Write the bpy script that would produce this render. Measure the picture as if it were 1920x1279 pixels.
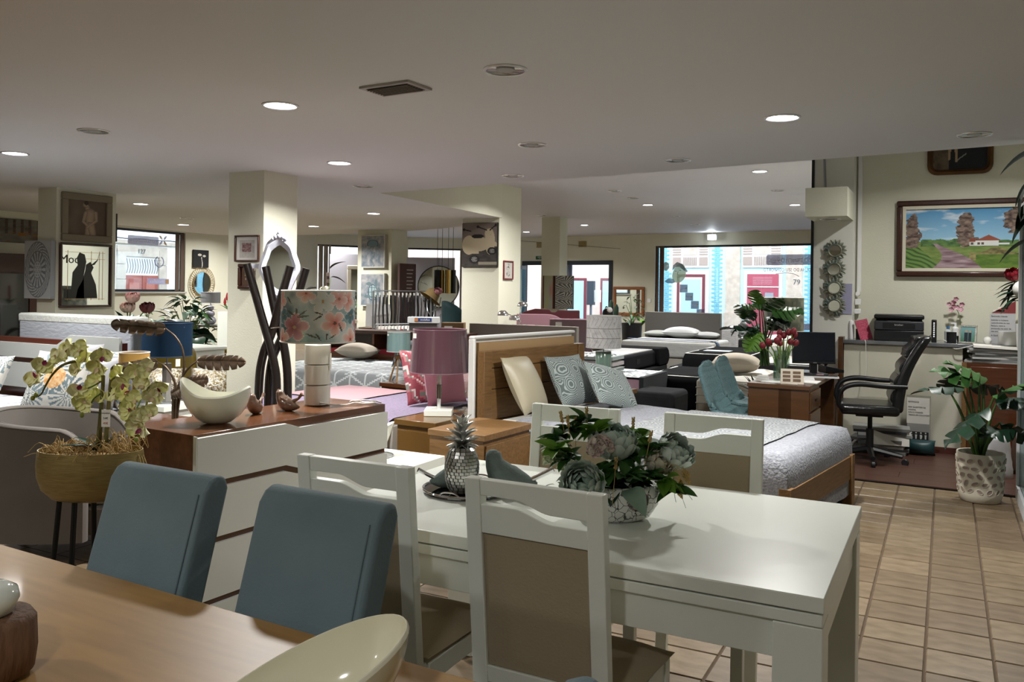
import bpy, bmesh, math, random
import numpy as np
from mathutils import Vector, Matrix, Euler
random.seed(7); rng = np.random.default_rng(7)
PI = math.pi
for o in list(bpy.data.objects): bpy.data.objects.remove(o)
COL = bpy.context.scene.collection
SC = bpy.context.scene
# ---------------------------------------------------------------- camera
cam = bpy.data.objects.new('camera', bpy.data.cameras.new('camera'))
COL.objects.link(cam); SC.camera = cam
cam.data.sensor_width = 36; cam.data.lens = 1578 / 1920 * 36
cam.data.shift_y = -99.5 / 1920
cam.data.clip_start = .05; cam.data.clip_end = 300
cam.matrix_world = (Matrix.Translation((0, 0, 1.4925)) @ Matrix.Rotation(math.radians(27.3), 4, 'Z')
                    @ Matrix.Rotation(PI / 2, 4, 'X') @ Matrix.Rotation(math.radians(.78), 4, 'Z'))
# ---------------------------------------------------------------- world (overcast daylight)
w = bpy.data.worlds.new('overcast_sky'); SC.world = w; w.use_nodes = True
bg = w.node_tree.nodes['Background']
bg.inputs[0].default_value = (.86, .93, 1.0, 1); bg.inputs[1].default_value = 5.4
# ---------------------------------------------------------------- exposure
vs = SC.view_settings
vs.view_transform = 'Standard'; vs.look = 'None'; vs.gamma = 1; vs.use_curve_mapping = False
vs.exposure = 0.2
SC.cycles.max_bounces = 7; SC.cycles.diffuse_bounces = 4; SC.cycles.glossy_bounces = 3
SC.cycles.transparent_max_bounces = 12; SC.cycles.transmission_bounces = 4
SC.cycles.sample_clamp_indirect = 4; SC.cycles.caustics_reflective = False; SC.cycles.caustics_refractive = False
SC.cycles.use_denoising = True
LAMP_POWER = 66.0
# ---------------------------------------------------------------- helpers
def srgb(h):
    if isinstance(h, (tuple, list)): c = [x / 255 if max(h) > 1 else x for x in h]
    else: c = [int(h[i:i + 2], 16) / 255 for i in (0, 2, 4)]
    return tuple(((x / 12.92) if x <= .04045 else ((x + .055) / 1.055) ** 2.4) for x in c[:3])
MATS = {}
def M(name, col='cccccc', rough=.5, metal=0, vary=None, bump=None, emit=0, emcol=None, trans=0, coat=0, sheen=0, spec=.5, alpha=1, vc=False, ior=1.45, coord='Object'):
    """procedural principled material; vary=(colour2, scale, stretch, contrast), bump=(scale, strength, stretch)"""
    if name in MATS: return MATS[name]
    m = bpy.data.materials.new(name); m.use_nodes = True; MATS[name] = m
    nt = m.node_tree; b = nt.nodes['Principled BSDF']; L = nt.links.new
    b.inputs['Base Color'].default_value = (*srgb(col), 1); b.inputs['Roughness'].default_value = rough
    b.inputs['Metallic'].default_value = metal; b.inputs['Specular IOR Level'].default_value = spec
    b.inputs['Coat Weight'].default_value = coat; b.inputs['Coat Roughness'].default_value = .08
    b.inputs['Sheen Weight'].default_value = sheen * .2; b.inputs['Transmission Weight'].default_value = trans
    b.inputs['Alpha'].default_value = alpha; b.inputs['IOR'].default_value = ior
    if emit:
        b.inputs['Emission Color'].default_value = (*srgb(emcol or col), 1); b.inputs['Emission Strength'].default_value = emit
    if vary or bump: tc = nt.nodes.new('ShaderNodeTexCoord')
    src = None
    if vc:
        a = nt.nodes.new('ShaderNodeVertexColor'); a.layer_name = 'Col'; src = a.outputs[0]
        L(src, b.inputs['Base Color'])
    if vary:
        c2, sc, st, con = vary
        mp = nt.nodes.new('ShaderNodeMapping'); mp.inputs['Scale'].default_value = st
        n = nt.nodes.new('ShaderNodeTexNoise'); n.inputs['Scale'].default_value = sc; n.inputs['Detail'].default_value = 5
        r = nt.nodes.new('ShaderNodeValToRGB')
        r.color_ramp.elements[0].position = .5 - .5 / con; r.color_ramp.elements[1].position = .5 + .5 / con
        r.color_ramp.elements[0].color = (*srgb(col), 1); r.color_ramp.elements[1].color = (*srgb(c2), 1)
        L(tc.outputs[coord], mp.inputs[0]); L(mp.outputs[0], n.inputs[0]); L(n.outputs[0], r.inputs[0]); L(r.outputs[0], b.inputs['Base Color'])
    if bump:
        sc, sg, st = bump
        mp = nt.nodes.new('ShaderNodeMapping'); mp.inputs['Scale'].default_value = st
        n = nt.nodes.new('ShaderNodeTexNoise'); n.inputs['Scale'].default_value = sc; n.inputs['Detail'].default_value = 3
        bp = nt.nodes.new('ShaderNodeBump'); bp.inputs['Strength'].default_value = sg; bp.inputs['Distance'].default_value = .01
        L(tc.outputs[coord], mp.inputs[0]); L(mp.outputs[0], n.inputs[0]); L(n.outputs[0], bp.inputs['Height']); L(bp.outputs[0], b.inputs['Normal'])
    return m
def glassmat(name, tint='f4f8fa', refl=.08, rough=0.0):
    """thin clear pane or wrapping film: mostly see-through with a faint mirror sheen"""
    if name in MATS: return MATS[name]
    m = bpy.data.materials.new(name); m.use_nodes = True; MATS[name] = m
    nt = m.node_tree; nt.nodes.clear(); N = nt.nodes.new; L = nt.links.new
    o = N('ShaderNodeOutputMaterial'); t = N('ShaderNodeBsdfTransparent'); g = N('ShaderNodeBsdfGlossy'); x = N('ShaderNodeMixShader')
    t.inputs[0].default_value = (*srgb(tint), 1); g.inputs['Roughness'].default_value = rough; x.inputs[0].default_value = refl
    L(t.outputs[0], x.inputs[1]); L(g.outputs[0], x.inputs[2]); L(x.outputs[0], o.inputs[0])
    return m
def cr(pts, n=6):
    """catmull-rom through points"""
    P = [Vector(p) for p in pts]
    if len(P) < 3: return P
    P = [2 * P[0] - P[1]] + P + [2 * P[-1] - P[-2]]; out = []
    for i in range(1, len(P) - 2):
        for k in range(n):
            t = k / n; a, b, c, d = P[i - 1:i + 3]
            out.append(.5 * ((2 * b) + (c - a) * t + (2 * a - 5 * b + 4 * c - d) * t * t + (3 * b - a - 3 * c + d) * t ** 3))
    out.append(P[-2]); return out
class MB:
    def __init__(s): s.v = []; s.f = []; s.fm = []; s.fc = []; s.mi = 0; s.col = None
    def _f(s, idx): s.f.append(idx); s.fm.append(s.mi); s.fc.append(s.col)
    def add(s, vs, fs):
        k = len(s.v); s.v += [tuple(v) for v in vs]
        for f in fs: s._f([k + i for i in f])
        return s
    def box(s, x0, x1, y0, y1, z0, z1):
        return s.add([(x, y, z) for z in (z0, z1) for y in (y0, y1) for x in (x0, x1)],
                     [(0, 2, 3, 1), (4, 5, 7, 6), (0, 1, 5, 4), (2, 6, 7, 3), (0, 4, 6, 2), (1, 3, 7, 5)])
    def hexa(s, bot, top):
        """8-corner block: two quads, same winding"""
        return s.add(list(bot) + list(top), [(3, 2, 1, 0), (4, 5, 6, 7), (0, 1, 5, 4), (1, 2, 6, 5), (2, 3, 7, 6), (3, 0, 4, 7)])
    def quad(s, a, b, c, d): return s.add([a, b, c, d], [(0, 1, 2, 3)])
    def tube(s, pts, r, n=8, caps=True):
        P = [Vector(p) for p in pts]; m = len(P); R = r if isinstance(r, (list, tuple)) else [r] * m
        if len(R) != m: R = list(np.interp(np.linspace(0, 1, m), np.linspace(0, 1, len(R)), R))
        k = len(s.v); T = [(P[min(i + 1, m - 1)] - P[max(i - 1, 0)]).normalized() for i in range(m)]
        u = T[0].orthogonal().normalized()
        for i in range(m):
            u = (u - T[i] * u.dot(T[i])).normalized(); w = T[i].cross(u)
            for j in range(n):
                a = 2 * PI * j / n; s.v.append(tuple(P[i] + (u * math.cos(a) + w * math.sin(a)) * R[i]))
        for i in range(m - 1):
            for j in range(n):
                a = k + i * n + j; b = k + i * n + (j + 1) % n; s._f([a, b, b + n, a + n])
        if caps: s._f([k + j for j in reversed(range(n))]); s._f([k + (m - 1) * n + j for j in range(n)])
        return s
    def lathe(s, prof, n=24, c=(0, 0, 0), sx=1, sy=1, caps=True, rot=0):
        k = len(s.v); m = len(prof)
        for r, z in prof:
            for j in range(n):
                a = 2 * PI * j / n + rot; s.v.append((c[0] + r * sx * math.cos(a), c[1] + r * sy * math.sin(a), c[2] + z))
        for i in range(m - 1):
            for j in range(n):
                a = k + i * n + j; b = k + i * n + (j + 1) % n; s._f([a, b, b + n, a + n])
        if caps: s._f([k + j for j in reversed(range(n))]); s._f([k + (m - 1) * n + j for j in range(n)])
        return s
    def cyl(s, p0, p1, r0, r1=None, n=12): return s.tube([p0, p1], [r0, r0 if r1 is None else r1], n)
    def ball(s, c, r, n=12, m=8):
        r = (r, r, r) if isinstance(r, (int, float)) else r; k = len(s.v)
        s.v.append((c[0], c[1], c[2] - r[2]))
        for i in range(1, m):
            t = PI * i / m
            for j in range(n):
                a = 2 * PI * j / n; s.v.append((c[0] + r[0] * math.sin(t) * math.cos(a), c[1] + r[1] * math.sin(t) * math.sin(a), c[2] - r[2] * math.cos(t)))
        s.v.append((c[0], c[1], c[2] + r[2])); e = len(s.v) - 1
        for j in range(n):
            s._f([k, k + 1 + (j + 1) % n, k + 1 + j]); s._f([e, e - n + j, e - n + (j + 1) % n])
        for i in range(m - 2):
            for j in range(n):
                a = k + 1 + i * n + j; b = k + 1 + i * n + (j + 1) % n; s._f([a, b, b + n, a + n])
        return s
    def prism(s, poly, a0, a1, axis='z'):
        """extrude a 2-D outline between a0 and a1 along an axis; outline is (x,y), (x,z) or (y,z)"""
        f = {'z': lambda p, a: (p[0], p[1], a), 'y': lambda p, a: (p[0], a, p[1]), 'x': lambda p, a: (a, p[0], p[1])}[axis]
        n = len(poly); k = len(s.v); s.v += [f(p, a0) for p in poly] + [f(p, a1) for p in poly]
        s._f([k + i for i in range(n)][::-1]); s._f([k + n + i for i in range(n)])
        for i in range(n): j = (i + 1) % n; s._f([k + i, k + j, k + n + j, k + n + i])
        return s
    def grid(s, fn, nu, nv, colfn=None, closeu=False):
        k = len(s.v)
        for j in range(nv + 1):
            for i in range(nu + 1): s.v.append(tuple(fn(i / nu, j / nv)))
        for j in range(nv):
            for i in range(nu):
                a = k + j * (nu + 1) + i
                if colfn: s.col = colfn((i + .5) / nu, (j + .5) / nv)
                s._f([a, a + 1, a + nu + 2, a + nu + 1])
        return s
    def xf(s, mat, k0=0):
        s.v[k0:] = [tuple(mat @ Vector(p)) for p in s.v[k0:]]; return s
    def build(s, name, mat, parent=None, bevel=0, seg=2, sub=0, smooth=35, loc=None, rot=None, solid=0):
        me = bpy.data.meshes.new(name); me.from_pydata(s.v, [], s.f)
        for m in (mat if isinstance(mat, (list, tuple)) else [mat]): me.materials.append(m)
        if any(s.fm): me.polygons.foreach_set('material_index', s.fm)
        if any(c is not None for c in s.fc):
            at = me.color_attributes.new('Col', 'FLOAT_COLOR', 'CORNER'); arr = np.ones((len(me.loops), 4), np.float32); i = 0
            for f, c in zip(s.f, s.fc):
                if c is not None: arr[i:i + len(f), :3] = c
                i += len(f)
            at.data.foreach_set('color', arr.ravel())
        if smooth:
            me.shade_smooth(); me.set_sharp_from_angle(angle=math.radians(smooth))
        bm = bmesh.new(); bm.from_mesh(me); bmesh.ops.recalc_face_normals(bm, faces=bm.faces); bm.to_mesh(me); bm.free()
        o = bpy.data.objects.new(name, me); COL.objects.link(o)
        if parent is not None: o.parent = parent
        if loc is not None: o.location = loc
        if rot is not None: o.rotation_euler = rot
        if solid: d = o.modifiers.new('solid', 'SOLIDIFY'); d.thickness = solid; d.offset = 0
        if bevel: d = o.modifiers.new('bevel', 'BEVEL'); d.width = bevel; d.segments = seg; d.limit_method = 'ANGLE'
        if sub: d = o.modifiers.new('sub', 'SUBSURF'); d.levels = sub; d.render_levels = sub
        return o
def tag(o, label, cat, group=None):
    o['label'] = label; o['category'] = cat
    if group: o['group'] = group
    return o
def thing(name, label, cat, loc=(0, 0, 0), rz=0, group=None):
    o = bpy.data.objects.new(name, None); COL.objects.link(o); o.empty_display_size = .1
    o.location = loc; o.rotation_euler = (0, 0, rz); return tag(o, label, cat, group)
def struct(o, label=None):
    o['kind'] = 'structure'
    if label: o['label'] = label
    return o
def stuff(o): o['kind'] = 'stuff'; return o
def dup(root, loc, rz=None, label=None, group=None, scale=None):
    r = root.copy(); COL.objects.link(r); r.location = loc
    if rz is not None: r.rotation_euler = (0, 0, rz)
    if label: r['label'] = label
    if group: r['group'] = group
    if scale: r.scale = (scale,) * 3 if isinstance(scale, (int, float)) else scale
    def kids(a, b):
        for ch in list(a.children):
            c = ch.copy(); COL.objects.link(c); c.parent = b; kids(ch, c)
    kids(root, r); return r
def share(o, parent, loc, rot=None, scale=None):
    """another piece with the same mesh"""
    c = o.copy(); COL.objects.link(c); c.parent = parent; c.location = loc
    if rot is not None: c.rotation_euler = rot
    if scale is not None: c.scale = scale
    return c
def text_mesh(name, s, size, mat, parent, mtx, extrude=.0008, align='CENTER', mirror=False, width=1.0):
    cu = bpy.data.curves.new(name, 'FONT'); cu.body = s; cu.size = size; cu.extrude = extrude; cu.align_x = align; cu.align_y = 'CENTER'; cu.resolution_u = 2
    t = bpy.data.objects.new(name, cu)
    me = bpy.data.meshes.new_from_object(t); bpy.data.objects.remove(t)
    if mirror: me.transform(Matrix.Scale(-1, 4, (1, 0, 0)))
    if width != 1: me.transform(Matrix.Scale(width, 4, (1, 0, 0)))
    me.materials.clear(); me.materials.append(mat)
    o = bpy.data.objects.new(name, me); COL.objects.link(o); o.parent = parent; o.matrix_local = mtx; return o
def TX(loc, rz=0, rx=PI / 2): return Matrix.Translation(loc) @ Matrix.Rotation(rz, 4, 'Z') @ Matrix.Rotation(rx, 4, 'X')
def fbm(x, y, s=1.0, o=4, seed=0):
    """smooth value noise for print and cloth"""
    t = 0; a = .5; f = s
    for k in range(o):
        X, Y = x * f, y * f; i, j = math.floor(X), math.floor(Y); u, v = X - i, Y - j; u = u * u * (3 - 2 * u); v = v * v * (3 - 2 * v)
        h = lambda p, q: (math.sin(p * 127.1 + q * 311.7 + (seed + k) * 74.7) * 43758.5453) % 1
        t += a * ((h(i, j) * (1 - u) + h(i + 1, j) * u) * (1 - v) + (h(i, j + 1) * (1 - u) + h(i + 1, j + 1) * u) * v); a *= .5; f *= 2
    return t
def mix(a, b, t): t = min(max(t, 0), 1); return tuple(x + (y - x) * t for x, y in zip(a, b))
PRINT = M('printed_surface', 'ffffff', .6, vc=True)
CANVAS = M('painted_canvas', 'ffffff', .75, vc=True, bump=(180, .25, (1, 1, 1)))
WHITE = M('white_lacquer', 'eaeee5', .28, bump=(3, .02, (1, 1, 1)))
CREAM = M('cream_wall_paint', 'd6d5c4', .85, vary=('cfcdba', 1.3, (1, 1, 1), 2), bump=(90, .15, (1, 1, 1)))
CEILM = M('white_ceiling_paint', 'd8d9dc', .9, bump=(60, .05, (1, 1, 1)))
HICEIL = M('wavy_ceiling_paint', 'd2d2dc', .6, bump=(1.2, .5, (1, 6, 1)))
BLACK = M('black_plastic', '121316', .4)
BLACKM = M('black_metal', '0d0d0e', .45, .3)
CHROME = M('chrome', 'e6e6e8', .08, 1)
GREYM = M('grey_metal', '8b8d90', .35, .8)
OAK = M('oak_veneer', '805f38', .45, vary=('5d4224', 5, (14, 1.4, 14), 1.8), bump=(30, .08, (8, 1, 8)))
OAKX = M('oak_veneer_along_x', '805f38', .45, vary=('5d4224', 5, (1.4, 14, 14), 1.8), bump=(30, .08, (1, 8, 8)))
CHERRY = M('cherry_wood', '5c321b', .3, vary=('42220f', 4, (1.2, 12, 12), 1.8), coat=.3)
WALNUT = M('dark_walnut', '43251a', .35, vary=('2b150e', 5, (12, 2, 12), 1.6), coat=.2)
# ================================================================ the shell
TILE = .25
TMAT = [M('floor_tile_a', '7d6c56', .38, vary=('57472f', 7, (1, 2.6, 1), 2.1), bump=(9, .12, (1, 2, 1))),
        M('floor_tile_b', '75644f', .38, vary=('51412c', 6, (1, 3, 1), 2.0), bump=(9, .12, (1, 2, 1))),
        M('floor_tile_c', '84735c', .38, vary=('5f4f38', 8, (1, 2.2, 1), 2.1), bump=(9, .12, (1, 2, 1)))]
GROUT = M('tile_grout', '4f4032', .9)
flr = struct(MB().box(-17, 1.5, -4, 23.4, -.12, -.006).build('floor', GROUT), 'beige ceramic tile floor')
g = .0035
protos = []
for i in range(3):
    b = MB(); h = TILE / 2 - g
    b.add([(-h, -h, -.006), (h, -h, -.006), (h, h, -.006), (-h, h, -.006), (-h + .004, -h + .004, 0), (h - .004, -h + .004, 0), (h - .004, h - .004, 0), (-h + .004, h - .004, 0)],
          [(4, 5, 6, 7), (0, 1, 5, 4), (1, 2, 6, 5), (2, 3, 7, 6), (3, 0, 4, 7)])
    protos.append(b.build('floor_tile', TMAT[i], flr, smooth=0))
used = [False] * 3; rest = MB()
for i in range(-66, 6):
    for j in range(-16, 93):
        cx, cy = -.06 + TILE * (i + .5), 6.21 + TILE * (j - 24.5 + .0)
        if cx < -16.8 or cx > 1.45 or cy > 23.2: continue
        if cy > 7.1 and cx > -1.16: continue
        k = int(rng.integers(3))
        one = (-1.95 < cx < .7 and 2.2 < cy < 7.2) or (-4.0 < cx < -2.9 and 2.2 < cy < 4.2)
        if one:
            if not used[k]: used[k] = True; protos[k].location = (cx, cy, 0); protos[k].rotation_euler = (0, 0, 0)
            else: share(protos[k], flr, (cx, cy, 0), (0, 0, PI * int(rng.integers(2))))
        else:
            rest.mi = k; h = TILE / 2 - g; rest.add([(cx - h, cy - h, 0), (cx + h, cy - h, 0), (cx + h, cy + h, 0), (cx - h, cy + h, 0)], [(0, 1, 2, 3)])
stuff(rest.build('floor_tiles_rest', TMAT, flr, smooth=0))
# laminate by the desk
LAM = M('laminate_floor', '54372c', .4, vary=('3a251d', 5, (1.2, 14, 1), 1.6))
lam = struct(MB().box(-1.16, 1.48, 7.225, 9.3, .001, .006).build('floor_laminate', BLACK), 'reddish brown laminate strip by the desk')
for j in range(9):
    y0 = 7.232 + j * .22; off = (j * .83) % 1.2
    xs = [-1.155] + [x for x in (-1.155 + off, -1.155 + off + 1.25, -1.155 + off + 2.5) if -1.1 < x < 1.4] + [1.475]
    for a, c in zip(xs[:-1], xs[1:]):
        MB().box(a + .0015, c - .0015, y0 + .0015, min(y0 + .2185, 9.29), .004, .012).build('plank', LAM, lam, smooth=0)
def wall(name, p0, p1, z1, opens=(), th=.2, mat=CREAM, label=None, z0=0):
    """wall between two plan points, holes given as (s0,s1,za,zb); thickness grows to the right of p0->p1"""
    p0, p1 = Vector((*p0, 0)), Vector((*p1, 0)); L = (p1 - p0).length; d = (p1 - p0) / L; n = Vector((d.y, -d.x, 0)) * th
    b = MB()
    def blk(s0, s1, za, zb):
        if s1 - s0 < 1e-4 or zb - za < 1e-4: return
        q = [p0 + d * s0, p0 + d * s1, p0 + d * s1 + n, p0 + d * s0 + n]
        b.hexa([(v.x, v.y, za) for v in q], [(v.x, v.y, zb) for v in q])
    s = 0
    for (a, c, za, zb) in sorted(opens):
        blk(s, a, z0, z1); blk(a, c, z0, za); blk(a, c, zb, z1); s = c
    blk(s, L, z0, z1)
    return struct(b.build(name, mat, smooth=0), label)
HH = 3.0; HC = 2.5
WL0, WB, WC, WD, WE = (-15.35, 3.0), (-16.15, 18.95), (-14.75, 21.3), (-12.9, 22.75), (-.9, 21.25)
def sdist(p0, p1, x=None, y=None):
    L = math.dist(p0, p1); return (x - p0[0]) / (p1[0] - p0[0]) * L if x is not None else (y - p0[1]) / (p1[1] - p0[1]) * L
# walls of the street side (thickness outwards: points go so that the outside is on the right)
sl = lambda y: sdist(WB, WL0, y=y)
wall('wall_left', WB, WL0, HH, [(sl(14.05), sl(10.0), 1.3, 2.68), (sl(17.9), sl(16.5), .5, 2.5)], label='cream left wall with shop window')
wall('wall_corner_left', WC, WB, HH, [(.12, math.dist(WB, WC) - .05, .25, 2.68)], label='cream angled wall with shop window')
wall('wall_corner_right', WD, WC, HH, [(.1, math.dist(WD, WC) - .15, .25, 2.68)], label='cream angled wall at the corner')
sb = lambda x: sdist(WE, WD, x=x)
wall('wall_back', WE, WD, HH, [(sb(-2.0), sb(-7.02), .15, 2.68), (sb(-8.28), sb(-11.3), 0, 2.3)], label='cream street wall with door and wide window')
wall('wall_partition', (-12.0, 8.75), (-12.0, -4), HH, label='cream partition behind the dark cabinet')
wall('wall_desk', (1.5, 9.15), (-1.19, 9.15), HH, th=.2, label='off white wall behind the desk counter')
wall('wall_behind', (-12, -4), (1.7, -4), HH, label='cream wall behind the viewer')
wall('wall_right', (1.5, -4), (1.5, 9.35), HH, label='cream right wall')
wall('wall_right_far', (-1.0, 9.3), (-1.0, 21.3), HH, label='cream far right wall')
# ceilings
SOFF = [(1.5, 6.39), (-5.46, 7.43), (-5.70, 10.7), (-6.69, 11.67), (-7.7, 12.3), (-8.81, 12.76), (-10, 12.98), (-11.76, 13.14), (-12.9, 12.95), (-13.35, 12.48), (-13.2, 11.69), (-12.89, 9.8), (-12.6, 8.2), (-12.6, -4), (1.5, -4)]
b = MB(); b.mi = 0; b.add([(x, y, HC) for x, y in SOFF], [list(range(len(SOFF)))])
b.mi = 1
for i in range(len(SOFF)):
    (x0, y0), (x1, y1) = SOFF[i], SOFF[(i + 1) % len(SOFF)]; b.quad((x0, y0, HC), (x1, y1, HC), (x1, y1, HH), (x0, y0, HH))
struct(b.build('ceiling', [CEILM, CREAM], smooth=0), 'low greyish white ceiling with a stepped edge')
struct(MB().box(-17, 1.7, -4.2, 23.4, HH, HH + .12).build('ceiling_high', HICEIL, smooth=0), 'higher white ceiling near the street windows')
def pillar(name, poly, z1, label):
    p = struct(MB().prism(poly, 0, z1).build(name, CREAM, smooth=0), label); return p
pillar('wall_pillar_near', [(-5.77, 5.58), (-5.35, 5.58), (-5.35, 6.01), (-5.77, 6.01)], HC, 'cream square pillar behind the dresser')
pillar('wall_pillar_left', [(-8.72, 5.72), (-8.41, 5.72), (-8.41, 6.44), (-8.72, 6.44)], HC, 'cream pillar hung with pictures on the left')
pillar('wall_pillar_mid', [(-9.55, 12.35), (-8.73, 12.25), (-8.78, 12.8), (-9.55, 12.9)], HC, 'cream pillar with two sea animal canvases')
pillar('wall_pillar_step', [(-6.33, 10.66), (-5.72, 10.66), (-5.72, 11.35), (-6.33, 11.35)], HH, 'cream pillar at the ceiling step')
pillar('wall_pillar_far', [(-7.62, 16.1), (-7.2, 16.1), (-7.2, 16.5), (-7.62, 16.5)], HH, 'cream pillar in front of the entrance')
struct(MB().box(-1.19, -.82, 8.9, 9.15, 0, HH).build('wall_pillar_desk', M('white_wall_paint', 'd9d9d0', .85), smooth=0), 'white column with flower mirrors')
struct(MB().box(-1.19, -.82, 8.3, 8.9, 2.2, 2.47).build('wall_box_desk', CREAM, smooth=0), 'boxed light over the white column')
struct(MB().box(-1.215, -1.19, 8.88, 9.2, 0, HH).build('trim_black', BLACK, smooth=0), 'black strip on the column edge')
MB().cyl((-1.08, 8.86, 2.47), (-1.1, 8.86, HH), .012).build('cable_pipe', GREYM, bpy.data.objects['wall_pillar_desk'])
MB().box(-.8, -.765, 9.12, 9.15, 1.5, HH).build('cable_duct', M('white_plastic', 'e8e8e8', .4), bpy.data.objects['wall_desk'])
# ---------------------------------------------------------------- downlights
RIM = M('lamp_rim', 'd8d8d8', .25, .6); REFLECT = M('lamp_reflector', '9a9a98', .15, .9)
def lamp_glow(s): return M('lamp_lens_%s' % s, 'ffffff', .5, emit=s, emcol='f2f6ff')
def downlight(x, y, z, r, lit, label, power=1.0):
    t = thing('ceiling_downlight', label, 'ceiling light', (x, y, z), 0, 'lit downlights' if lit else 'unlit downlights')
    MB().lathe([(r * .88, .0), (r * .9, -.008), (r, -.007), (r + .003, -.002), (r + .002, .001)], 32, caps=False).build('rim', RIM, t)
    if lit:
        MB().lathe([(.001, -.006), (r * .8, -.006), (r * .82, -.001)], 28, caps=False).build('lens', lamp_glow(14), t)
        ld = bpy.data.lights.new('downlight', 'AREA'); ld.shape = 'DISK'; ld.size = r * 1.8; ld.energy = LAMP_POWER * power; ld.color = (1, .985, .95); ld.spread = math.radians(150)
        lo = bpy.data.objects.new('bulb', ld); COL.objects.link(lo); lo.parent = t; lo.location = (0, 0, -.02)
    else:
        MB().lathe([(r * .89, -.0045), (r * .8, -.0012), (.001, -.0008)], 32, caps=False).build('reflector', REFLECT, t)
        MB().lathe([(.001, -.004), (r * .42, -.004), (r * .45, -.001)], 20, caps=False).build('bulb', M('frosted_bulb', '8d8f8c', .35), t)
for x, y, w_ in [(-3.33, 3.59, 'nearest to the pillar with the white mirror, over the dresser'), (-.854, 5.03, 'over the aisle beside the white table'), (-4.43, 5.47, 'just right of the near cream pillar top'),
               (-6.52, 4.08, 'at the far left edge of the photo'), (-9.12, 7.34, 'right of the left pillar, in front of the street window'), (-7.06, 9.47, 'in front of the jellyfish picture'),
               (-9.59, 11.18, 'above the mirror window behind the near pillar'), (-11.6, 10.2, 'small and far, left of the near pillar')]:
    downlight(x, y, HC, .1, True, 'lit round white ceiling downlight ' + w_)
for x, y, w_ in [(-1.82, 3.43, 'large and near, above the white table'), (-2.59, 5.3, 'in the middle of the low ceiling'), (-3.46, 6.69, 'close to the ceiling step'), (-5.05, 3.69, 'left, above the armchair'),
               (-1.86, 6.37, 'at the ceiling edge right of centre'), (.145, 6.04, 'at the ceiling edge above the framed paintings'), (-5.24, 6.85, 'near the corner of the ceiling step'), (-10.39, 9.2, 'far left near the street window'),
               (-.3, 2.63, 'cut by the top edge of the photo'), (-1.0, 8.6, 'under the box on the white column')]:
    downlight(x, y, HC if y < 8 or x < -2 else 2.2, .1, False, 'unlit round recessed ceiling light ' + w_)
for x, y in [(-3.3, .2), (-.4, -.6), (-6.3, .2), (-6.0, -2.6), (-9.3, 2.4), (-2.6, -2.8)]:
    downlight(x, y, HC, .1, True, 'unseen lit ceiling downlight added behind the viewpoint as fill', .3)  # unseen lamps added behind the camera, dimmed, to lift the near ceiling
# ================================================================ shared shape makers
YAW = math.radians(27.3)
def cushion(w, h, d, nu=14, nv=14, pinch=.06, puff=.5):
    """stuffed square cushion standing in x-z, thickness along y, base at z=0"""
    b = MB()
    def sheet(sg):
        def fn(u, v):
            a, c = 2 * u - 1, 2 * v - 1; t = (max(0, 1 - a * a) * max(0, 1 - c * c)) ** puff
            k = 1 - pinch * ((1 - abs(a) ** 3) * abs(c) ** 6); q = 1 - pinch * ((1 - abs(c) ** 3) * abs(a) ** 6)
            return (a * w / 2 * q, sg * d / 2 * t, h / 2 + c * h / 2 * k)
        return fn
    b.grid(sheet(1), nu, nv); b.grid(sheet(-1), nu, nv); return b
def drape(x0, x1, y0, y1, zt, hx0, hx1, hy0, hy1, n=40, m=30, r=.05, wave=.02, seed=0, hn=7):
    """cloth lying on a block and hanging over its edges by the given drops"""
    xs = np.concatenate([np.linspace(x0 - hx0, x0, hn)[:-1] if hx0 else [], np.linspace(x0, x1, n), np.linspace(x1, x1 + hx1, hn)[1:] if hx1 else []])
    ys = np.concatenate([np.linspace(y0 - hy0, y0, hn)[:-1] if hy0 else [], np.linspace(y0, y1, m), np.linspace(y1, y1 + hy1, hn)[1:] if hy1 else []])
    nu, nv = len(xs) - 1, len(ys) - 1
    def fn(u, v):
        x, y = xs[int(round(u * nu))], ys[int(round(v * nv))]
        ox = max(x0 - x, x - x1, 0); oy = max(y0 - y, y - y1, 0); sx = 1 if x > x1 else -1; sy = 1 if y > y1 else -1
        X = min(max(x, x0), x1); Y = min(max(y, y0), y1)
        wv = wave * (fbm(x * 3, y * 3, 2, 2, seed) - .25)
        if ox: X += sx * (.012 + min(ox, r) * .35 + wv * ox * 4)
        if oy: Y += sy * (.012 + min(oy, r) * .35 + wv * oy * 4)
        e = min(x - x0 if hx0 else 9, x1 - x if hx1 else 9, y - y0 if hy0 else 9, y1 - y if hy1 else 9)
        z = zt - max(ox, oy) - .3 * min(ox, oy) - (.018 * max(0, 1 - e / .07) ** 2 if e < .07 else 0) + (fbm(x * 2, y * 2, 2, 3, seed) - .45) * wave * .8
        return (X, Y, z)
    return MB().grid(fn, nu, nv)
def petal(L, W, cup, curl, nu=4, nv=3):
    """one petal from the origin out along +x, cupped upward"""
    def fn(u, v):
        c = 2 * v - 1; w = W / 2 * max(0, math.sin(PI * min(1, .03 + .97 * u ** .8))) ** .6
        return (L * u * (1 - .1 * c * c), c * w, cup * (u ** 1.5) * L + .25 * c * c * W * (.3 + u) - curl * max(0, u - .75) * L)
    return fn
def place(fn, mtx): return lambda u, v: tuple(mtx @ Vector(fn(u, v)))
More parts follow.
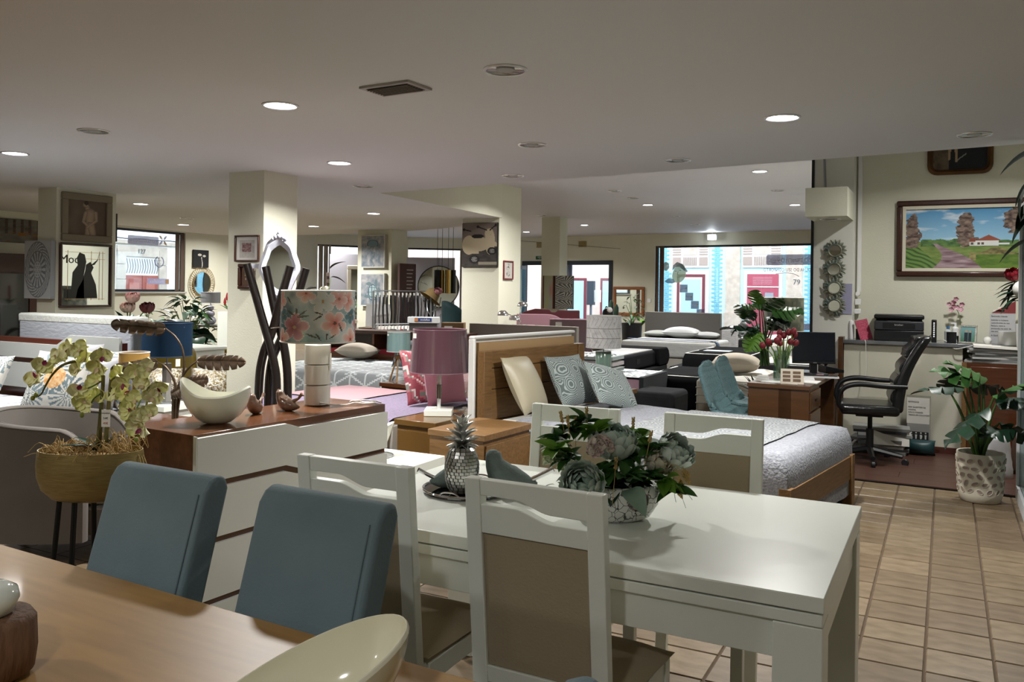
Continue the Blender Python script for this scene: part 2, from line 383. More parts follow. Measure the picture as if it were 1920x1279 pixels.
def bloom(c, r, rings, mats_col, tilt=(0, 0), rnd=None):
    """many-petalled round bloom (peony, rose); each petal is a wavy shell patch, rings from the centre out as (count, closedness)"""
    R = rnd or random; b = MB(); base = Matrix.Translation(c) @ Euler((tilt[0], tilt[1], 0)).to_matrix().to_4x4(); N = len(rings)
    for k, (n, el) in enumerate(rings):
        f = (k + 1) / N; rk = r * (.3 + .7 * f); top = PI / 2 - el
        for i in range(n):
            a0 = 2 * PI * i / n + k * .7 + R.uniform(-.15, .15); hw = PI / n * 1.35; tj = top + R.uniform(-.08, .12); rj = rk * R.uniform(.96, 1.05)
            b.col = mix(srgb(mats_col[0]), srgb(mats_col[1]), f + R.uniform(-.2, .12))
            def fn(u, v):
                q = 2 * v - 1; th = PI * .86 + (tj + .22 * q * q - PI * .86) * u; a = a0 + q * hw * math.sin(PI * (.15 + .6 * u)); rr = rj * (1 + .10 * u * u * (1 + .5 * math.cos(q * 5)) + .05 * max(0, u - .8) * 5)
                return tuple(base @ Vector((rr * math.sin(th) * math.cos(a), rr * math.sin(th) * math.sin(a), rr * .92 * math.cos(th))))
            b.grid(fn, 5, 5)
    b.col = None; return b
def leafblade(L, W, droop=.3, fold=.15, nu=8, tip=1.0):
    """simple pointed leaf along +x, grid function"""
    def fn(u, v):
        c = 2 * v - 1; w = W / 2 * (math.sin(PI * min(1, u ** .75)) ** .8) * tip
        return (L * u, c * w, abs(c) * fold * w * 2 - droop * L * u * u)
    return fn
def fingerleaf(L, W, lobes=5, droop=.25, depth=.7, seed=0):
    """split philodendron / monstera blade lying along +x, cut into curved fingers"""
    R = random.Random(seed); b = MB()
    def z(x, y): return -droop * (x / L) ** 2 * L - .35 * abs(y) ** 1.5 / max(W, .01) ** .5 + .02 * math.sin(y * 40)
    N = lobes * 6
    for sd in (-1, 1):
        outer = []
        for i in range(N + 1):
            u = i / N; env = W / 2 * (math.sin(PI * (.08 + .9 * u ** .85)) ** .7)
            ph = (u * lobes) % 1; cut = 1 - depth * (1 - min(1, abs(ph - .5) / .5 * 1.0)) ** 0 * (1 if ph > .82 or ph < .06 else 0)
            cut = 1 - depth * max(0, 1 - min(ph, 1 - ph) / .16) if 0 < i < N else 1
            y = env * cut; x = L * (u * .98 + .16 * (y / W))
            outer.append((x, sd * y))
        mid = [(L * i / N, 0) for i in range(N + 1)]
        k = len(b.v)
        for (mx, my), (ox, oy) in zip(mid, outer):
            for t in (0, .5, 1):
                x, y = mx + (ox - mx) * t, my + (oy - my) * t; b.v.append((x, y, z(x, y)))
        for i in range(N):
            for t in range(2):
                a = k + i * 3 + t; b._f([a, a + 1, a + 4, a + 3])
    return b
LEAFG = M('leaf_green', '3d6b2c', .45, vary=('28501e', 14, (1, 1, 1), 2), sheen=.1)
LEAFD = M('leaf_dark_green', '1b3a26', .4, vary=('12291b', 12, (1, 1, 1), 2))
LEAFL = M('leaf_bright_green', '74a03a', .45, vary=('4f7f28', 14, (1, 1, 1), 2))
LEAFS = M('leaf_dusty_green', '8ca594', .65, vary=('6c8775', 12, (1, 1, 1), 2))
STEM = M('plant_stem', '4f6b2a', .5); PETAL = M('petal_print', 'ffffff', .55, vc=True)
PLFILM = glassmat('clear_wrap_film', 'fbfbfb', .09, .12)
def bird(t, mat, s, tailmat=None, tail=None, name='body'):
    """small perched bird, beak towards -x, tail +x"""
    pts = cr([(.10 * s, 0, .040 * s), (.05 * s, 0, .045 * s), (-.01 * s, 0, .062 * s), (-.045 * s, 0, .10 * s), (-.055 * s, 0, .14 * s), (-.056 * s, 0, .155 * s)], 5); pts = [p - Vector((0, 0, .011 * s)) for p in pts]
    MB().tube(pts, [.008 * s, .032 * s, .05 * s, .046 * s, .032 * s, .026 * s, .012 * s], 14).build(name, mat, t, smooth=60)
LIN = lambda *a: list(np.linspace(*a))
# ================================================================ near dining corner
OAKT = M('light_oak_top', 'a8824a', .4, vary=('8c6936', 3, (1.2, 10, 10), 1.5), coat=.06)
t = thing('oak_dining_table', 'light oak dining table filling the lower left corner', 'table', (0, 0, 0))
rz = math.radians(-2.5)
tt = MB().box(-2.75, -.55, -.45, .86, .735, .77).build('tabletop', OAKT, t, bevel=.006)
t.location = (.02, .455, 0); t.rotation_euler = (0, 0, rz)
for x, y in ((-2.62, -.35), (-.7, -.35), (-2.62, .75), (-.7, .75)): MB().box(x - .045, x + .045, y - .045, y + .045, 0, .735).build('leg', OAKT, t, bevel=.005)
MB().box(-2.6, -.72, .68, .72, .65, .735).build('apron', OAKT, t); MB().box(-2.6, -.72, -.32, -.28, .65, .735).build('apron', OAKT, t)
# wooden stump with white candle bowl
LOG = M('mango_wood', '7d5d45', .7, vary=('563c2a', 9, (6, 6, 1), 1.6), bump=(25, .5, (4, 4, 1)))
t = thing('wooden_stump_holder', 'rough brown wooden stump holding a white ceramic cup on the oak table', 'candle holder', (-1.545, .93, .771))
MB().lathe([(.06, 0), (.075, .01), (.08, .05), (.078, .1), (.07, .112), (.03, .113)], 28).build('stump', LOG, t, smooth=60)
MB().lathe([(.012, .1), (.042, .118), (.05, .14), (.046, .158), (.03, .168), (.001, .171)], 24, caps=False).build('cup', M('white_glaze', 'dfe6df', .08, coat=.6), t, smooth=60)
# slanted oval bowl
GLZ = M('cream_glaze', 'dcd9c2', .1, coat=.5)
t = thing('oval_bowl', 'cream glazed oval bowl with a slanted rim on the oak table', 'bowl', (-.925, 1.03, .771), math.radians(62))
def slant(out):
    def fn(u, v):
        a = 2 * PI * u; ca, sa = math.cos(a), math.sin(a); top = .065 + .06 * (ca + .3) ; th = 0 if out else .006
        f = .35 + .65 * math.sin(v * PI / 2) ** .7 if v > 0 else .35
        return (ca * (.19 - th) * f + .02 * v, sa * (.105 - th) * f, th + (top - (0 if out else 0)) * v ** 1.6)
    return fn
b = MB(); b.grid(slant(True), 48, 10); b.grid(slant(False), 48, 10)
b.grid(lambda u, v: tuple(Vector(slant(True)(u, 1)).lerp(Vector(slant(False)(u, 1)), v) + Vector((0, 0, .003 * math.sin(PI * v)))), 48, 3)
b.lathe([(.001, .003), (.35, .003)], 48, sx=.19, sy=.105, caps=False); b.build('shell', GLZ, t, smooth=60)
# ---------------------------------------------------------------- blue chairs
BLUE = M('blue_suede', '6a7d84', .85, vary=('5e7078', 6, (1, 1, 1), 1.6), sheen=.5, bump=(160, .15, (1, 1, 1)))
def blue_chair(name, label, loc, rz):
    t = thing(name, label, 'chair', loc, rz, 'blue upholstered chairs')
    sh = Matrix.Identity(4); sh[1][2] = .30     # back leans away from the table
    b = MB(); prof = [(0, .40), (.0, .955), (.012, .98), (.035, .992), (.06, .985), (.078, .955), (.085, .40)]
    b.prism(prof, -.19, .19, 'x'); b.xf(Matrix.Translation((0, -.2, 0)) @ sh)
    b.build('backrest', BLUE, t, bevel=.012, seg=3, smooth=50)
    for s in (1,):
        pts = [(s * .165, -.2 + .3 * z + -.0015, z) for z in LIN(.45, .95, 14)]
        MB().tube(pts, .0022, 5).build('seam', M('blue_thread', '62757c', .8), t)
    MB().box(-.2, .2, -.42, .03, .36, .46).build('seat', BLUE, t, bevel=.03, seg=3)
    for x in (-.17, .17):
        MB().hexa([(x - .018, -.39, 0), (x + .018, -.39, 0), (x + .018, -.355, 0), (x - .018, -.355, 0)], [(x - .022, -.40, .37), (x + .022, -.40, .37), (x + .022, -.355, .37), (x - .022, -.355, .37)]).build('leg', OAKT, t)
        MB().hexa([(x - .018, .05, 0), (x + .018, .05, 0), (x + .018, .085, 0), (x - .018, .085, 0)], [(x - .022, 0, .4), (x + .022, 0, .4), (x + .022, .04, .4), (x - .022, .04, .4)]).build('leg', OAKT, t)
    return t
c0 = blue_chair('blue_chair', 'blue suede chair at the oak table, standing in front of the gold bowl', (-1.868, 1.475, 0), math.radians(-1))
dup(c0, (-1.325, 1.475, 0), math.radians(-2), 'blue suede chair at the oak table, nearer to the white dining chairs')
dup(c0, (-.55, .845, 0), math.radians(-93), 'blue suede chair of which only the top corner peeks in at the bottom edge')
# ---------------------------------------------------------------- white table
t = thing('white_dining_table', 'white lacquered dining table with thick square legs', 'table', (-1.025, 2.583, 0))
MB().box(-.78, .78, -.488, .488, .735, .772).build('tabletop', WHITE, t, bevel=.003)
MB().box(-.78, -.005, -.484, .484, .700, .730).build('extension_leaf', WHITE, t, bevel=.003)
MB().box(.0, .776, -.484, .484, .700, .730).build('extension_leaf', WHITE, t, bevel=.003)
MB().box(-.66, .66, -.468, -.445, .605, .698).build('apron', WHITE, t, bevel=.002); MB().box(-.66, .66, .445, .468, .605, .698).build('apron', WHITE, t, bevel=.002)
MB().box(.742, .765, -.36, .36, .605, .698).build('apron', WHITE, t, bevel=.002); MB().box(-.765, -.742, -.36, .36, .605, .698).build('apron', WHITE, t, bevel=.002)
for x in (-.776, .661):
    for y in (-.484, .369): MB().box(x, x + .115, y, y + .115, 0, .698).build('leg', WHITE, t, bevel=.003)
# ---------------------------------------------------------------- white chairs
TAUPE = M('taupe_velvet', 'a3957b', .9, sheen=.6, bump=(140, .12, (1, 1, 1)))
def white_chair(label, loc, rz):
    t = thing('white_dining_chair', label, 'chair', loc, rz, 'white chairs at the white table')
    sh = Matrix.Identity(4); sh[1][2] = -.105; S0 = Matrix.Translation((0, .047, 0)) @ sh     # lean: top sits further back
    W = .193
    for s in (-1, 1):
        b = MB().box(s * W - (.044 if s > 0 else 0), s * W + (.044 if s < 0 else 0), -.013, .022, .0, 1.0); b.xf(S0); b.build('back_post', WHITE, t, bevel=.003)
    wv = lambda x: (.5 - .5 * math.cos(PI * min(1, max(0, (x + .055) / .11)))) * .027
    xs = LIN(-.149, .149, 25)
    b = MB().prism([(-.149, .999), (.149, .999)] + [(x, .957 - wv(x)) for x in xs[::-1]], -.010, .018, 'y'); b.xf(S0); b.build('top_rail', WHITE, t, bevel=.002)
    b = MB().prism([(x, .934 - wv(x)) for x in xs] + [(.149, .858), (-.149, .858)], -.010, .018, 'y'); b.xf(S0); b.build('lower_rail', WHITE, t, bevel=.002)
    b = MB().box(-.149, .149, -.004, .014, .50, .858); b.xf(S0); b.build('back_panel', TAUPE, t, bevel=.004)
    b = MB().box(-.149, .149, -.010, .018, .455, .50); b.xf(S0); b.build('back_rail', WHITE, t, bevel=.002)
    b = MB().grid(lambda u, v: (-.2 + .4 * u + (.02 * (2 * u - 1)) * v, .035 + .40 * v, .445 + .035 * (1 - abs(2 * u - 1) ** 5) * (1 - abs(2 * v - 1) ** 6)), 16, 14)
    b.box(-.195, .195, .04, .43, .425, .446); b.build('seat', TAUPE, t, smooth=60)
    MB().box(-.19, .19, .02, .05, .37, .43).build('seat_rail', WHITE, t, bevel=.002); MB().box(-.2, .2, .395, .42, .37, .43).build('seat_rail', WHITE, t, bevel=.002)
    for s in (-1, 1):
        MB().box(s * .19 - .012, s * .19 + .012, .04, .40, .37, .43).build('seat_rail', WHITE, t, bevel=.002)
        MB().box(s * .187 - .02, s * .187 + .02, .39, .43, 0, .43).build('leg', WHITE, t, bevel=.003)
    return t
w0 = white_chair('white dining chair with taupe back, near side of white table, beside the blue chair', (-1.482, 1.965, 0), math.radians(1))
dup(w0, (-.912, 1.955, 0), math.radians(-1), 'white dining chair with taupe back nearest the viewer, in front of the flower bowl')
dup(w0, (-1.375, 3.215, 0), PI + math.radians(2), 'white dining chair on the far side of the white table, behind the pineapple and flowers')
dup(w0, (-.808, 3.26, 0), PI + math.radians(2), 'far side white dining chair in front of the patterned bedspread')
# ---------------------------------------------------------------- tray, pineapple, birds
t = thing('round_mirror_tray', 'round chrome rimmed mirror tray under the silver pineapple', 'tray', (-1.50, 2.575, .773))
MB().lathe([(.001, .010), (.150, .010), (.152, .004), (.15, .002), (.001, .002)], 48, caps=False).build('mirror', M('dark_mirror', '77777a', .03, 1), t)
MB().tube([(.153 * math.cos(a), .153 * math.sin(a), .012) for a in LIN(0, 2 * PI, 49)], .004, 6, caps=False).build('rim', CHROME, t)
for a in (0.2, 1.77, 3.34, 4.9): MB().ball((.14 * math.cos(a), .14 * math.sin(a), .004), .006, 8, 6).build('foot', CHROME, t)
for a in (-1.45, 1.7): MB().tube(cr([(.15 * math.cos(a - .25), .15 * math.sin(a - .25), .013), (.15 * math.cos(a - .12), .15 * math.sin(a - .12), .025), (.15 * math.cos(a + .12), .15 * math.sin(a + .12), .025), (.15 * math.cos(a + .25), .15 * math.sin(a + .25), .013)], 5), .003, 6).build('handle', CHROME, t)
SILV = M('antique_silver', 'd6d6d2', .3, .9, vary=('a5a5a0', 30, (1, 1, 1), 2))
t = thing('silver_pineapple', 'silver woven pineapple ornament on the mirror tray', 'ornament', (-1.478, 2.505, .784))
prof = [(.034, 0), (.046, .018), (.053, .045), (.057, .075), (.057, .1), (.052, .125), (.044, .145), (.03, .158), (.012, .165)]
b = MB().lathe([(r * .97, z) for r, z in prof], 28); b.build('body', M('dark_silver', '4c4d4a', .4, 1), t, smooth=60)
b = MB(); zs = LIN(.004, .158, 15); rr = lambda z: np.interp(z, [p[1] for p in prof], [p[0] for p in prof])
for i in range(14):
    n = max(10, int(2 * PI * rr((zs[i] + zs[i + 1]) / 2) / .017))
    for j in range(n):
        a0, a1 = 2 * PI * (j + (i % 2) * .5 + .08) / n, 2 * PI * (j + (i % 2) * .5 + .92) / n; za, zb = zs[i] + .0008, zs[i + 1] - .0008
        q = lambda a, z, o: ((rr(z) + o) * math.cos(a), (rr(z) + o) * math.sin(a), z)
        b.add([q(a0, za, -.002), q(a1, za, -.002), q(a1, zb, -.002), q(a0, zb, -.002), q(a0, za, .001), q(a1, za, .0035), q(a1, zb, .0035), q(a0, zb, .001)], [(4, 5, 6, 7), (0, 1, 5, 4), (1, 2, 6, 5), (2, 3, 7, 6), (3, 0, 4, 7)])
stuff(b.build('woven_scales', SILV, t, smooth=0))
for k, (z, n, L, el) in enumerate([(.158, 9, .05, .35), (.165, 8, .062, .75), (.185, 7, .06, .95), (.208, 6, .055, 1.15), (.228, 5, .05, 1.32)]):
    for i in range(n):
        m = Matrix.Rotation(2 * PI * i / n + k * .5, 4, 'Z') @ Matrix.Translation((.006, 0, z - .004)) @ Matrix.Rotation(-el, 4, 'Y')
        MB().grid(place(leafblade(L, .024, .28, .5, tip=1), m), 7, 4).build('crown_leaf', SILV, t, solid=.0012)
STONE = M('grey_stone_felt', '74817f', .95, vary=('66736f', 60, (1, 1, 1), 2), bump=(200, .3, (1, 1, 1)))
def stone_bird(label, loc, rz, s):
    t = thing('stone_bird', label, 'bird ornament', loc, rz, 'grey stone birds with chrome tails'); bird(t, STONE, s)
    MB().tube([(.075 * s, 0, .042 * s), (.105 * s, 0, .058 * s), (.155 * s, 0, .085 * s)], [.010 * s, .0085 * s, .011 * s], 10).build('tail', CHROME, t, smooth=60); return t
stone_bird('grey stone bird with chrome tail, right of the silver pineapple', (-1.345, 2.60, .783), YAW - .1, 1.0)
stone_bird('grey stone bird with chrome tail, half hidden left of the silver pineapple', (-1.552, 2.56, .784), PI + YAW + .3, .78)
# ---------------------------------------------------------------- flower bowl
CRK = bpy.data.materials.new('crackled_glaze'); CRK.use_nodes = True; nt = CRK.node_tree; bs = nt.nodes['Principled BSDF']; bs.inputs['Roughness'].default_value = .3
tc = nt.nodes.new('ShaderNodeTexCoord'); vo = nt.nodes.new('ShaderNodeTexVoronoi'); vo.feature = 'DISTANCE_TO_EDGE'; vo.inputs['Scale'].default_value = 40
nz = nt.nodes.new('ShaderNodeTexNoise'); nz.inputs['Scale'].default_value = 18; ad = nt.nodes.new('ShaderNodeMixRGB'); ad.blend_type = 'ADD'; ad.inputs[0].default_value = .06
rp = nt.nodes.new('ShaderNodeValToRGB'); rp.color_ramp.elements[0].position = .012; rp.color_ramp.elements[1].position = .06; rp.color_ramp.elements[0].color = (.03, .03, .03, 1); rp.color_ramp.elements[1].color = (.72, .72, .69, 1)
nt.links.new(tc.outputs['Object'], ad.inputs[1]); nt.links.new(tc.outputs['Object'], nz.inputs[0]); nt.links.new(nz.outputs['Color'], ad.inputs[2]); nt.links.new(ad.outputs[0], vo.inputs['Vector']); nt.links.new(vo.outputs[0], rp.inputs[0]); nt.links.new(rp.outputs[0], bs.inputs['Base Color'])
t = thing('flower_arrangement', 'artificial peony and wheat arrangement in a crackled white oval bowl', 'flower arrangement', (-.925, 2.50, .773), YAW)
prof = [(.0, 0), (.6, 0), (.8, .012), (.97, .05), (1.0, .085), (.96, .108), (.9, .112), (.86, .1)]
MB().lathe(prof, 40, sx=.148, sy=.092, caps=False).build('bowl', CRK, t, smooth=60)
MB().lathe([(0.001, .098), (.88, .098)], 30, sx=.148, sy=.092, caps=False).build('filling', M('moss', '2a3320', .95, bump=(80, 1, (1, 1, 1))), t)
R = random.Random(4)
k = .00168
def at(px, py, d=0): return ((px - 1150) * k, d, (975 - py) * k)
pg = ('6f8372', 'b9c4b4')
for n_, c, r, tilt, cols in [('peony', at(1087, 893, -.125), .062, (1.0, -.45), ('83a092', 'dfeade')), ('peony', at(1150, 828, .0), .07, (.25, .15), ('96b0a2', 'd6e2d9')),
                             ('peony', at(1268, 848, .0), .058, (.5, .6), ('90aa9b', 'dae6dd')), ('rose', at(1233, 862, -.03), .045, (.8, .5), ('cfc9b0', 'e6e2cf')), ('rose', at(1190, 930, -.08), .03, (1.2, .1), ('b79aa5', 'd9c8c8'))]:
    bloom(c, r, [(3, 1.35), (5, 1.2), (6, 1.0), (8, .8), (9, .6), (10, .38)], cols, tilt, R).build(n_, PETAL, t, smooth=60)
def hydrangea(c, r, n, cols):
    b = MB()
    for i in range(n):
        ph = R.uniform(0, 2 * PI); el = R.uniform(-.2, 1.2); d = Vector((math.cos(ph) * math.cos(el), math.sin(ph) * math.cos(el), math.sin(el)))
        base = Matrix.Translation(Vector(c) + d * r) @ d.to_track_quat('Z', 'Y').to_matrix().to_4x4()
        for q in range(4):
            b.col = mix(srgb(cols[0]), srgb(cols[1]), R.random())
            b.grid(place(petal(.02, .022, .15, .3), base @ Matrix.Rotation(q * PI / 2 + ph, 4, 'Z')), 4, 4)
    b.col = None; return b
hydrangea(at(1122, 838, -.07), .034, 34, ('dcd8c8', 'cbb0b0')).build('hydrangea', PETAL, t, smooth=60)
hydrangea(at(1042, 868, -.02), .03, 24, ('bccb9c', 'd7dcbd')).build('hydrangea', PETAL, t, smooth=60)
def spray(px, py, d, n, L, W, mat, spread=1.0, up=.2):
    c = Vector(at(px, py, d))
    for i in range(n):
        a = R.uniform(0, 2 * PI); m = Matrix.Translation(c) @ Matrix.Rotation(a, 4, 'Z') @ Matrix.Rotation(-R.uniform(up - .5 * spread, up + .7 * spread), 4, 'Y') @ Matrix.Rotation(R.uniform(-.6, .6), 4, 'X')
        l = L * R.uniform(.75, 1.2); b = MB()
        b.grid(place(leafblade(l, W * R.uniform(.8, 1.2), .25, .25), m), 6, 4); b.build('leaf', mat, t, smooth=60)
for px, py, d, n in [(1050, 830, .0, 9), (1075, 815, .03, 8), (1100, 800, .03, 8), (1065, 862, -.04, 8), (1130, 880, -.08, 8), (1210, 890, -.06, 9), (1240, 900, -.05, 9), (1260, 920, -.03, 6), (1185, 860, .0, 8), (1205, 830, .05, 6), (1165, 885, -.11, 8), (1045, 845, -.05, 8), (1115, 812, -.02, 6), (1225, 845, -.02, 7)]:
    spray(px, py, d, int(n * 1.5), .066, .042, R.choice([LEAFG, LEAFL, LEAFL, LEAFG]))
for px, py, d, n in [(1150, 905, -.06, 14), (1110, 905, 0, 8), (1200, 905, 0, 10), (1080, 900, .02, 6), (1165, 870, .02, 8)]: spray(px, py, d, n * 2, .06, .036, R.choice([LEAFG, LEAFD, LEAFS]), 1.4, 0)
for px, py, d, a, L, W in [(1140, 905, -.09, 2.6, .085, .06), (1170, 905, -.11, -1.35, .095, .07), (1195, 855, -.06, .5, .075, .06), (1215, 830, -.03, .1, .07, .06), (1040, 905, -.06, 3.2, .06, .03)]:
    m = Matrix.Translation(at(px, py, d)) @ Matrix.Rotation(a, 4, 'Z') @ Matrix.Rotation(-.1, 4, 'Y') @ Matrix.Rotation(.25, 4, 'X')
    MB().grid(place(leafblade(L, W, .75, .1), m), 8, 5).build('leaf', LEAFS if W > .04 else LEAFD, t, smooth=60)
WHEAT = M('dried_wheat', 'b89c60', .8); 
def wheat(p0, p1, p2, L=.035):
    pts = cr([p0, p1, p2], 6); b = MB().tube(pts, .0012, 4); d = (pts[-1] - pts[-3]).normalized()
    for i in range(16):
        o = pts[-1] + d * L * (i / 16 - .3); a = i * 2.4; s_ = d.orthogonal().normalized(); s_ = Matrix.Rotation(a, 3, d) @ s_
        b.ball(tuple(o + s_ * .0035), (.0028, .0028, .004), 5, 4)
    b.build('wheat_ear', WHEAT, t)
for px, py, bx, d in [(1053, 790, 1068, .0), (1064, 795, 1072, -.03), (1080, 803, 1082, .02), (1101, 783, 1105, .02), (1147, 862, 1142, -.11), (1213, 818, 1200, -.06), (1192, 805, 1190, .06)]:
    wheat(at(bx, py + 70, d), at((px + bx) / 2, py + 35, d), at(px, py, d))
for i in range(9):
    y = -.05 + .01 * i; wheat(at(1240, 865 + 3 * i, y), at(1262 + 2 * i, 868 + 5 * i, y), at(1280 + R.uniform(-12, 16), 880 + 6 * i, y), .03)
for px, py in [(1292, 930), (1262, 935), (1280, 945)]: MB().tube(cr([at(1250, 900, -.04), at((1250 + px) / 2, 905, -.05), at(px, py, -.06)], 5), .0008, 4).build('twig', STEM, t)
# ================================================================ dresser and what stands on it
CHT = M('reddish_dresser_wood', '643c22', .22, vary=('4c2a12', 4, (10, 1.0, 10), 1.7), coat=.4)
DWH = M('matt_white_front', 'd3d5cd', .45)
t = thing('white_front_dresser', 'white fronted dresser with reddish wood body and stepped handle gaps', 'dresser', (-2.80, 2.545, 0), math.radians(-5.1))
MB().box(-.47, -.022, 0, 1.225, .0, .85).build('body', CHT, t, bevel=.002)
def yz(z0a, z0b, z1a, z1b):
    """front panel outline with the mid-length step: bottom and top edge heights before/after the step"""
    return [(.006, z0a), (.50, z0a), (.585, z0b), (1.222, z0b), (1.222, z1b), (.585, z1b), (.50, z1a), (.006, z1a)]
for za, zb in ((.642, .838), (.398, .614), (.135, .37)):
    st = .028; top = zb < .8
    MB().prism(yz(za, za - st, zb, zb - (st if True else 0)), -.02, 0, 'x').build('drawer_front', DWH, t, bevel=.0012, smooth=0)
MB().prism(yz(.0, .0, .107, .079), -.02, 0, 'x').build('plinth', DWH, t, bevel=.0012, smooth=0)
MB().box(-.021, .0, 0, .005, 0, .845).build('edge_strip', DWH, t)
BOWLW = M('white_porcelain', 'dcdccf', .1, coat=.5)
t = thing('sculpted_bowl', 'white three cornered porcelain bowl on the dresser', 'bowl', (-2.985, 2.83, .851), YAW)
def bw(out):
    def fn(u, v):
        a = 2 * PI * u; tip = abs(math.cos(a)) ** 1.5 * (1.12 if math.cos(a) < 0 else .85); th = 0 if out else .007
        r = (.045 + (.088 + .028 * tip ** 2) * math.sin(PI / 2 * v) ** .8) - th; h = .125 + .06 * tip ** 2.2
        return (r * math.cos(a), r * .8 * math.sin(a), th + h * v ** 1.35)
    return fn
b = MB().grid(bw(True), 60, 12).grid(bw(False), 60, 12).grid(lambda u, v: tuple(Vector(bw(True)(u, 1)).lerp(Vector(bw(False)(u, 1)), v)), 60, 1)
b.lathe([(.001, 0.001), (.045, .001)], 30, sy=.8, caps=False); b.lathe([(.001, .008), (.04, .008)], 30, sy=.8, caps=False); b.build('shell', BOWLW, t, smooth=60)
TAN = M('brown_glaze', '8b7365', .12, coat=.6, vary=('6f5749', 40, (1, 1, 6), 1.6))
for lb, loc, rz_ in (('small glossy brown ceramic bird turned away, beside the white bowl', (-3.04, 3.13, .851), YAW + PI / 2 - .2), ('small glossy brown ceramic bird seen from the side, tail towards the lamp', (-2.985, 3.295, .851), YAW - .25)):
    t = thing('ceramic_bird', lb, 'bird ornament', loc, rz_, 'brown ceramic birds')
    bird(t, TAN, .72)
    MB().tube([(.03, 0, .045), (.065, 0, .065), (.085, 0, .09)], [.012, .007, .009], 8).build('tail', TAN, t, smooth=60)
    for s in (-1, 1): MB().grid(lambda u, v: (-.02 + .075 * u, s * (.033 - .022 * u) * (1 - .1 * v), .075 - .045 * u - .028 * v * (1 - u)), 6, 4).build('wing', TAN, t, smooth=60, solid=.004)
    MB().tube([(-.045, 0, .105), (-.058, 0, .1)], [.005, .001], 6).build('beak', TAN, t)
# ---------------------------------------------------------------- printed shade painter
def flower_print(u, v, asp=4.0):
    """floral print: coral and plum blossoms, teal washes"""
    x, y = u * asp, v
    n = fbm(x * 2.2, y * 2.2, 1, 4, 3); c = mix(srgb('d9dcd6'), srgb('7fa3a3'), (n - .38) * 3.2)
    c = mix(c, srgb('3c6670'), (fbm(x * 1.6 + 9, y * 1.6, 1, 3, 8) - .56) * 7)
    for (fx, fy, r, ang, c0, c1, cc) in PRINTF:
        dx = x - fx; dy = y - fy
        for wr in (0,):
            d = math.hypot(dx, dy)
            if d < r * 1.05:
                a = math.atan2(dy, dx) - ang; k = abs(((a / (2 * PI) * 5) % 1) - .5) * 2
                rad = r * (.45 + .6 * (1 - k ** 2.2) ** .6)
                if d < rad:
                    c = mix(srgb(c0), srgb(c1), d / rad * 1.15); c = mix(c, srgb('f4ede6'), max(0, d / rad - .86) * 6)
                    if d < r * .13: c = srgb(cc)
    for (lx, ly, L, ang) in PRINTL:
        dx, dy = x - lx, y - ly; p = dx * math.cos(ang) + dy * math.sin(ang); q = -dx * math.sin(ang) + dy * math.cos(ang)
        if 0 < p < L and abs(q) < .085 * L * math.sin(PI * p / L): c = srgb('4f4a3a')
    return c
PRINTF = []; PRINTL = []
for k_ in range(3):
    o_ = k_ * 1.42
    PRINTF += [(.15 + o_, .38, .24, .3, 'd4553f', 'ebc5b5', '5a3a20'), (.86 + o_, .30, .27, 1.1, '7c2a38', 'c98f92', 'b9a070'), (.07 + o_, .85, .2, .2, 'd97a66', 'ecc9bc', '9a5a30'), (.36 + o_, .80, .22, 2.1, 'c9cfc6', 'e0e0d8', 'b58a3c'),
               (1.2 + o_, .52, .17, .4, '27505c', '4d7f88', 'b58a3c'), (1.3 + o_, .82, .22, 1.5, 'd4553f', 'ebc5b5', '8a4a30'), (1.2 + o_, .06, .22, .9, 'dd6b52', 'ecd0c2', '8a4a30'), (.65 + o_, .95, .18, .5, 'dd7f6c', 'ecd0c2', '8a4a30')]
    PRINTL += [(.8 + o_, .5, .22, 2.5), (.82 + o_, .52, .18, 1.57), (.85 + o_, .52, .24, .5), (.8 + o_, .49, .24, 2.95), (.35 + o_, .55, .2, -.6), (.35 + o_, .55, .18, .3), (.3 + o_, .06, .16, 1.7), (.38 + o_, .04, .2, 1.0), (.45 + o_, .1, .22, .4), (.25 + o_, .08, .15, 2.5), (1.06 + o_, .9, .2, 4.0), (1.42 + o_, .2, .2, 1.2)]
def drum(t, r0, r1, z0, z1, mat, colfn=None, nu=64, nv=6, film=False, trimmat=None, name='lamp_shade'):
    sh = MB().grid(lambda u, v: ((r0 + (r1 - r0) * v) * math.cos(2 * PI * u), (r0 + (r1 - r0) * v) * math.sin(2 * PI * u), z0 + (z1 - z0) * v), nu, nv, colfn)
    sh.col = srgb('d8d4c8') if colfn else None
    sh.grid(lambda u, v: ((r0 - .003 + (r1 - r0) * v) * math.cos(2 * PI * u), (r0 - .003 + (r1 - r0) * v) * math.sin(2 * PI * u), z0 + (z1 - z0) * v), 40, 1)
    s = sh.build(name, mat, t, smooth=60)
    for r, z in ((r0, z0), (r1, z1)): MB().tube([(r * math.cos(a), r * math.sin(a), z) for a in LIN(0, 2 * PI, 41)], .004, 5, caps=False).build('shade_trim', trimmat or M('shade_trim_white', 'd9dad6', .5), s)
    MB().tube([(-r1, 0, z1 - .03), (r1, 0, z1 - .03)], .003, 5).build('shade_bar', GREYM, s)
    if film:
        R = random.Random(int(r0 * 1e5))
        MB().grid(lambda u, v: ((r0 + .004 + (r1 - r0) * v + .003 * fbm(u * 40, v * 9, 1, 2)) * math.cos(2 * PI * u), (r0 + .004 + (r1 - r0) * v + .003 * fbm(u * 40, v * 9, 1, 2)) * math.sin(2 * PI * u), z0 - .006 + (z1 - z0 + .012) * v), 72, 14).build('plastic_wrap', PLFILM, s, smooth=80)
    return s
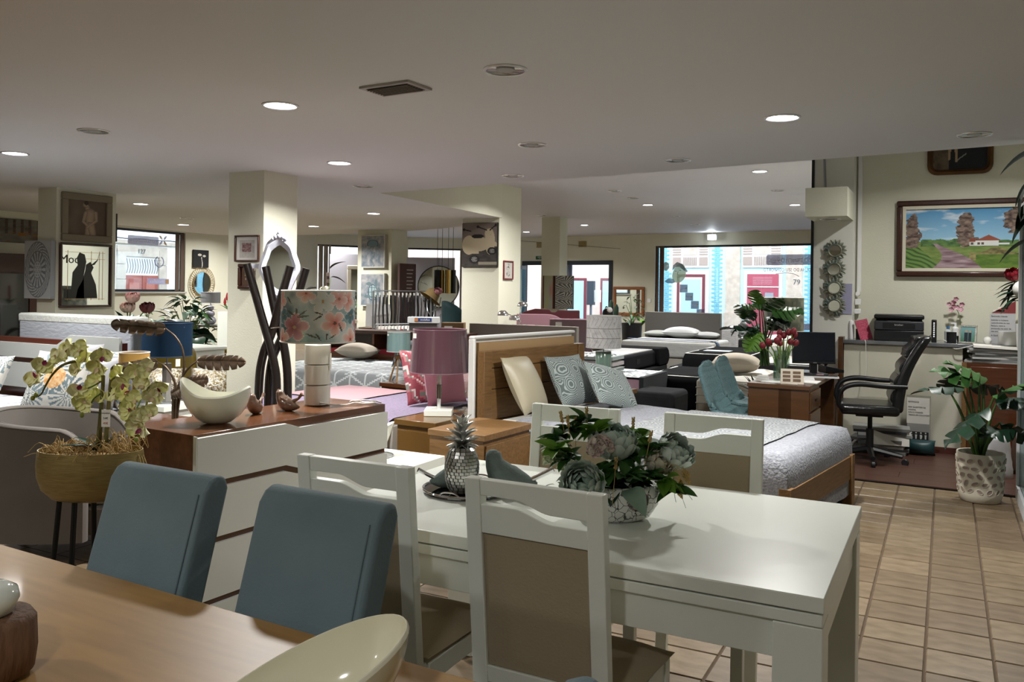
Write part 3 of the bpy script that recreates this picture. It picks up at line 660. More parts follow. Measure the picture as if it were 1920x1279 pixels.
def paper_tag(t, loc, w_=.035, h_=.055, rz_=0, name='price_tag'):
    g_ = MB().box(-w_ / 2, w_ / 2, -.0006, .0006, -h_, 0).build(name, M('paper_white', 'e6e4dd', .8), t, loc=loc, rot=(0, 0, rz_)); return g_
CYLW = M('white_ceramic_lamp', 'cfcec6', .15, coat=.4)
t = thing('floral_table_lamp', 'white cylinder lamp with a floral print shade on the dresser', 'table lamp', (-3.0, 3.545, .851), YAW)
for i in range(3): MB().lathe([(.064, i * .109 + .002), (.069, i * .109 + .005), (.069, i * .109 + .104), (.065, i * .109 + .107)], 40).build('base_segment', CYLW, t, smooth=40)
MB().cyl((0, 0, .32), (0, 0, .42), .006).build('stem', GREYM, t)
drum(t, .196, .192, .342, .612, PRINT, lambda u, v: flower_print((-u + .25) % 1, v), 210, 60, film=True)
paper_tag(t, (.075, -.02, .28), .012, .09, 1.2)
MB().tube(cr([(.03, -.065, .02), (.09, -.05, .008), (.16, -.03, .006), (.2, .01, .012), (.26, 0, .01), (.31, .03, .012), (.25, .05, .008), (.2, .03, .02), (.17, .05, .01), (.24, .02, .025), (.3, .06, .015), (.34, .04, .01)], 6), .004, 6).build('cord', M('white_cord', 'dedcd6', .5), t)
# ---------------------------------------------------------------- coat stand
BAM = M('dark_bamboo', '1a0f0b', .35, vary=('0d0908', 6, (8, 8, 1), 1.8), coat=.15)
t = thing('bamboo_coat_stand', 'coat stand of four crossed dark bamboo poles in front of the pillar', 'coat stand', (-4.26, 4.56, 0), YAW)
cp = lambda px, py, d: ((px - 510) * .0038, d, 1.4925 - (py - 533.9) * .0038)
for pts in ([(462, 496, -.06), (488, 585, -.05), (513, 673, -.05), (521, 740, -.06), (523, 920, -.14)], [(489, 500, .05), (507, 578, .04), (518, 614, .03), (531, 673, .03), (536, 743, .02), (537, 920, -.02)],
            [(540, 499, -.02), (524, 560, -.03), (508, 622, -.02), (492, 665, -.02), (483, 729, 0), (480, 920, .03)], [(562, 502, .1), (540, 580, .09), (517, 640, .07), (502, 680, .06), (494, 755, .09), (492, 920, .16)]):
    MB().tube(cr([cp(*p) for p in pts], 6), [.029, .029, .03, .03, .028], 14).build('pole', BAM, t, smooth=50)
MB().tube([cp(508, 615, -.06), cp(521, 613, -.03), cp(524, 616, .06)], .005, 6).build('clasp', CHROME, t)
# ---------------------------------------------------------------- orchid in gold bowl
GOLD = M('brushed_gold', 'a5925f', .42, .7, vary=('7d6d45', 20, (1, 1, 14), 1.8))
t = thing('orchid_planter', 'yellow green orchid in a brushed gold oval bowl on black legs', 'potted orchid', (-3.064, 2.245, 0), YAW)
op = lambda px, py, d=0: ((px - 170) * .002155, d, 1.4925 - (py - 529.2) * .002155)
pf = [(.0, .615), (.45, .615), (.72, .625), (.9, .66), (.985, .71), (1.0, .755), (.985, .80), (.97, .818), (.95, .818), (.955, .79), (.9, .76)]
pot = MB().lathe([(r, z) for r, z in pf], 56, sx=.212, sy=.13, caps=False).build('bowl', GOLD, t, smooth=50)
MB().lathe([(.001, .785), (.955, .785)], 40, sx=.212, sy=.13, caps=False).build('soil', M('straw_base', '8a7047', .95, bump=(60, 1, (1, 1, 1))), t)
for x, y, bx, by in ((-.1, -.04, -.14, -.07), (-.03, -.06, -.035, -.1), (.1, 0.03, .14, .06), (-.02, .07, -.03, .11)): MB().cyl((bx, by, 0), (x, y, .64), .0105).build('leg', BLACKM, t)
MB().tube([(.13 * math.cos(a), .085 * math.sin(a), .63) for a in LIN(0, 2 * PI, 25)], .008, 6).build('leg_ring', BLACKM, t)
R = random.Random(11); b = MB()
for i in range(230):
    x, y = R.uniform(-.19, .19), R.uniform(-.11, .11)
    if (x / .2) ** 2 + (y / .12) ** 2 > 1: continue
    a = R.uniform(0, 2 * PI); l = R.uniform(.04, .1); h = R.uniform(.0, .05) * (1.4 if x > .02 else .7)
    b.tube(cr([(x, y, .79 + h), (x + l * .5 * math.cos(a), y + l * .4 * math.sin(a), .8 + h + R.uniform(0, .03)), (min(.2, x + l * math.cos(a)), y + l * .6 * math.sin(a), .79 + h * .6)], 3), .0016, 4, caps=False)
for k_ in range(3): b.tube(cr([(.19, -.02 + .02 * k_, .82), (.215, -.03 + .02 * k_, .78), (.225 + .02 * k_, -.04, .70)], 4), .0016, 4)
stuff(b.build('straw', M('dry_straw', 'a58a58', .85), t))
cane = [op(188, 840, 0), op(193, 760, 0), op(197, 705, 0)]
for pts in ([(182, 838, .0), (188, 770, .0), (191, 700, 0), (180, 682, -.02), (160, 675, -.03), (128, 682, -.04), (112, 697, -.05), (100, 715, -.05), (90, 735, -.05), (83, 742, -.05)],
            [(193, 838, .02), (197, 770, .02), (202, 700, .02), (208, 690, 0)], [(200, 838, -.01), (205, 770, -.01), (208, 722, -.01), (222, 706, -.03), (245, 702, -.04), (270, 716, -.05), (285, 740, -.06), (286, 752, -.06), (278, 775, -.06), (270, 795, -.07), (272, 806, -.07)],
            [(208, 726, -.01), (225, 716, 0), (243, 708, .02), (262, 705, .03)], [(258, 725, -.03), (268, 745, -.03), (263, 765, -.04), (270, 776, -.05)], [(187, 738, 0), (178, 748, -.02), (173, 765, -.03), (166, 772, -.03)], [(188, 715, 0), (180, 722, -.03), (172, 726, -.04)]):
    MB().tube(cr([op(*p) for p in pts], 5), [.0075, .0075, .006, .004, .003] if pts[0][1] == 838 else .003, 7).build('stem', STEM if pts[0][1] != 838 else M('orchid_cane', '4a5226', .5, vary=('6f6236', 12, (1, 1, 3), 2)), t, smooth=60)
for px, py, d in ((186, 838, .01), (199, 838, .01)): MB().cyl(op(px, py, d), op(px + 5, 715, d), .004).build('stake', M('bamboo_stake', '7d6a3c', .6), t)
ORCH = [(94, 684, -.06, 2.6), (112, 672, -.03, 2.0), (120, 664, 0, 1.4), (140, 655, -.05, 1.2), (160, 655, -.06, .9), (172, 668, -.05, .2), (205, 665, -.07, .1), (200, 685, -.08, -.3), (150, 690, -.02, .5), (155, 730, -.04, 2.9), (178, 715, .0, 1.0), (180, 745, 0, 0),
        (78, 708, -.05, 3.0), (165, 752, -.04, 2.4), (222, 700, .0, .6), (240, 715, -.05, .4), (262, 690, -.05, .5), (285, 687, -.06, 1.2), (240, 738, -.04, 2), (220, 735, -.02, 1), (280, 718, -.06, -.5), (305, 722, -.06, .2), (298, 738, -.07, -.4), (262, 745, -.06, .9), (255, 765, -.07, 2), (280, 775, -.08, .3), (292, 770, -.08, .6), (283, 795, -.09, -.6), (270, 790, -.08, 1.5)]
for i, (px, py, d, a) in enumerate(ORCH):
    b = MB(); face = Matrix.Translation(op(px, py, d)) @ Matrix.Rotation(R.uniform(-.7, .7), 4, 'Z') @ Matrix.Rotation(PI / 2 + R.uniform(-.5, .4), 4, 'X') @ Matrix.Rotation(a, 4, 'Z')
    for k_, (an, L_, W_) in enumerate([(PI / 2, .043, .036), (PI / 2 + 2.1, .041, .029), (PI / 2 - 2.1, .041, .029), (.25, .048, .055), (PI - .25, .048, .055)]):
        b.col = mix(srgb('e2e48e'), srgb('f6f3cf'), R.random()); b.grid(place(petal(L_, W_, .12, .2), face @ Matrix.Rotation(an, 4, 'Z')), 8, 6)
    b.col = srgb('8e2a55' if i % 3 == 0 else 'd9c2a0'); b.grid(place(petal(.022, .02, .7, 0), face @ Matrix.Rotation(-PI / 2, 4, 'Z') @ Matrix.Translation((0, 0, .003))), 3, 3)
    b.col = None; b.build('blossom', PETAL, t, smooth=60)
for px, py in ((82, 738), (76, 744), (272, 808), (167, 774), (267, 818)): MB().ball(op(px, py, -.06), (.009, .009, .011), 8, 6).build('bud', M('orchid_bud', '77802f', .5), t)
for a, L_, rz_ in ((.9, .12, 2.8), (.7, .13, 3.5), (1.0, .12, .5), (.9, .1, 4.3)):
    MB().grid(place(leafblade(L_, .045, .5, .25), Matrix.Translation(op(185, 848, -.02)) @ Matrix.Rotation(rz_, 4, 'Z') @ Matrix.Rotation(-a, 4, 'Y')), 8, 4).build('leaf', LEAFD, t, smooth=60)
g_ = paper_tag(t, op(213, 763, -.07), .034, .068)
for k_, (s_, c_) in enumerate((('ORQUIDEA', '222222'), ('54€', '222222'), ('45€', 'b02020'))): text_mesh('tag_text', s_, .0068 if k_ == 0 else .012, M('ink_' + c_, c_, .8), g_, TX((0, -.0012, -.014 - .02 * k_)), .0002)
MB().cyl((0, 0, 0), (.003, 0, .035), .0006, n=4).build('string', M('paper_white'), g_)
# ---------------------------------------------------------------- grey tub armchair
GREYV = M('grey_velvet', '655f59', .85, sheen=.5, vary=('59544f', 5, (1, 1, 1), 1.6))
t = thing('grey_tub_armchair', 'grey velvet tub armchair with piped curved back behind the orchid', 'armchair', (-4.40, 3.06, 0), .58)
path = [(.24, -.33), (.05, -.345), (-.18, -.32), (-.32, -.2), (-.37, 0), (-.32, .2), (-.18, .32), (.05, .345), (.24, .33)]
cp_ = cr([(x, y, 0) for x, y in path], 6); n_ = len(cp_)
def shell(off, zlo, zhi):
    def fn(u, v):
        i = u * (n_ - 1); k_ = min(int(i), n_ - 2); p = cp_[k_].lerp(cp_[k_ + 1], i - k_); d = (cp_[k_ + 1] - cp_[k_]).normalized(); nn = Vector((d.y, -d.x, 0))
        e = min(u, 1 - u); top = zhi - .10 * max(0, 1 - e / .09) ** 2 + .06 * math.sin(PI * u) ** 2
        return tuple(p + nn * (off * (1.0 - .25 * max(0, v - .8) / .2)) + Vector((0, 0, zlo + (top - zlo) * v)))
    return fn
b = MB().grid(shell(.04, .13, .70), 48, 12).grid(shell(-.04, .13, .70), 48, 12)
b.grid(lambda u, v: tuple(Vector(shell(.04, .13, .70)(u, 1)).lerp(Vector(shell(-.04, .13, .70)(u, 1)), v) + Vector((0, 0, .02 * math.sin(PI * v)))), 48, 4)
for e in (0, 1): b.grid(lambda u, v: tuple(Vector(shell(.04, .13, .70)(e, v)).lerp(Vector(shell(-.04, .13, .70)(e, v)), u) + Vector((.015 * math.sin(PI * u), 0, 0))), 4, 12)
b.build('shell', GREYV, t, smooth=60)
for o_ in (.036, -.036): MB().tube([Vector(shell(o_, .13, .70)(u, 1)) + Vector((0, 0, .008)) for u in LIN(0, 1, 40)], .006, 6).build('piping', GREYV, t)
MB().box(-.28, .42, -.285, .285, .14, .30).build('seat_base', GREYV, t, bevel=.02, seg=3); MB().box(-.27, .46, -.28, .28, .30, .41).build('seat_cushion', M('light_grey_velvet', '8a8580', .85, sheen=.5), t, bevel=.035, seg=4)
for x, y in ((.33, -.25), (.33, .25), (-.28, -.2), (-.28, .2)): MB().cyl((x * 1.08, y * 1.1, 0), (x, y, .15), .016, .024).build('leg', OAK, t)
# ---------------------------------------------------------------- bed with tropical cushions
t = thing('left_storage_bed', 'bed with white and brown stepped headboard at the left edge', 'bed', (-6.65, 4.6, 0))
BRN = M('brown_red_lacquer', '4a2015', .3, coat=.3)
hp = lambda zl, zh, z0: [(-1.0, z0), (.74, z0), (.74, zh), (.12, zh), (-.05, zl), (-1.0, zl)]
MB().box(-1.0, .74, .0, .05, 0, 1.0).build('headboard', BRN, t)
MB().prism(hp(.955, 1.045, .83), -.03, .0, 'y').build('headboard_panel', M('headboard_white', '9c9e9b', .4), t, smooth=0); MB().box(-1.0, .74, -.03, 0, .57, .785).build('headboard_panel', M('headboard_white', '9c9e9b', .4), t)
MB().box(-.95, .9, -1.95, -.1, .0, .28).build('base', M('grey_fabric_base', '6b6b6d', .9), t, bevel=.01)
def floral_white(x, y, ink='4a565c'):
    c = srgb('aeb0b5'); n = fbm(x * 5, y * 5, 1, 3, 5)
    s = abs(math.sin((fbm(x * 3, y * 3, 1, 2, 9) * 9 + x * 3) * 3)); 
    if n > .47 and s < .22: c = mix(c, srgb(ink), .75)
    return c
m_ = MB(); m_.grid(lambda u, v: (-.95 + 1.86 * u, -1.95 + 1.85 * v, .5 + .006 * fbm(u * 20, v * 20, 1, 2)), 90, 70, lambda u, v: floral_white(u * 1.9, v * 1.9)); m_.col = srgb('77777b'); m_.box(-.94, .90, -1.94, -.11, .28, .499)
m_.build('mattress', PRINT, t)
CUSH = {}
def cushion_thing(name, label, loc, w_, h_, d_, rz_, lean, mat=None, colfn=None, group=None, roll=0, cat='cushion', n=14, flat=False):
    b = cushion(w_, d_ if flat else h_, h_ if flat else d_, n, n)
    if flat: b.xf(Matrix.Translation((0, d_ / 2, h_ / 2)) @ Matrix.Rotation(-PI / 2, 4, 'X'))
    if colfn:
        for i, f in enumerate(b.f):
            c = np.mean([b.v[j] for j in f], axis=0); b.fc[i] = colfn(c[0] / w_ + .5, c[2] / h_)
    o = b.build(name, mat or PRINT, None, smooth=70); o.location = loc; o.rotation_euler = Euler((lean, roll, rz_), 'XYZ'); tag(o, label, cat, group); return o
def tropic(u, v, bgc='b9b7b0'):
    c = srgb(bgc)
    for (cx, cy, r, a0) in ((.45, .6, .38, .4), (.8, .25, .3, 2.2), (.15, .2, .28, 4.0), (.9, .9, .25, 3)):
        dx, dy = u - cx, v - cy; d = math.hypot(dx, dy); a = math.atan2(dy, dx)
        if d < r and (a * 3.2 + a0 * 3 + d * 3) % 1 < .32 + .2 * (d / r): c = mix(srgb('3c4a50'), srgb('7d8f95'), fbm(u * 8, v * 8, 1, 2))
    d = math.hypot(u - .52, v - .5)
    if d < .17: c = mix(srgb('b07b3a'), srgb('d9c4a0'), fbm(u * 30, v * 30, 1, 2) * 1.6 - .3)
    return c
GREYC = M('grey_satin_cushion', '86868a', .5, sheen=.4)
for lb, x, y, s_, le, mt_, rz_ in (('white tropical leaf cushion with orange blossom, leftmost on the left bed', -5.98, 4.02, .5, -.5, None, .35), ('plain grey cushion with lighter piping between two leaf cushions', -5.78, 4.16, .46, -.5, GREYC, .45),
                                  ('white tropical leaf cushion behind the blue vase', -5.9, 4.36, .46, -.3, None, .1), ('plain grey cushion at the headboard, behind the leaf cushion', -6.25, 4.40, .5, -.25, GREYC, -.1), ('white leaf cushion cut by the left photo edge', -6.55, 3.75, .46, -.5, None, .2)):
    cushion_thing('cushion', lb, (x, y, .515), s_, s_, .15, rz_, le, mt_, None if mt_ else tropic, 'cushions on the left bed', n=64 if mt_ is None else 14)
# wrapped mattress standing behind
t = thing('wrapped_mattress', 'white plastic wrapped mattress standing upright behind the left bed', 'mattress', (-6.75, 4.78, 0))
MB().box(-.80, .72, .0, .17, .0, 1.2).build('mattress', M('white_shrink_wrap', '8f939a', .35, bump=(14, .5, (1, 3, 3))), t, bevel=.03, seg=3)
MB().box(-.81, .73, -.003, .172, 1.12, 1.205).build('wrap_edge', M('white_wrap_edge', 'a5a7a3', .45, bump=(30, .6, (1, 1, 1))), t, bevel=.02, seg=2)
# blue vase on white side table
t = thing('white_side_table', 'low white side table under the pale blue vase', 'side table', (-4.90, 3.68, 0))
MB().box(-.3, .3, -.26, .26, .40, .44).build('top', WHITE, t, bevel=.006)
for x in (-.26, .26):
    for y in (-.22, .22): MB().box(x - .02, x + .02, y - .02, y + .02, 0, .4).build('leg', WHITE, t)
t = thing('blue_vase', 'glossy pale blue bulbous vase with narrow neck', 'vase', (-5.03, 3.62, .441))
MB().lathe([(.05, 0), (.08, .01), (.108, .05), (.112, .085), (.1, .13), (.07, .175), (.04, .215), (.03, .235), (.036, .25), (.042, .252), (.036, .25), (.026, .232)], 36).build('body', M('pale_blue_glaze', '94aebb', .08, coat=.8, vary=('aebfc6', 2, (1, 1, 4), 1.6)), t, smooth=60)
t = thing('white_carton', 'small white carton with grey label beside the blue vase', 'box', (-4.70, 3.66, .441)); MB().box(-.09, .09, -.05, .05, 0, .05).build('box', M('carton_white', 'd0d2d2', .5), t); MB().box(-.04, .05, -.052, -.05, .01, .03).build('print', M('carton_grey', '55585a', .6), t)
# brown nightstand with brass lamp
t = thing('brown_nightstand', 'glossy brown nightstand carrying the brass lamp', 'nightstand', (-5.17, 4.22, 0)); MB().box(-.22, .22, -.2, .25, 0, .46).build('body', CHERRY, t, bevel=.003); MB().box(-.24, .24, -.22, .26, .46, .5).build('top', CHERRY, t, bevel=.004); MB().box(.221, .235, -.17, .22, .25, .43).build('drawer', CHERRY, t)
BRASS = M('brass', 'a5854c', .25, 1)
t = thing('brass_table_lamp', 'brass stem lamp with amber drum shade behind the orchid', 'table lamp', (-5.2, 4.15, .501))
MB().lathe([(.075, 0), (.08, .006), (.075, .014), (.02, .02), (.01, .03)], 28).build('foot', BRASS, t); MB().cyl((0, 0, .02), (0, 0, .34), .012).build('stem', BRASS, t); MB().ball((0, 0, .055), .024, 12, 8).build('glass_ball', M('crystal', 'dfe3e6', .05, trans=.9), t)
drum(t, .103, .103, .32, .49, M('amber_shade', 'a9823f', .8))
# blue velvet lamp
t = thing('white_chest', 'white chest behind the blue lamp', 'chest', (-7.75, 6.9, 0)); MB().box(-.35, .35, -.22, .22, 0, .74).build('body', WHITE, t); MB().box(-.38, .38, -.25, .25, .74, .78).build('top', WHITE, t, bevel=.01)
for z in (.06, .3, .54): MB().box(-.32, .32, -.235, -.22, z, z + .2).build('drawer', WHITE, t, bevel=.003)
t = thing('lamp_plinth', 'small white stand under the blue velvet lamp', 'side table', (-5.72, 4.88, 0)); MB().box(-.17, .17, -.17, .17, .46, .5).build('top', WHITE, t); MB().box(-.14, .14, -.14, .14, 0, .46).build('body', WHITE, t)
t = thing('blue_velvet_lamp', 'table lamp with deep blue velvet drum shade and clear column', 'table lamp', (-5.72, 4.88, .501))
MB().box(-.025, .025, -.025, .025, 0, .33).build('column', M('smoky_acrylic', '9c9a94', .1, trans=.3), t); MB().lathe([(.07, 0), (.07, .012)], 24).build('foot', GREYM, t); MB().cyl((0, 0, .33), (0, 0, .46), .006).build('stem', GREYM, t)
drum(t, .197, .197, .395, .665, M('blue_velvet', '07273f', .7, spec=.2, vary=('061a2c', 3, (1, 1, 1), 2)), trimmat=M('blue_trim', '0c2c48', .6))
# mustard shell chair
t = thing('mustard_chair', 'mustard yellow shell chair behind the blue lamp', 'chair', (-7.05, 6.05, 0), .5); MUS = M('mustard_velvet', '6f5d14', .8, sheen=.5)
MB().grid(lambda u, v: ((2 * u - 1) * .27 * (1 - .15 * v), .22 - .22 * (2 * u - 1) ** 2 + .03 * v, .42 + .42 * v * (1 - .18 * (2 * u - 1) ** 4)), 16, 8).build('backrest', MUS, t, solid=.05, smooth=60)
MB().box(-.24, .24, -.28, .2, .38, .46).build('seat', MUS, t, bevel=.03, seg=3)
for x in (-.2, .2):
    for y in (-.24, .16): MB().cyl((x * 1.15, y * 1.15, 0), (x, y, .39), .011).build('leg', BLACKM, t)
# metal leaf lamp
BRZ = M('antique_bronze', '6b5a48', .4, .8, vary=('3a2c22', 14, (1, 1, 1), 1.8))
t = thing('metal_leaf_lamp', 'bronze floor lamp with arching perforated metal leaves', 'floor lamp', (-4.62, 4.02, 0), YAW)
lp = lambda px, py, d=0: ((px - 327) * .00362, d, 1.4925 - (py - 531.4) * .00362)
MB().lathe([(.13, 0), (.13, .015), (.02, .025)], 28).build('foot', BRZ, t)
trunk = [(327, 940), (327, 850), (328, 780)]
for k_, (pts, tip, wid) in enumerate([([(327, 940), (328, 800), (334, 740), (341, 690), (338, 655), (325, 632), (306, 616)], (213, 603), .17), ([(327, 940), (327, 800), (330, 735), (340, 705), (352, 688), (366, 676)], (460, 671), .13),
                                     ([(327, 940), (326, 800), (328, 730), (322, 705), (308, 686), (295, 679)], (212, 690), .14), ([(327, 940), (328, 800), (334, 725), (345, 715)], (392, 706), .12), ([(327, 940), (326, 820), (325, 745), (322, 738)], (345, 722), .1)]):
    MB().tube(cr([lp(*p, -.01 * k_) for p in pts], 6), [.011, .01, .007, .005], 8).build('stem', BRZ, t, smooth=60)
    p0, p1 = Vector(lp(*pts[-1], -.01 * k_)), Vector(lp(*tip, -.06)); d = p1 - p0
    lf = fingerleaf(d.length, wid, 6, .06, .65, k_)
    lf.xf(Matrix.Translation(p0) @ d.to_track_quat('X', 'Z').to_matrix().to_4x4() @ Matrix.Rotation(.65, 4, 'X')); lf.build('metal_leaf', BRZ, t, solid=.003)
paper_tag(t, lp(333, 672, -.03), .03, .05, .6)
# sequin cushions on a low bench
SEQ = M('gold_sequins', 'a08a5e', .25, .9, vary=('e8e4da', 55, (1, 1, 1), 5), bump=(90, 1, (1, 1, 1))); SEQB = M('blue_sequins', '4a6a80', .25, .8, vary=('c9dbe4', 55, (1, 1, 1), 5), bump=(90, 1, (1, 1, 1)))
t = thing('low_bench', 'low bench carrying the sequin cushions behind the dresser', 'bench', (-6.38, 5.42, 0), YAW); MB().box(-.55, .5, -.28, .2, .3, .42).build('seat', GREYV, t, bevel=.03); 
for x in (-.45, .4): MB().box(x - .03, x + .03, -.2, .15, 0, .3).build('leg', BLACKM, t)
for lb, x, y, s_, mt_, rz_ in (('shiny gold sequin cushion against the pillar', -6.03, 5.62, .42, SEQ, .45), ('silvery gold sequin cushion beside the metal leaf lamp', -6.42, 5.42, .38, SEQ, .45), ('blue silver sequin cushion under the blue lamp', -6.75, 5.22, .36, SEQB, .45)):
    cushion_thing('sequin_cushion', lb, (x, y, .425), s_, .3, .2, rz_, -.35, mt_, None, 'sequin cushions')
# ================================================================ bedroom displays in the middle
def ringmat(name, c1, c2, scale, freq, st=(1, 1, 1), rough=.8, bump=.3):
    """cloth with concentric oval line pattern"""
    m = bpy.data.materials.new(name); m.use_nodes = True; nt = m.node_tree; b = nt.nodes['Principled BSDF']; b.inputs['Roughness'].default_value = rough; b.inputs['Sheen Weight'].default_value = .2; N = nt.nodes.new; L = nt.links.new
    tc, mp, vo, mu, si, rp, bp = N('ShaderNodeTexCoord'), N('ShaderNodeMapping'), N('ShaderNodeTexVoronoi'), N('ShaderNodeMath'), N('ShaderNodeMath'), N('ShaderNodeValToRGB'), N('ShaderNodeBump')
    mp.inputs['Scale'].default_value = st; vo.inputs['Scale'].default_value = scale; vo.inputs['Randomness'].default_value = .25; mu.operation = 'MULTIPLY'; mu.inputs[1].default_value = freq; si.operation = 'SINE'
    rp.color_ramp.elements[0].position = .0; rp.color_ramp.elements[1].position = .45; rp.color_ramp.elements[0].color = (*srgb(c2), 1); rp.color_ramp.elements[1].color = (*srgb(c1), 1); bp.inputs['Strength'].default_value = bump; bp.inputs['Distance'].default_value = .004
    L(tc.outputs['Object'], mp.inputs[0]); L(mp.outputs[0], vo.inputs['Vector']); L(vo.outputs['Distance'], mu.inputs[0]); L(mu.outputs[0], si.inputs[0]); L(si.outputs[0], rp.inputs[0]); L(rp.outputs[0], b.inputs['Base Color']); L(si.outputs[0], bp.inputs['Height']); L(bp.outputs[0], b.inputs['Normal']); return m
def colour_by(b, fn):
    for i, f in enumerate(b.f): b.fc[i] = fn(*np.mean([b.v[j] for j in f], axis=0))
    return b
def cab(name, label, loc, rz_, w_, d_, h_, mat, cat='nightstand', drawers=2, front='-y', group=None, top=.04, body=None):
    """small cabinet with overhanging top and drawers; width x, depth y"""
    t = thing(name, label, cat, loc, rz_, group); MB().box(-w_ / 2 + .015, w_ / 2 - .015, -d_ / 2 + .02, d_ / 2, 0, h_ - top).build('body', body or mat, t, bevel=.002); MB().box(-w_ / 2, w_ / 2, -d_ / 2, d_ / 2 + .005, h_ - top, h_).build('top', mat, t, bevel=.003)
    n = drawers; hh = (h_ - top - .06) / n
    for i in range(n): MB().box(-w_ / 2 + .03, w_ / 2 - .03, -d_ / 2 + .002, -d_ / 2 + .02, .04 + i * hh, .04 + (i + 1) * hh - .012).build('drawer', mat, t, bevel=.003)
    return t
# ---- oak bed
t = thing('oak_bed', 'oak bed with grey patterned bedspread behind the white table', 'bed', (-2.95, 5.30, 0), math.radians(-9)); bed1 = t
for y in (0, 1.29): MB().box(-.065, .0, y, y + .09, 0, 1.03).build('headboard_post', OAK, t, bevel=.003)
for i, (z0, z1) in enumerate(((.30, .52), (.525, .745), (.75, .90), (.905, 1.03))): MB().box(-.055, -.012, .09, 1.29, z0, z1).build('headboard_plank', OAK, t, bevel=.003)
for y0, y1 in ((.02, .055), (1.325, 1.36)): MB().box(0, 2.2, y0, y1, .20, .36).build('side_rail', OAKX, t, bevel=.003)
MB().box(2.165, 2.2, .055, 1.325, .20, .36).build('foot_rail', OAK, t, bevel=.003)
for y in (.0, 1.31): MB().box(2.14, 2.21, y, y + .07, 0, .37).build('foot_post', OAK, t, bevel=.003)
MB().box(.02, 2.12, .06, 1.32, .3, .53).build('mattress', M('mattress_white', 'd4d4d0', .8), t, bevel=.04, seg=3)
SPREAD = ringmat('ogee_bedspread', '9b9e9f', '5f6468', 6, 60, (1, 1.7, 1)); KNIT = M('knit_bedspread', '95979c', .85, vary=('72747d', 60, (1, 1.5, 1), 3), bump=(70, .8, (1, 1.5, 1)), sheen=.3)
drape(.25, 2.16, .03, 1.35, .565, 0, .2, .24, .24, 60, 40, wave=.03, seed=3).build('bedspread', KNIT, t, smooth=80)
drape(1.02, 1.98, .02, 1.36, .575, 0, 0, .26, .26, 26, 40, wave=.03, seed=3).build('runner', SPREAD, t, smooth=80)
t2 = thing('wrapped_headboard_panel', 'white foam and kraft wrapped panel leaning behind the oak headboard', 'panel', (-2.95, 5.30, 0), math.radians(-9))
MB().box(-.12, -.10, -.03, 1.33, 0, 1.14).build('foam', M('white_foam', 'd9d9d6', .6), t2, bevel=.008, seg=3); MB().box(-.125, -.068, -.035, 1.335, 1.115, 1.14).build('foam_edge', M('white_foam'), t2, bevel=.01, seg=3); MB().box(-.125, -.068, -.035, -.01, 0, 1.12).build('foam_side', M('white_foam'), t2, bevel=.008)
MB().box(-.10, -.07, .02, 1.32, 0, 1.09).build('kraft_board', M('kraft_paper', 'a98a62', .8, bump=(12, .4, (1, 1, 1))), t2)
RING = ringmat('cushion_rings', '9aa3a1', '56615f', 7, 80, (1, 1, 1), bump=.2)
def on_bed(t, lx, ly, lz): return t.matrix_basis @ Vector((lx, ly, lz)) if False else Matrix.Translation(t.location) @ Matrix.Rotation(t.rotation_euler[2], 4, 'Z') @ Vector((lx, ly, lz))
cushion_thing('bed_cushion', 'champagne satin cushion against the oak headboard', on_bed(bed1, .18, .42, .57), .52, .46, .16, math.radians(-9) + PI / 2 + .25, -.45, M('champagne_satin', 'a59c84', .4, sheen=.3), None, 'cushions on the oak bed')
cushion_thing('bed_cushion', 'grey green ring patterned cushion leaning behind its twin', on_bed(bed1, .26, .92, .57), .46, .44, .15, math.radians(-9) + PI / 2 - .1, -.5, RING, None, 'cushions on the oak bed')
cushion_thing('bed_cushion', 'grey green ring patterned cushion lying frontmost on the oak bed', on_bed(bed1, .55, 1.02, .57), .46, .42, .15, math.radians(-9) + PI / 2 - .3, -.75, RING, None, 'cushions on the oak bed', roll=.25)
# ---- nightstands
cab('oak_nightstand', 'oak nightstand with two drawers between the pineapple and the oak bed', (-2.74, 4.90, 0), PI / 2 - math.radians(4), .6, .44, .57, OAK, group='oak nightstands')
cab('oak_nightstand', 'oak nightstand under the green ceramic lamp', (-2.72, 7.05, 0), PI / 2 - math.radians(9), .5, .44, .6, OAK, group='oak nightstands')
HON = M('honey_veneer', '6f5229', .25, vary=('5c421f', 2, (1, 1, .3), 2), coat=.3)
cab('honey_nightstand', 'honey coloured nightstand under the plum lamp', (-3.27, 5.22, 0), math.radians(-3), .36, .62, .555, HON, drawers=1)
# ---- white low table with vessel
t = thing('white_low_table', 'glossy white low table right of the dresser', 'side table', (-3.04, 4.16, 0)); MB().box(-.34, .3, -.26, .28, .30, .45).build('top', WHITE, t, bevel=.004); MB().box(-.28, .24, -.2, .22, 0, .30).build('base', WHITE, t)
t = thing('white_vessel', 'white slanted porcelain vessel standing at the dresser end', 'vase', (-3.12, 4.2, .451), YAW)
MB().grid(lambda u, v: ((.05 + .05 * v ** .6 + .035 * v * math.cos(2 * PI * u)) * math.cos(2 * PI * u), (.05 + .04 * v ** .6) * math.sin(2 * PI * u), (.15 + .06 * math.cos(2 * PI * u)) * v), 40, 10).lathe([(.001, .002), (.05, .002)], 40, caps=False).build('shell', BOWLW, t, smooth=70, solid=.004)
MB().lathe([(.001, .001), (.13, .001), (.135, .005), (.13, .006)], 36, caps=False).build('saucer', M('grey_saucer', 'a9aaa8', .2), t)
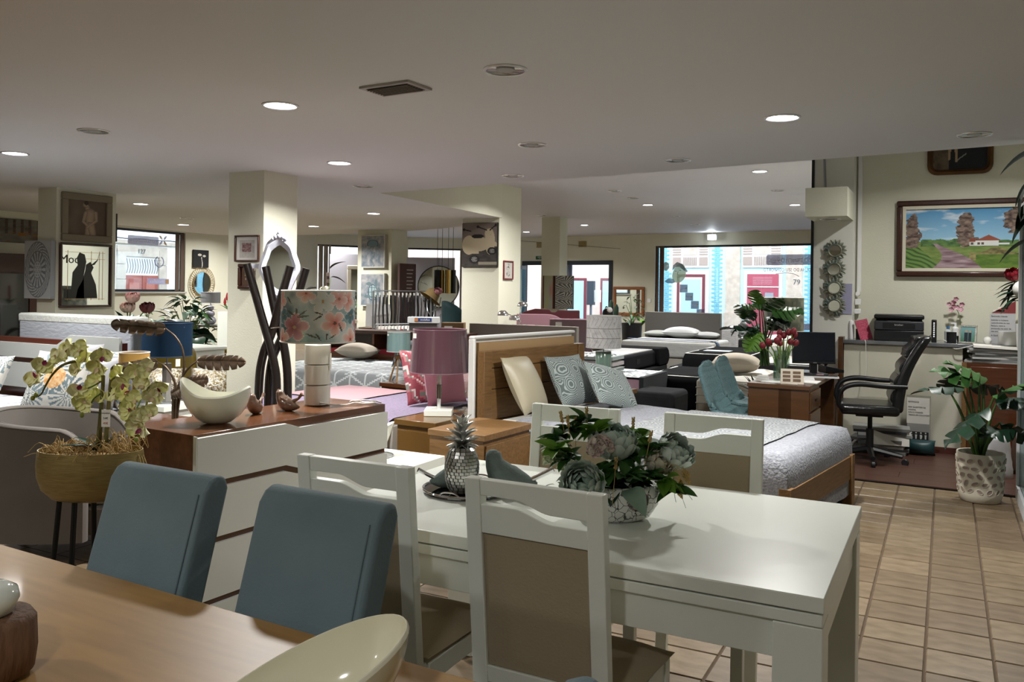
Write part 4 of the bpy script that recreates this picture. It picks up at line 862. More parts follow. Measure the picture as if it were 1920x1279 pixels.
# ---- plum lamp
t = thing('plum_lamp', 'table lamp with plum velvet shade in clear wrap', 'table lamp', (-3.30, 5.25, .556), YAW)
MB().box(-.1, .1, -.1, .1, 0, .045).build('base', WHITE, t, bevel=.003); MB().cyl((0, 0, .045), (0, 0, .12), .013).build('clear_stem', M('frosted_acrylic', 'c9cbc8', .2), t); MB().cyl((0, 0, .12), (0, 0, .22), .02).build('metal_stem', M('dark_nickel', '6d665c', .25, .9), t); MB().cyl((0, 0, .22), (0, 0, .29), .016).build('clear_stem', M('frosted_acrylic'), t); MB().cyl((0, 0, .29), (0, 0, .36), .007).build('stem', GREYM, t)
PLUM = M('plum_velvet', '5a3340', .75, sheen=.4, vary=('4a2833', 4, (1, 1, 1), 1.6))
s = drum(t, .215, .195, .315, .625, PLUM, film=True, trimmat=M('plum_trim', '7d5a66', .5)); paper_tag(t, (-.17, -.125, .6), .03, .035, -.6)
MB().tube(cr([(.13, .06, .01), (.16, .02, .03), (.2, .05, .02), (.17, .08, .04), (.2, .02, .05), (.16, .05, .015), (.1, .06, .005)], 6), .004, 5).build('cord', M('white_cord'), t)
# ---- lilac bed
t = thing('lilac_bed', 'bed with lilac quilt and pink throw behind the dresser', 'bed', (-4.25, 5.75, 0), math.radians(-6)); bed2 = t
MB().box(-1.0, .76, -.66, .66, .0, .26).build('base', OAKX, t, bevel=.004); MB().box(-.98, .74, -.64, .64, .26, .5).build('mattress', M('mattress_white'), t, bevel=.03)
LIL = M('lilac_quilt', '7d7086', .85, vary=('665b70', 45, (1, 1, 1), 2.5), bump=(45, .9, (1, 1.4, 1)), sheen=.2); PNK = M('pink_throw', '9a787e', .9, bump=(40, .4, (1, 1, 1)), sheen=.3)
drape(-.98, .75, -.66, .66, .535, .2, 0, .3, .2, 40, 30, seed=5).build('quilt', LIL, t, smooth=80); drape(-.95, -.1, -.2, .67, .545, .22, 0, 0, .22, 30, 24, seed=5).build('throw', PNK, t, smooth=80)
def redleaf(u, v):
    n = fbm(u * 7, v * 7, 1, 2, 4); a = (u * 5 + v * 3 + n * 2) % 1; return srgb('8a3b46') if a < .5 else (srgb('a8656a') if a < .7 else (srgb('6d7268') if a < .85 else srgb('c9b9b4')))
cushion_thing('bed_cushion', 'red and grey leaf print cushion at the end of the lilac bed', on_bed(bed2, .56, .1, .545), .5, .46, .16, PI / 2 - .45, -.35, None, redleaf, 'cushions on the lilac bed', n=30)
cushion_thing('bed_cushion', 'dusty pink cushion behind the red leaf cushion', on_bed(bed2, .68, .12, .545), .46, .42, .14, PI / 2 - .2, -.2, M('dusty_pink', '8d5763', .8, sheen=.3), None, 'cushions on the lilac bed')
# ---- bed with lattice spread
t = thing('lattice_bed', 'bed with grey white lattice bedspread and dark shelf headboard', 'bed', (-6.15, 8.0, 0), math.radians(3)); bed3 = t
MB().box(-1.0, 1.0, -.72, .75, 0, .3).build('base', M('grey_fabric_base'), t); MB().box(-.98, .98, -.7, .74, .3, .53).build('mattress', M('mattress_white'), t, bevel=.04)
def lattice(x, y, z):
    if z < .53: p, q = x, z - .53
    else: p, q = x, y
    s = .2; r3 = 1.732
    def ln(d): return abs(((d / s) % 1) - .5) > .45
    on = ln(p) or ln(p / 2 + q * r3 / 2) or ln(p / 2 - q * r3 / 2)
    if z >= .53 and y > .32:
        return srgb('3c4447') if fbm(x * 9, y * 9, 1, 3, 6) > .52 else srgb('b9bec0')
    if x < -.45: return srgb('3f4a4c') if abs(math.sin(fbm(p * 4, q * 4, 1, 2, 2) * 22)) < .35 else srgb('a7adad')
    return srgb('c3c8cb') if on else srgb('868b8e')
colour_by(drape(-.98, .98, -.72, .74, .56, .25, .25, .36, 0, 200, 90, seed=7, hn=40), lattice).build('bedspread', PRINT, t, smooth=80)
MB().box(-1.2, 1.0, .8, 1.1, .0, .62).build('headboard_shelf', CHERRY, t, bevel=.003); MB().box(-1.2, 1.0, .78, 1.12, .88, .92).build('headboard_top', WALNUT, t); MB().box(-1.2, 1.0, 1.07, 1.1, .62, .9).build('headboard_back', WALNUT, t)
for x in (-1.2, -.35, .5, .97): MB().box(x, x + .03, .8, 1.1, .62, .88).build('divider', CHERRY, t)
cushion_thing('bed_cushion', 'plain beige pillow lying on the lattice bed', on_bed(bed3, -.42, .28, .575), .5, .2, .3, math.radians(3), 0, M('beige_cotton', 'a59c8e', .85), None, 'cushions on the lattice bed', flat=True)
def darkleaf(u, v): return srgb('2b3338') if fbm(u * 8, v * 8, 1, 3, 1) > .46 else srgb('76838a')
cushion_thing('bed_cushion', 'dark blue leaf print cushion at the right end of the lattice bed', on_bed(bed3, .74, -.1, .575), .42, .34, .2, .2, -.5, None, darkleaf, 'cushions on the lattice bed', n=24)
for x, w_, h_, c in ((-.9, .3, .05, '8a1f2a'), (-.5, .4, .04, '9a9a98'), (-.1, .35, .06, '7a1622'), (.25, .3, .05, 'b9b9b6')):
    tag(MB().box(-w_ / 2, w_ / 2, -.1, .1, 0, h_).build('folded_linen', M('linen_' + c, c, .9), None, loc=on_bed(bed3, x, .93, .621), rot=(0, 0, .05)), {'8a1f2a': 'dark red folded linen at the left in the shelf headboard', '9a9a98': 'grey folded linen in the shelf headboard', '7a1622': 'wine red folded linen mid shelf in the headboard', 'b9b9b6': 'pale folded linen at the right in the shelf headboard'}[c], 'linen', 'linen in the shelf headboard')
# box and white board by the sea canvas pillar
t = thing('cardboard_box', 'brown cardboard box lying on the shelf by the canvas pillar', 'box', on_bed(bed3, .75, .95, .921), .4); MB().box(-.14, .14, -.1, .1, 0, .13).build('box', M('cardboard', '6e5638', .85), t); MB().box(-.1, .0, -.102, -.1, .05, .09).build('label', M('paper_white'), t)
t = thing('low_brown_shelf', 'low reddish brown shelf unit left of the canvas pillar', 'shelf', (-8.45, 11.55, 0), .3); MB().box(-.3, -.27, -.2, .2, 0, .8).build('side', CHERRY, t); MB().box(.27, .3, -.2, .2, 0, .8).build('side', CHERRY, t); MB().box(-.3, .3, -.2, .2, .76, .8).build('top', CHERRY, t); MB().box(-.27, .27, .17, .2, 0, .76).build('back', WALNUT, t)
tag(MB().box(-.2, .2, -.01, .01, 0, .38).build('white_board', M('carton_white'), None, loc=(-8.5, 11.55, .81), rot=(-.15, 0, .5)), 'white board leaning on the low brown shelf', 'board')
# ---- tripod lamp
t = cab('small_brown_nightstand', 'reddish brown nightstand under the tripod lamp', (-4.93, 7.28, 0), math.radians(-4), .48, .42, .5, CHERRY, drawers=2)
t = thing('tripod_lamp', 'small wooden tripod lamp with pale teal shade', 'table lamp', (-5.06, 7.25, .501), YAW)
LWD = M('light_lamp_wood', '8d6b43', .5)
for a in (.5, 2.6, 4.7): MB().cyl((.115 * math.cos(a), .115 * math.sin(a), 0), (.02 * math.cos(a), .02 * math.sin(a), .25), .009).build('leg', LWD, t)
MB().box(-.04, .04, -.025, .025, .235, .275).build('block', LWD, t, bevel=.004); MB().cyl((0, 0, .27), (0, 0, .34), .006).build('stem', BRASS, t)
drum(t, .122, .118, .315, .515, M('pale_teal_shade', '7fa09f', .8), film=True); paper_tag(t, (-.1, -.07, .5), .02, .02, -.4)
t = thing('oak_blocks', 'two stacked oak sample blocks beside the tripod lamp', 'wood sample', (-4.78, 7.28, .501), .2); MB().box(-.05, .05, -.06, .06, 0, .09).build('block', OAK, t); MB().box(-.035, .05, -.06, .06, .091, .17).build('block', OAK, t)
t = thing('leaning_price_card', 'white price card leaning beside the oak blocks', 'price card', (-4.48, 7.42, .0), YAW); MB().box(-.09, .09, -.02, .0, .42, .58).build('card', M('paper_white'), t); MB().box(-.12, .12, -.08, .12, 0, .42).build('stand', M('grey_shelf', '6b675f', .5), t)
for k_ in range(5): MB().box(-.07, .06 - .02 * (k_ % 2), -.022, -.02, .55 - k_ * .025, .556 - k_ * .025).build('print_line', M('grey_ink', '8a8d92', .8), t)
# ---- pink knit bed with grey headboard
t = thing('pink_knit_bed', 'bed with pink cable knit blanket and taupe headboard', 'bed', (-4.32, 8.55, 0), 0); bed4 = t
MB().box(-.72, .35, -.8, .8, 0, .3).build('base', M('grey_fabric_base'), t); CAB = M('pink_cable_knit', 'a08381', .9, vary=('8f7270', 22, (1, 3, 1), 2.5), bump=(22, 1, (1, 3, 1)))
drape(-.72, .35, -.8, .8, .5, .1, 0, .3, 0, 30, 30, seed=9).build('blanket', CAB, t, smooth=80); MB().box(-.7, .34, -.78, .78, .3, .49).build('mattress', M('mattress_white'), t)
drape(-.4, .34, -.3, .6, .515, 0, 0, 0, 0, 16, 16, seed=10).build('sheet', M('pale_pink_cotton', 'bba3a6', .9), t, smooth=80)
MB().box(-1.15, .35, .86, .94, 0, 1.03).build('headboard', M('taupe_board', '7d786f', .8), t, bevel=.004)
def greenleaf(u, v): return srgb('5a6d66') if abs(math.sin((u * 7 + fbm(u * 5, v * 5, 1, 2, 3) * 8))) < .3 and fbm(u * 6 + 3, v * 6, 1, 2, 8) > .42 else srgb('cfd1cd')
cushion_thing('bed_cushion', 'white cushion with green leaf print beside the wrapped panel', on_bed(bed4, .12, .1, .51), .5, .42, .16, .6, -.4, None, greenleaf, 'cushions on the knit bed', n=30)
cushion_thing('bed_cushion', 'grey ribbed cushion behind the plum lamp shade', on_bed(bed4, -.22, .12, .51), .42, .36, .14, .3, -.4, M('ribbed_grey', '7f8082', .85, bump=(40, .5, (3, 1, 1))), None, 'cushions on the knit bed')
# ---- green lamp with chevron shade
t = thing('green_ceramic_lamp', 'sage green cylinder lamp with white chevron shade', 'table lamp', (-2.70, 7.02, .601), YAW)
MB().lathe([(.068, 0), (.07, .004), (.07, .335), (.066, .34), (.01, .341)], 36).build('base', M('sage_glaze', '667f72', .15, coat=.4, vary=('738b7e', 3, (4, 4, 1), 2)), t, smooth=50); MB().cyl((0, 0, .34), (0, 0, .41), .005).build('stem', GREYM, t)
def chev(u, v):
    x = u * 22; y = v * 3.3; k_ = int(y); f = y - k_; s = (x + (f if k_ % 2 else 1 - f) * 1.1) % 1
    c = mix(srgb('d3d1d1'), srgb('a9a8a8'), (fbm(u * 30, v * 9, 1, 3, 2) - .5) * 3); return srgb('6b6256') if s < .06 or f < .05 else c
drum(t, .155, .152, .375, .655, PRINT, chev, 220, 60, film=True)
# ---- linen bed with folded sheets
t = thing('folded_linen_bed', 'small bed with leaf print top and pink valance behind the green lamp', 'bed', (-3.62, 9.1, 0), 0)
MB().box(-.28, .72, -.42, .42, .1, .52).build('base', M('pink_valance', 'a98a98', .9, bump=(20, .4, (1, 1, .3))), t); MB().grid(lambda u, v: (-.28 + 1.02 * u, -.44 + .88 * v, .545 + .008 * fbm(u * 9, v * 9, 1, 2)), 80, 40, lambda u, v: srgb('4d5a60') if fbm(u * 26, v * 14, 1, 3, 12) > .53 else srgb('c3c7c8')).build('leaf_cover', PRINT, t); MB().box(.70, .75, -.44, .44, .2, .55).build('dark_edge', M('dark_cloth', '23282b', .9), t)
for k_, (lb, c) in enumerate((('grey green folded sheet, lowest of the stack', '87928f'), ('mauve printed folded sheet in the middle of the stack', 'a39a9c'), ('black and white leaf print folded sheet on top of the stack', '8f9796'))):
    b = MB().grid(lambda u, v: ((2 * u - 1) * (.32 - .02 * k_), (2 * v - 1) * .2, .035 + .03 * (1 - abs(2 * u - 1) ** 6) * (1 - abs(2 * v - 1) ** 4)), 40, 16, (lambda u, v: srgb('32393c') if fbm(u * 14, v * 9, 1, 3, 3) > .5 else srgb('c0c4c4')) if k_ == 2 else (lambda u, v: mix(srgb(c), srgb('c4c2c2'), fbm(u * 9, v * 9, 1, 2, k_) * .6)))
    b.col = srgb(c); b.box(-.31, .31, -.19, .19, 0, .04); o = b.build('folded_sheet', PRINT, None, loc=(-3.62, 9.08, .56 + .066 * k_)); tag(o, lb, 'folded sheet', 'folded sheets on the small bed')
# ---- black bed, grey headboard bed
DK = M('charcoal_fabric', '28292b', .9, vary=('202123', 8, (1, 1, 1), 2), spec=.15); BK = M('black_cloth', '0b0b0d', .9, spec=.1); QW = M('quilted_white', 'a5a6a4', .85, bump=(12, 1, (1, 1, 1)))
t = thing('black_mattress_bed', 'bed with black sided mattress and charcoal storage base', 'bed', (-4.62, 11.3, 0))
MB().box(-.1, .85, -.6, 1.2, 0, .36).build('storage_base', DK, t, bevel=.01); MB().box(-.1, .80, -.58, 1.1, .37, .6).build('mattress', M('black_mattress_side', '15151a', .9, spec=.15), t, bevel=.04, seg=3); MB().box(-.06, .76, -.53, .75, .598, .612).build('mattress_top', M('white_ticking', 'a5a5a5', .8, bump=(14, .6, (1, 1, 1))), t)
MB().prism([(.76, .4), (.80, .36), (1.2, .36), (1.28, .42), (1.3, .5), (1.26, .58), (1.18, .625), (.74, .625)], -.08, .86, 'x').build('foot_roll', BK, t, bevel=.02)
MB().box(.8015, .806, -.1, .05, .45, .52).build('label', DK, t); MB().box(.851, .856, .28, .29, .02, .34).build('panel_seam', BLACK, t)
tag(MB().box(-.22, .22, -.4, .28, .0, .34).build('charcoal_pouf', DK, None, bevel=.06, seg=3, loc=(-3.535, 12.85, 0)), 'charcoal storage pouf behind the black mattress bed', 'pouf')
cushion_thing('bed_cushion', 'brown satin cushion seen under the chevron lamp shade', (-4.42, 10.95, .615), .5, .18, .34, .2, 0, M('brown_satin', '6e5d52', .4), None, flat=True)
t = thing('grey_headboard_bed', 'bed with tall plain grey headboard and white quilted mattress', 'bed', (-4.10, 13.6, 0)); bed5 = t
MB().box(-.72, .64, .98, 1.08, 0, 1.1).build('headboard', M('grey_headboard', '5c5956', .85, spec=.2), t, bevel=.008); MB().box(-.7, .78, -.25, .95, .05, .38).build('base', M('light_grey_base', '9a978f', .9), t); MB().box(-.72, .8, -.27, .96, .39, .65).build('mattress', QW, t, bevel=.04, seg=3)
drape(-.72, .8, .02, .16, .668, 0, .16, 0, 0, 20, 4, seed=4).build('blue_runner', M('blue_ribbon', '2f4666', .7), t, smooth=80); MB().box(-.6, .72, -.15, .5, .651, .664).build('mattress_top', M('white_ticking'), t)
for lb, x, y, c, w_ in (('flat pillow with green print at the left of the grey headboard', -.42, .68, '858783', .5), ('puffy white printed pillow in the middle of the grey headboard bed', .02, .55, 'a2a3a4', .62), ('flat white pillow with black piping right of the puffy pillow', .42, .68, '909192', .46)):
    cushion_thing('pillow', lb, on_bed(bed5, x, y - .2, .67), w_, .19 if w_ > .6 else .11, .42, 0, 0, M('pillow_' + c, c, .85), None, 'pillows on the grey headboard bed', flat=True)
tag(MB().box(-.45, .35, -.1, .1, .0, .72).build('standing_mattress', M('striped_mattress_side', 'b9b9bb', .8, vary=('8f9193', 10, (1, 1, 8), 3)), None, bevel=.04, seg=3, loc=(-4.05, 17.2, 0)), 'white mattress behind the grey headboard, near the street window', 'mattress')
# ---- black covered tables, right hand mattresses
def blackbed(label, loc, w_, d_, h_, mat, topmat=None, leg=True):
    t = thing('display_bed', label, 'bed', loc); drape(-w_ / 2, w_ / 2, -d_ / 2, d_ / 2, h_ + .012, .28, .28, .28, 0, 14, 14, wave=.03, seed=2).build('cover', mat, t, smooth=80); MB().box(-w_ / 2, w_ / 2, -d_ / 2, d_ / 2, .17, h_).build('mattress', M('mattress_white'), t)
    for x in (-w_ / 2 + .12, w_ / 2 - .12):
        for y in (-d_ / 2 + .1, d_ / 2 - .1): MB().box(x - .02, x + .02, y - .02, y + .02, 0, .17).build('leg', BLACKM, t)
    return t
blackbed('bed under a black cover left of the blue shell chairs', (-2.79, 10.15, 0), .66, 1.2, .5, BK)
blackbed('bed under a black cover with a white paper sheet on it', (-2.85, 12.6, 0), .9, 1.6, .6, BK)
tag(MB().box(-.19, .19, -.12, .12, 0, .004).build('paper_sheet', M('pale_blue_paper', 'c4d3dc', .7), None, loc=(-2.95, 12.3, .615)), 'pale blue paper sheet lying on the black cover', 'paper')
tag(MB().box(-.24, .24, -.28, .28, 0, .45).build('dark_ottoman', DK, None, bevel=.05, seg=3, loc=(-2.66, 8.55, 0)), 'dark grey cube ottoman in front of the folded linen bed', 'ottoman')
def mattress(label, loc, w_, d_, h_, side, lines=0, top='quilted_top', rz_=0):
    t = thing('mattress', label, 'mattress', loc, rz_); MB().box(-w_ / 2, w_ / 2, -d_ / 2, d_ / 2, 0, h_).build('core', side, t, bevel=.03, seg=3)
    MB().grid(lambda u, v: (-w_ / 2 + .02 + (w_ - .04) * u, -d_ / 2 + .02 + (d_ - .04) * v, h_ + .004 + .022 * abs(math.sin(u * w_ * 11)) * abs(math.sin(v * d_ * 11))), 40, 40).build(top, M('quilt_ticking', 'b3b0a8', .85), t, smooth=80)
    MB().box(-w_ / 2 + .02, w_ / 2 - .02, -d_ / 2 + .03, d_ / 2 - .03, -loc[2], 0).build('base', DK, t)
    for k_ in range(lines): z = h_ * (k_ + 1) / (lines + 1); MB().box(-w_ / 2 - .003, w_ / 2 + .003, -d_ / 2 - .003, d_ / 2 + .003, z - .006, z + .004).build('piping', M('grey_piping', '85817a', .8), t, bevel=.002)
    return t
mattress('cream mattress with grey piping behind the blue shell chairs', (-1.92, 9.85, .1), 1.0, 1.5, .42, M('cream_mattress_side', '9c978a', .85), 4)
cushion_thing('pillow', 'plump beige pillow on the cream mattress', (-2.12, 9.55, .535), .56, .24, .34, .1, 0, M('beige_cotton'), None, flat=True)
for lb, x, y, z, sd in (('white topped black sided mattress, frontmost of the row by the window', -1.75, 11.9, .3, BLACK), ('thin white mattress, second in the row by the window', -1.95, 13.4, .42, QW), ('white mattress with printed panel, third in the row by the window', -2.7, 15.3, .42, BLACK)):
    mattress(lb, (x, y, z), .95, 1.3, .26, sd)
# ---- burgundy and mauve headboards, chrome lamp
BUR = M('burgundy_velvet', '4a0f18', .7, sheen=.6); MAU = M('mauve_velvet', '7c5a62', .75, sheen=.5)
t = thing('burgundy_headboard', 'burgundy velvet headboard with scalloped top', 'headboard', (-5.6, 12.1, 0), YAW)
MB().prism([(-.55, 0), (.5, 0), (.5, 1.15), (.16, 1.15), (.12, 1.12), (.06, 1.12), (.02, 1.16), (-.2, 1.17), (-.38, 1.12), (-.5, 1.02), (-.55, .9)], -.05, .05, 'y').build('panel', BUR, t, bevel=.01)
t = thing('mauve_headboard', 'mauve arched headboard in front of the burgundy one', 'headboard', (-5.15, 11.05, 0), YAW)
MB().prism([(-.42, 0), (.35, 0)] + [(.35 * math.cos(a) ** .8 if math.cos(a) > 0 else 0, .75 + .37 * math.sin(a)) for a in LIN(0, PI / 2, 10)] + [(-.12, 1.12), (-.42, 1.12)], -.04, .04, 'y').build('panel', MAU, t, bevel=.008)
t = thing('mauve_wrapped_headboard', 'mauve headboard in clear wrap left of the chevron lamp', 'headboard', (-4.22, 9.82, 0), YAW); MB().box(-.27, .27, -.05, .05, 0, 1.11).build('panel', MAU, t, bevel=.01); MB().box(-.277, .277, -.057, .057, .02, 1.118).build('plastic_wrap', PLFILM, t); MB().box(-.2, -.12, -.06, -.058, 1.02, 1.07).build('sticker', M('paper_white'), t)
t = thing('pink_display_box', 'dusty pink upholstered block beside the chrome lamp', 'block', (-5.3, 10.35, 0), YAW); MB().box(-.35, .3, -.2, .2, 0, .98).build('block', M('dusty_rose', '8d666c', .8), t, bevel=.02)
t = thing('chrome_dome_lamp', 'chrome lamp with three mirrored domes', 'table lamp', (-5.3, 10.35, .981), YAW)
for x, z, dx in ((-.16, .13, .03), (.0, .07, .02), (.11, .26, -.02)):
    MB().lathe([(.001, .075), (.04, .068), (.068, .04), (.078, 0), (.074, 0), (.064, .036), (.001, .07)], 24, (x, -.05, z), caps=False).build('dome', CHROME, t, smooth=60); MB().tube(cr([(.07, 0, 0), (.075, 0, z * .6), (x, -.03, z + .05)], 5), .006, 6).build('arm', CHROME, t)
MB().lathe([(.1, 0), (.1, .012)], 24, (.07, 0, 0)).build('foot', CHROME, t)
# ================================================================ desk corner
# shell chairs
TEALQ = M('teal_quilted', '58777b', .75, sheen=.4, bump=(60, .9, (1, 1, 1)))
def shell_chair(label, loc, rz_):
    t = thing('quilted_shell_chair', label, 'chair', loc, rz_, 'teal shell chairs at the desk')
    prof = cr([(.26, 0, .43), (.1, 0, .415), (-.1, 0, .42), (-.2, 0, .46), (-.25, 0, .56), (-.28, 0, .70), (-.30, 0, .82), (-.305, 0, .885)], 4); n = len(prof)
    def fn(u, v):
        i = v * (n - 1); k_ = min(int(i), n - 2); p = prof[k_].lerp(prof[k_ + 1], i - k_); c = 2 * u - 1
        w_ = .235 * (1 if v < .55 else (1 - ((v - .55) / .452) ** 3.2) ** .5) * (1 - .12 * max(0, .12 - v) / .12); s = math.sin(PI * min(1, v * 1.2))
        q = .003 * math.cos(c * 14 + v * 40) * math.cos(c * 14 - v * 40)
        return (p.x + .05 * c * c * s * (1 if v > .4 else 0) + q, c * w_, p.z + .05 * c * c * (1 if v < .5 else .2))
    MB().grid(fn, 36, 70).build('shell', TEALQ, t, smooth=70, solid=.03)
    for x in (-.16, .18):
        for y in (-.17, .17): MB().cyl((x * 1.3, y * 1.2, 0), (x * .8, y * .8, .40), .011, .014).build('leg', OAK, t)
    return t
shell_chair('teal quilted shell chair nearer to the viewer, facing the desk', (-1.585, 7.385, 0), -.05).scale = (.97, .97, .97); shell_chair('teal quilted shell chair farther from the viewer, facing the desk', (-1.60, 8.03, 0), -.05).scale = (.97, .97, .97)
# desk
DSK = M('desk_cherry', '573719', .4, vary=('452910', 3, (1, 10, 10), 1.5), coat=.2)
t = thing('wooden_desk', 'reddish brown office desk with drawers on the right', 'desk', (-1.185, 7.83, 0), math.radians(-2)); desk = t
MB().box(-.25, .25, -.73, .78, .70, .735).build('top', DSK, t, bevel=.003); MB().box(-.245, .1, -.71, -.68, .02, .70).build('front_panel', DSK, t)
MB().box(.0, .24, -.71, -.25, .04, .70).build('drawer_unit', DSK, t)
for z0, z1 in ((.53, .68), (.30, .51), (.06, .28)): d = MB().box(.24, .256, -.70, -.26, z0, z1).build('drawer', DSK, t, bevel=.003); MB().box(.256, .264, -.52, -.44, (z0 + z1) / 2 - .008, (z0 + z1) / 2 + .008).build('handle', BLACKM, d)
MB().box(-.22, .22, .72, .75, 0, .70).build('end_panel', DSK, t)
# vase of tulips
GLS = M('clear_glass', 'e9f0ee', .02, trans=1, ior=1.3)
t = thing('tulip_vase', 'tall glass vase with dark red tulips on the desk', 'vase with flowers', (-1.24, 7.42, .738), YAW); tv = t
MB().lathe([(.045, 0), (.062, .004), (.068, .02), (.066, .25), (.0635, .25), (.064, .02), (.04, .012), (.001, .012)], 28, caps=False).build('vase', glassmat('vase_glass', 'e6efea', .12), t, smooth=60); MB().lathe([(.001, .013), (.0625, .014), (.0625, .12), (.001, .121)], 24, caps=False).build('water', glassmat('water_glass', 'dfe9dd', .1), t)
R = random.Random(3); TUL = M('tulip_red', '5e0f1a', .5, vary=('84202a', 12, (1, 1, 1), 2))
for i, (px, z) in enumerate(((-.16, .44), (-.11, .47), (-.09, .455), (-.06, .48), (-.03, .50), (-.0, .54), (.03, .52), (.06, .55), (.07, .47), (.09, .56), (.11, .53), (.12, .46), (-.02, .46))):
    y = R.uniform(-.07, .06); s = MB().tube(cr([(px * .2, y * .4, .02), (px * .5, y * .7, .2), (px, y, z - .16)], 6), .0045, 6).build('stem', M('tulip_stem', '6d8a3a', .5), t)
    hd = MB().lathe([(.006, 0), (.022, .012), (.026, .03), (.022, .048), (.01, .06)], 10, (0, 0, 0)); hd.xf(Matrix.Translation((px, y, z - .17)) @ Euler((R.uniform(-.3, .3), px * 3, 0)).to_matrix().to_4x4()); hd.build('tulip_head', TUL, t, smooth=60)
for i in range(16):
    a = R.uniform(0, 2 * PI); m = Matrix.Translation((R.uniform(-.03, .03), R.uniform(-.03, .03), R.uniform(.04, .12))) @ Matrix.Rotation(a, 4, 'Z') @ Matrix.Rotation(-1.35, 4, 'Y'); MB().grid(place(leafblade(R.uniform(.14, .22), .03, .12, .3), m), 7, 3).build('leaf', M('tulip_leaf', '54752f', .5), t, smooth=60)
# big philodendron behind, on the floor
t = thing('split_leaf_plant', 'tall split leaf philodendron behind the tulips', 'potted plant', (-1.62, 8.75, 0), YAW)
MB().lathe([(.12, 0), (.15, .02), (.17, .3), (.175, .32), (.16, .32), (.155, .28), (.001, .28)], 28, caps=False).build('pot', BLACK, t, smooth=50)
pp = lambda px, py, d=0: ((px - 1478) * .00525, d, 1.4925 - (py - 547) * .00525)
for k_, (bx, by, tx, ty, W, mt, d) in enumerate([(1462, 575, 1418, 562, .28, LEAFG, -.05), (1450, 590, 1397, 612, .3, LEAFD, -.1), (1475, 585, 1500, 550, .3, LEAFG, .1), (1478, 580, 1465, 540, .26, LEAFL, .12), (1485, 590, 1530, 570, .32, LEAFG, -.1), (1465, 612, 1425, 625, .26, LEAFD, .05), (1455, 622, 1390, 598, .2, LEAFD, -.12),
                                                (1460, 625, 1440, 645, .22, LEAFL, -.1), (1490, 605, 1520, 618, .26, LEAFD, -.12), (1485, 600, 1508, 598, .28, LEAFD, .12), (1500, 625, 1512, 585, .24, LEAFD, .15), (1450, 600, 1440, 580, .24, LEAFG, .1)]):
    b0 = Vector(pp(1470 + (k_ % 4) * 5, 690, .02 * (k_ % 3))); p0, p1 = Vector(pp(bx, by, d)), Vector(pp(tx, ty, d - .08)); dr = p1 - p0
    MB().tube(cr([b0, (b0 + p0) / 2 + Vector((0, 0, .06)), p0], 6), [.011, .008, .005], 7).build('stem', M('philo_stem', '3c5a2c', .5), t, smooth=60)
    lf = fingerleaf(max(.24, dr.length * 1.05), W, 6, .3, .75, k_); lf.xf(Matrix.Translation(p0) @ dr.to_track_quat('X', 'Z').to_matrix().to_4x4() @ Matrix.Rotation(R.uniform(-.5, .5), 4, 'X')); lf.build('leaf', mt, t, smooth=60)
t = thing('agave_plant', 'spiky agave in black pot behind the desk corner', 'potted plant', (-1.70, 8.75, 0)); MB().lathe([(.07, 0), (.09, .45), (.08, .45), (.001, .42)], 20, caps=False).build('pot', BLACK, t)
for i in range(14):
    a = 2 * PI * i / 14; m = Matrix.Translation((0, 0, .44)) @ Matrix.Rotation(a, 4, 'Z') @ Matrix.Rotation(-.55 - .5 * (i % 2), 4, 'Y'); MB().grid(place(leafblade(.24, .032, .1, .4), m), 7, 3).build('leaf', LEAFD, t, smooth=60)
t = thing('floral_floor_lamp', 'floor lamp with dark floral shade by the street window', 'floor lamp', (-1.75, 10.6, 0)); MB().lathe([(.14, 0), (.14, .02)], 24).build('foot', BLACKM, t); MB().cyl((0, 0, 0), (0, 0, 1.05), .01).build('pole', BLACKM, t)
drum(t, .23, .23, 1.02, 1.42, PRINT, lambda u, v: mix((.05, .06, .05), (.22, .22, .17), fbm(u * 22, v * 6, 1, 3, 3) * 2 - .6), 80, 24)
# desk objects
t = thing('computer_monitor', 'black widescreen computer monitor on the desk', 'monitor', (-1.07, 8.12, .736), math.radians(22)); mon = t
b = MB().box(-.19, .19, -.02, .02, .10, .39); b.xf(Matrix.Rotation(-.08, 4, 'X')); b.build('housing', BLACK, t, bevel=.004); b = MB().box(-.178, .178, -.023, -.0205, .125, .38); b.xf(Matrix.Rotation(-.08, 4, 'X')); b.build('screen', M('screen_dark', '15171d', .15), t)
MB().box(-.03, .03, 0, .03, .01, .2).build('neck', BLACK, t); MB().box(-.11, .11, -.08, .08, 0, .015).build('stand', BLACK, t, bevel=.004); text_mesh('screen_logo', 'ASUS', .014, M('logo_grey', 'a9a9a9', .5), t, TX((0, -.036, .112)))
t = thing('keyboard', 'white keyboard in front of the monitor', 'keyboard', (-1.0, 7.86, .737), math.radians(14)); MB().box(-.17, .17, -.05, .05, 0, .015).build('base', M('white_plastic'), t); 
for i in range(4): MB().box(-.16, .16, -.044 + i * .023, -.026 + i * .023, .015, .02).build('key_row', BLACK if i % 2 else M('dark_grey_plastic', '3a3b3d', .5), t)
t = thing('desk_telephone', 'black desk telephone at the far end of the desk', 'telephone', (-.96, 8.45, .737), .6); MB().prism([(-.09, 0), (.09, 0), (.09, .03), (-.09, .07)], -.08, .08, 'y').build('body', BLACK, t, bevel=.005); MB().tube(cr([(-.08, -.06, .08), (-.09, -.02, .1), (-.09, .04, .1), (-.08, .08, .08)], 5), [.02, .014, .014, .02], 8).build('handset', BLACK, t)
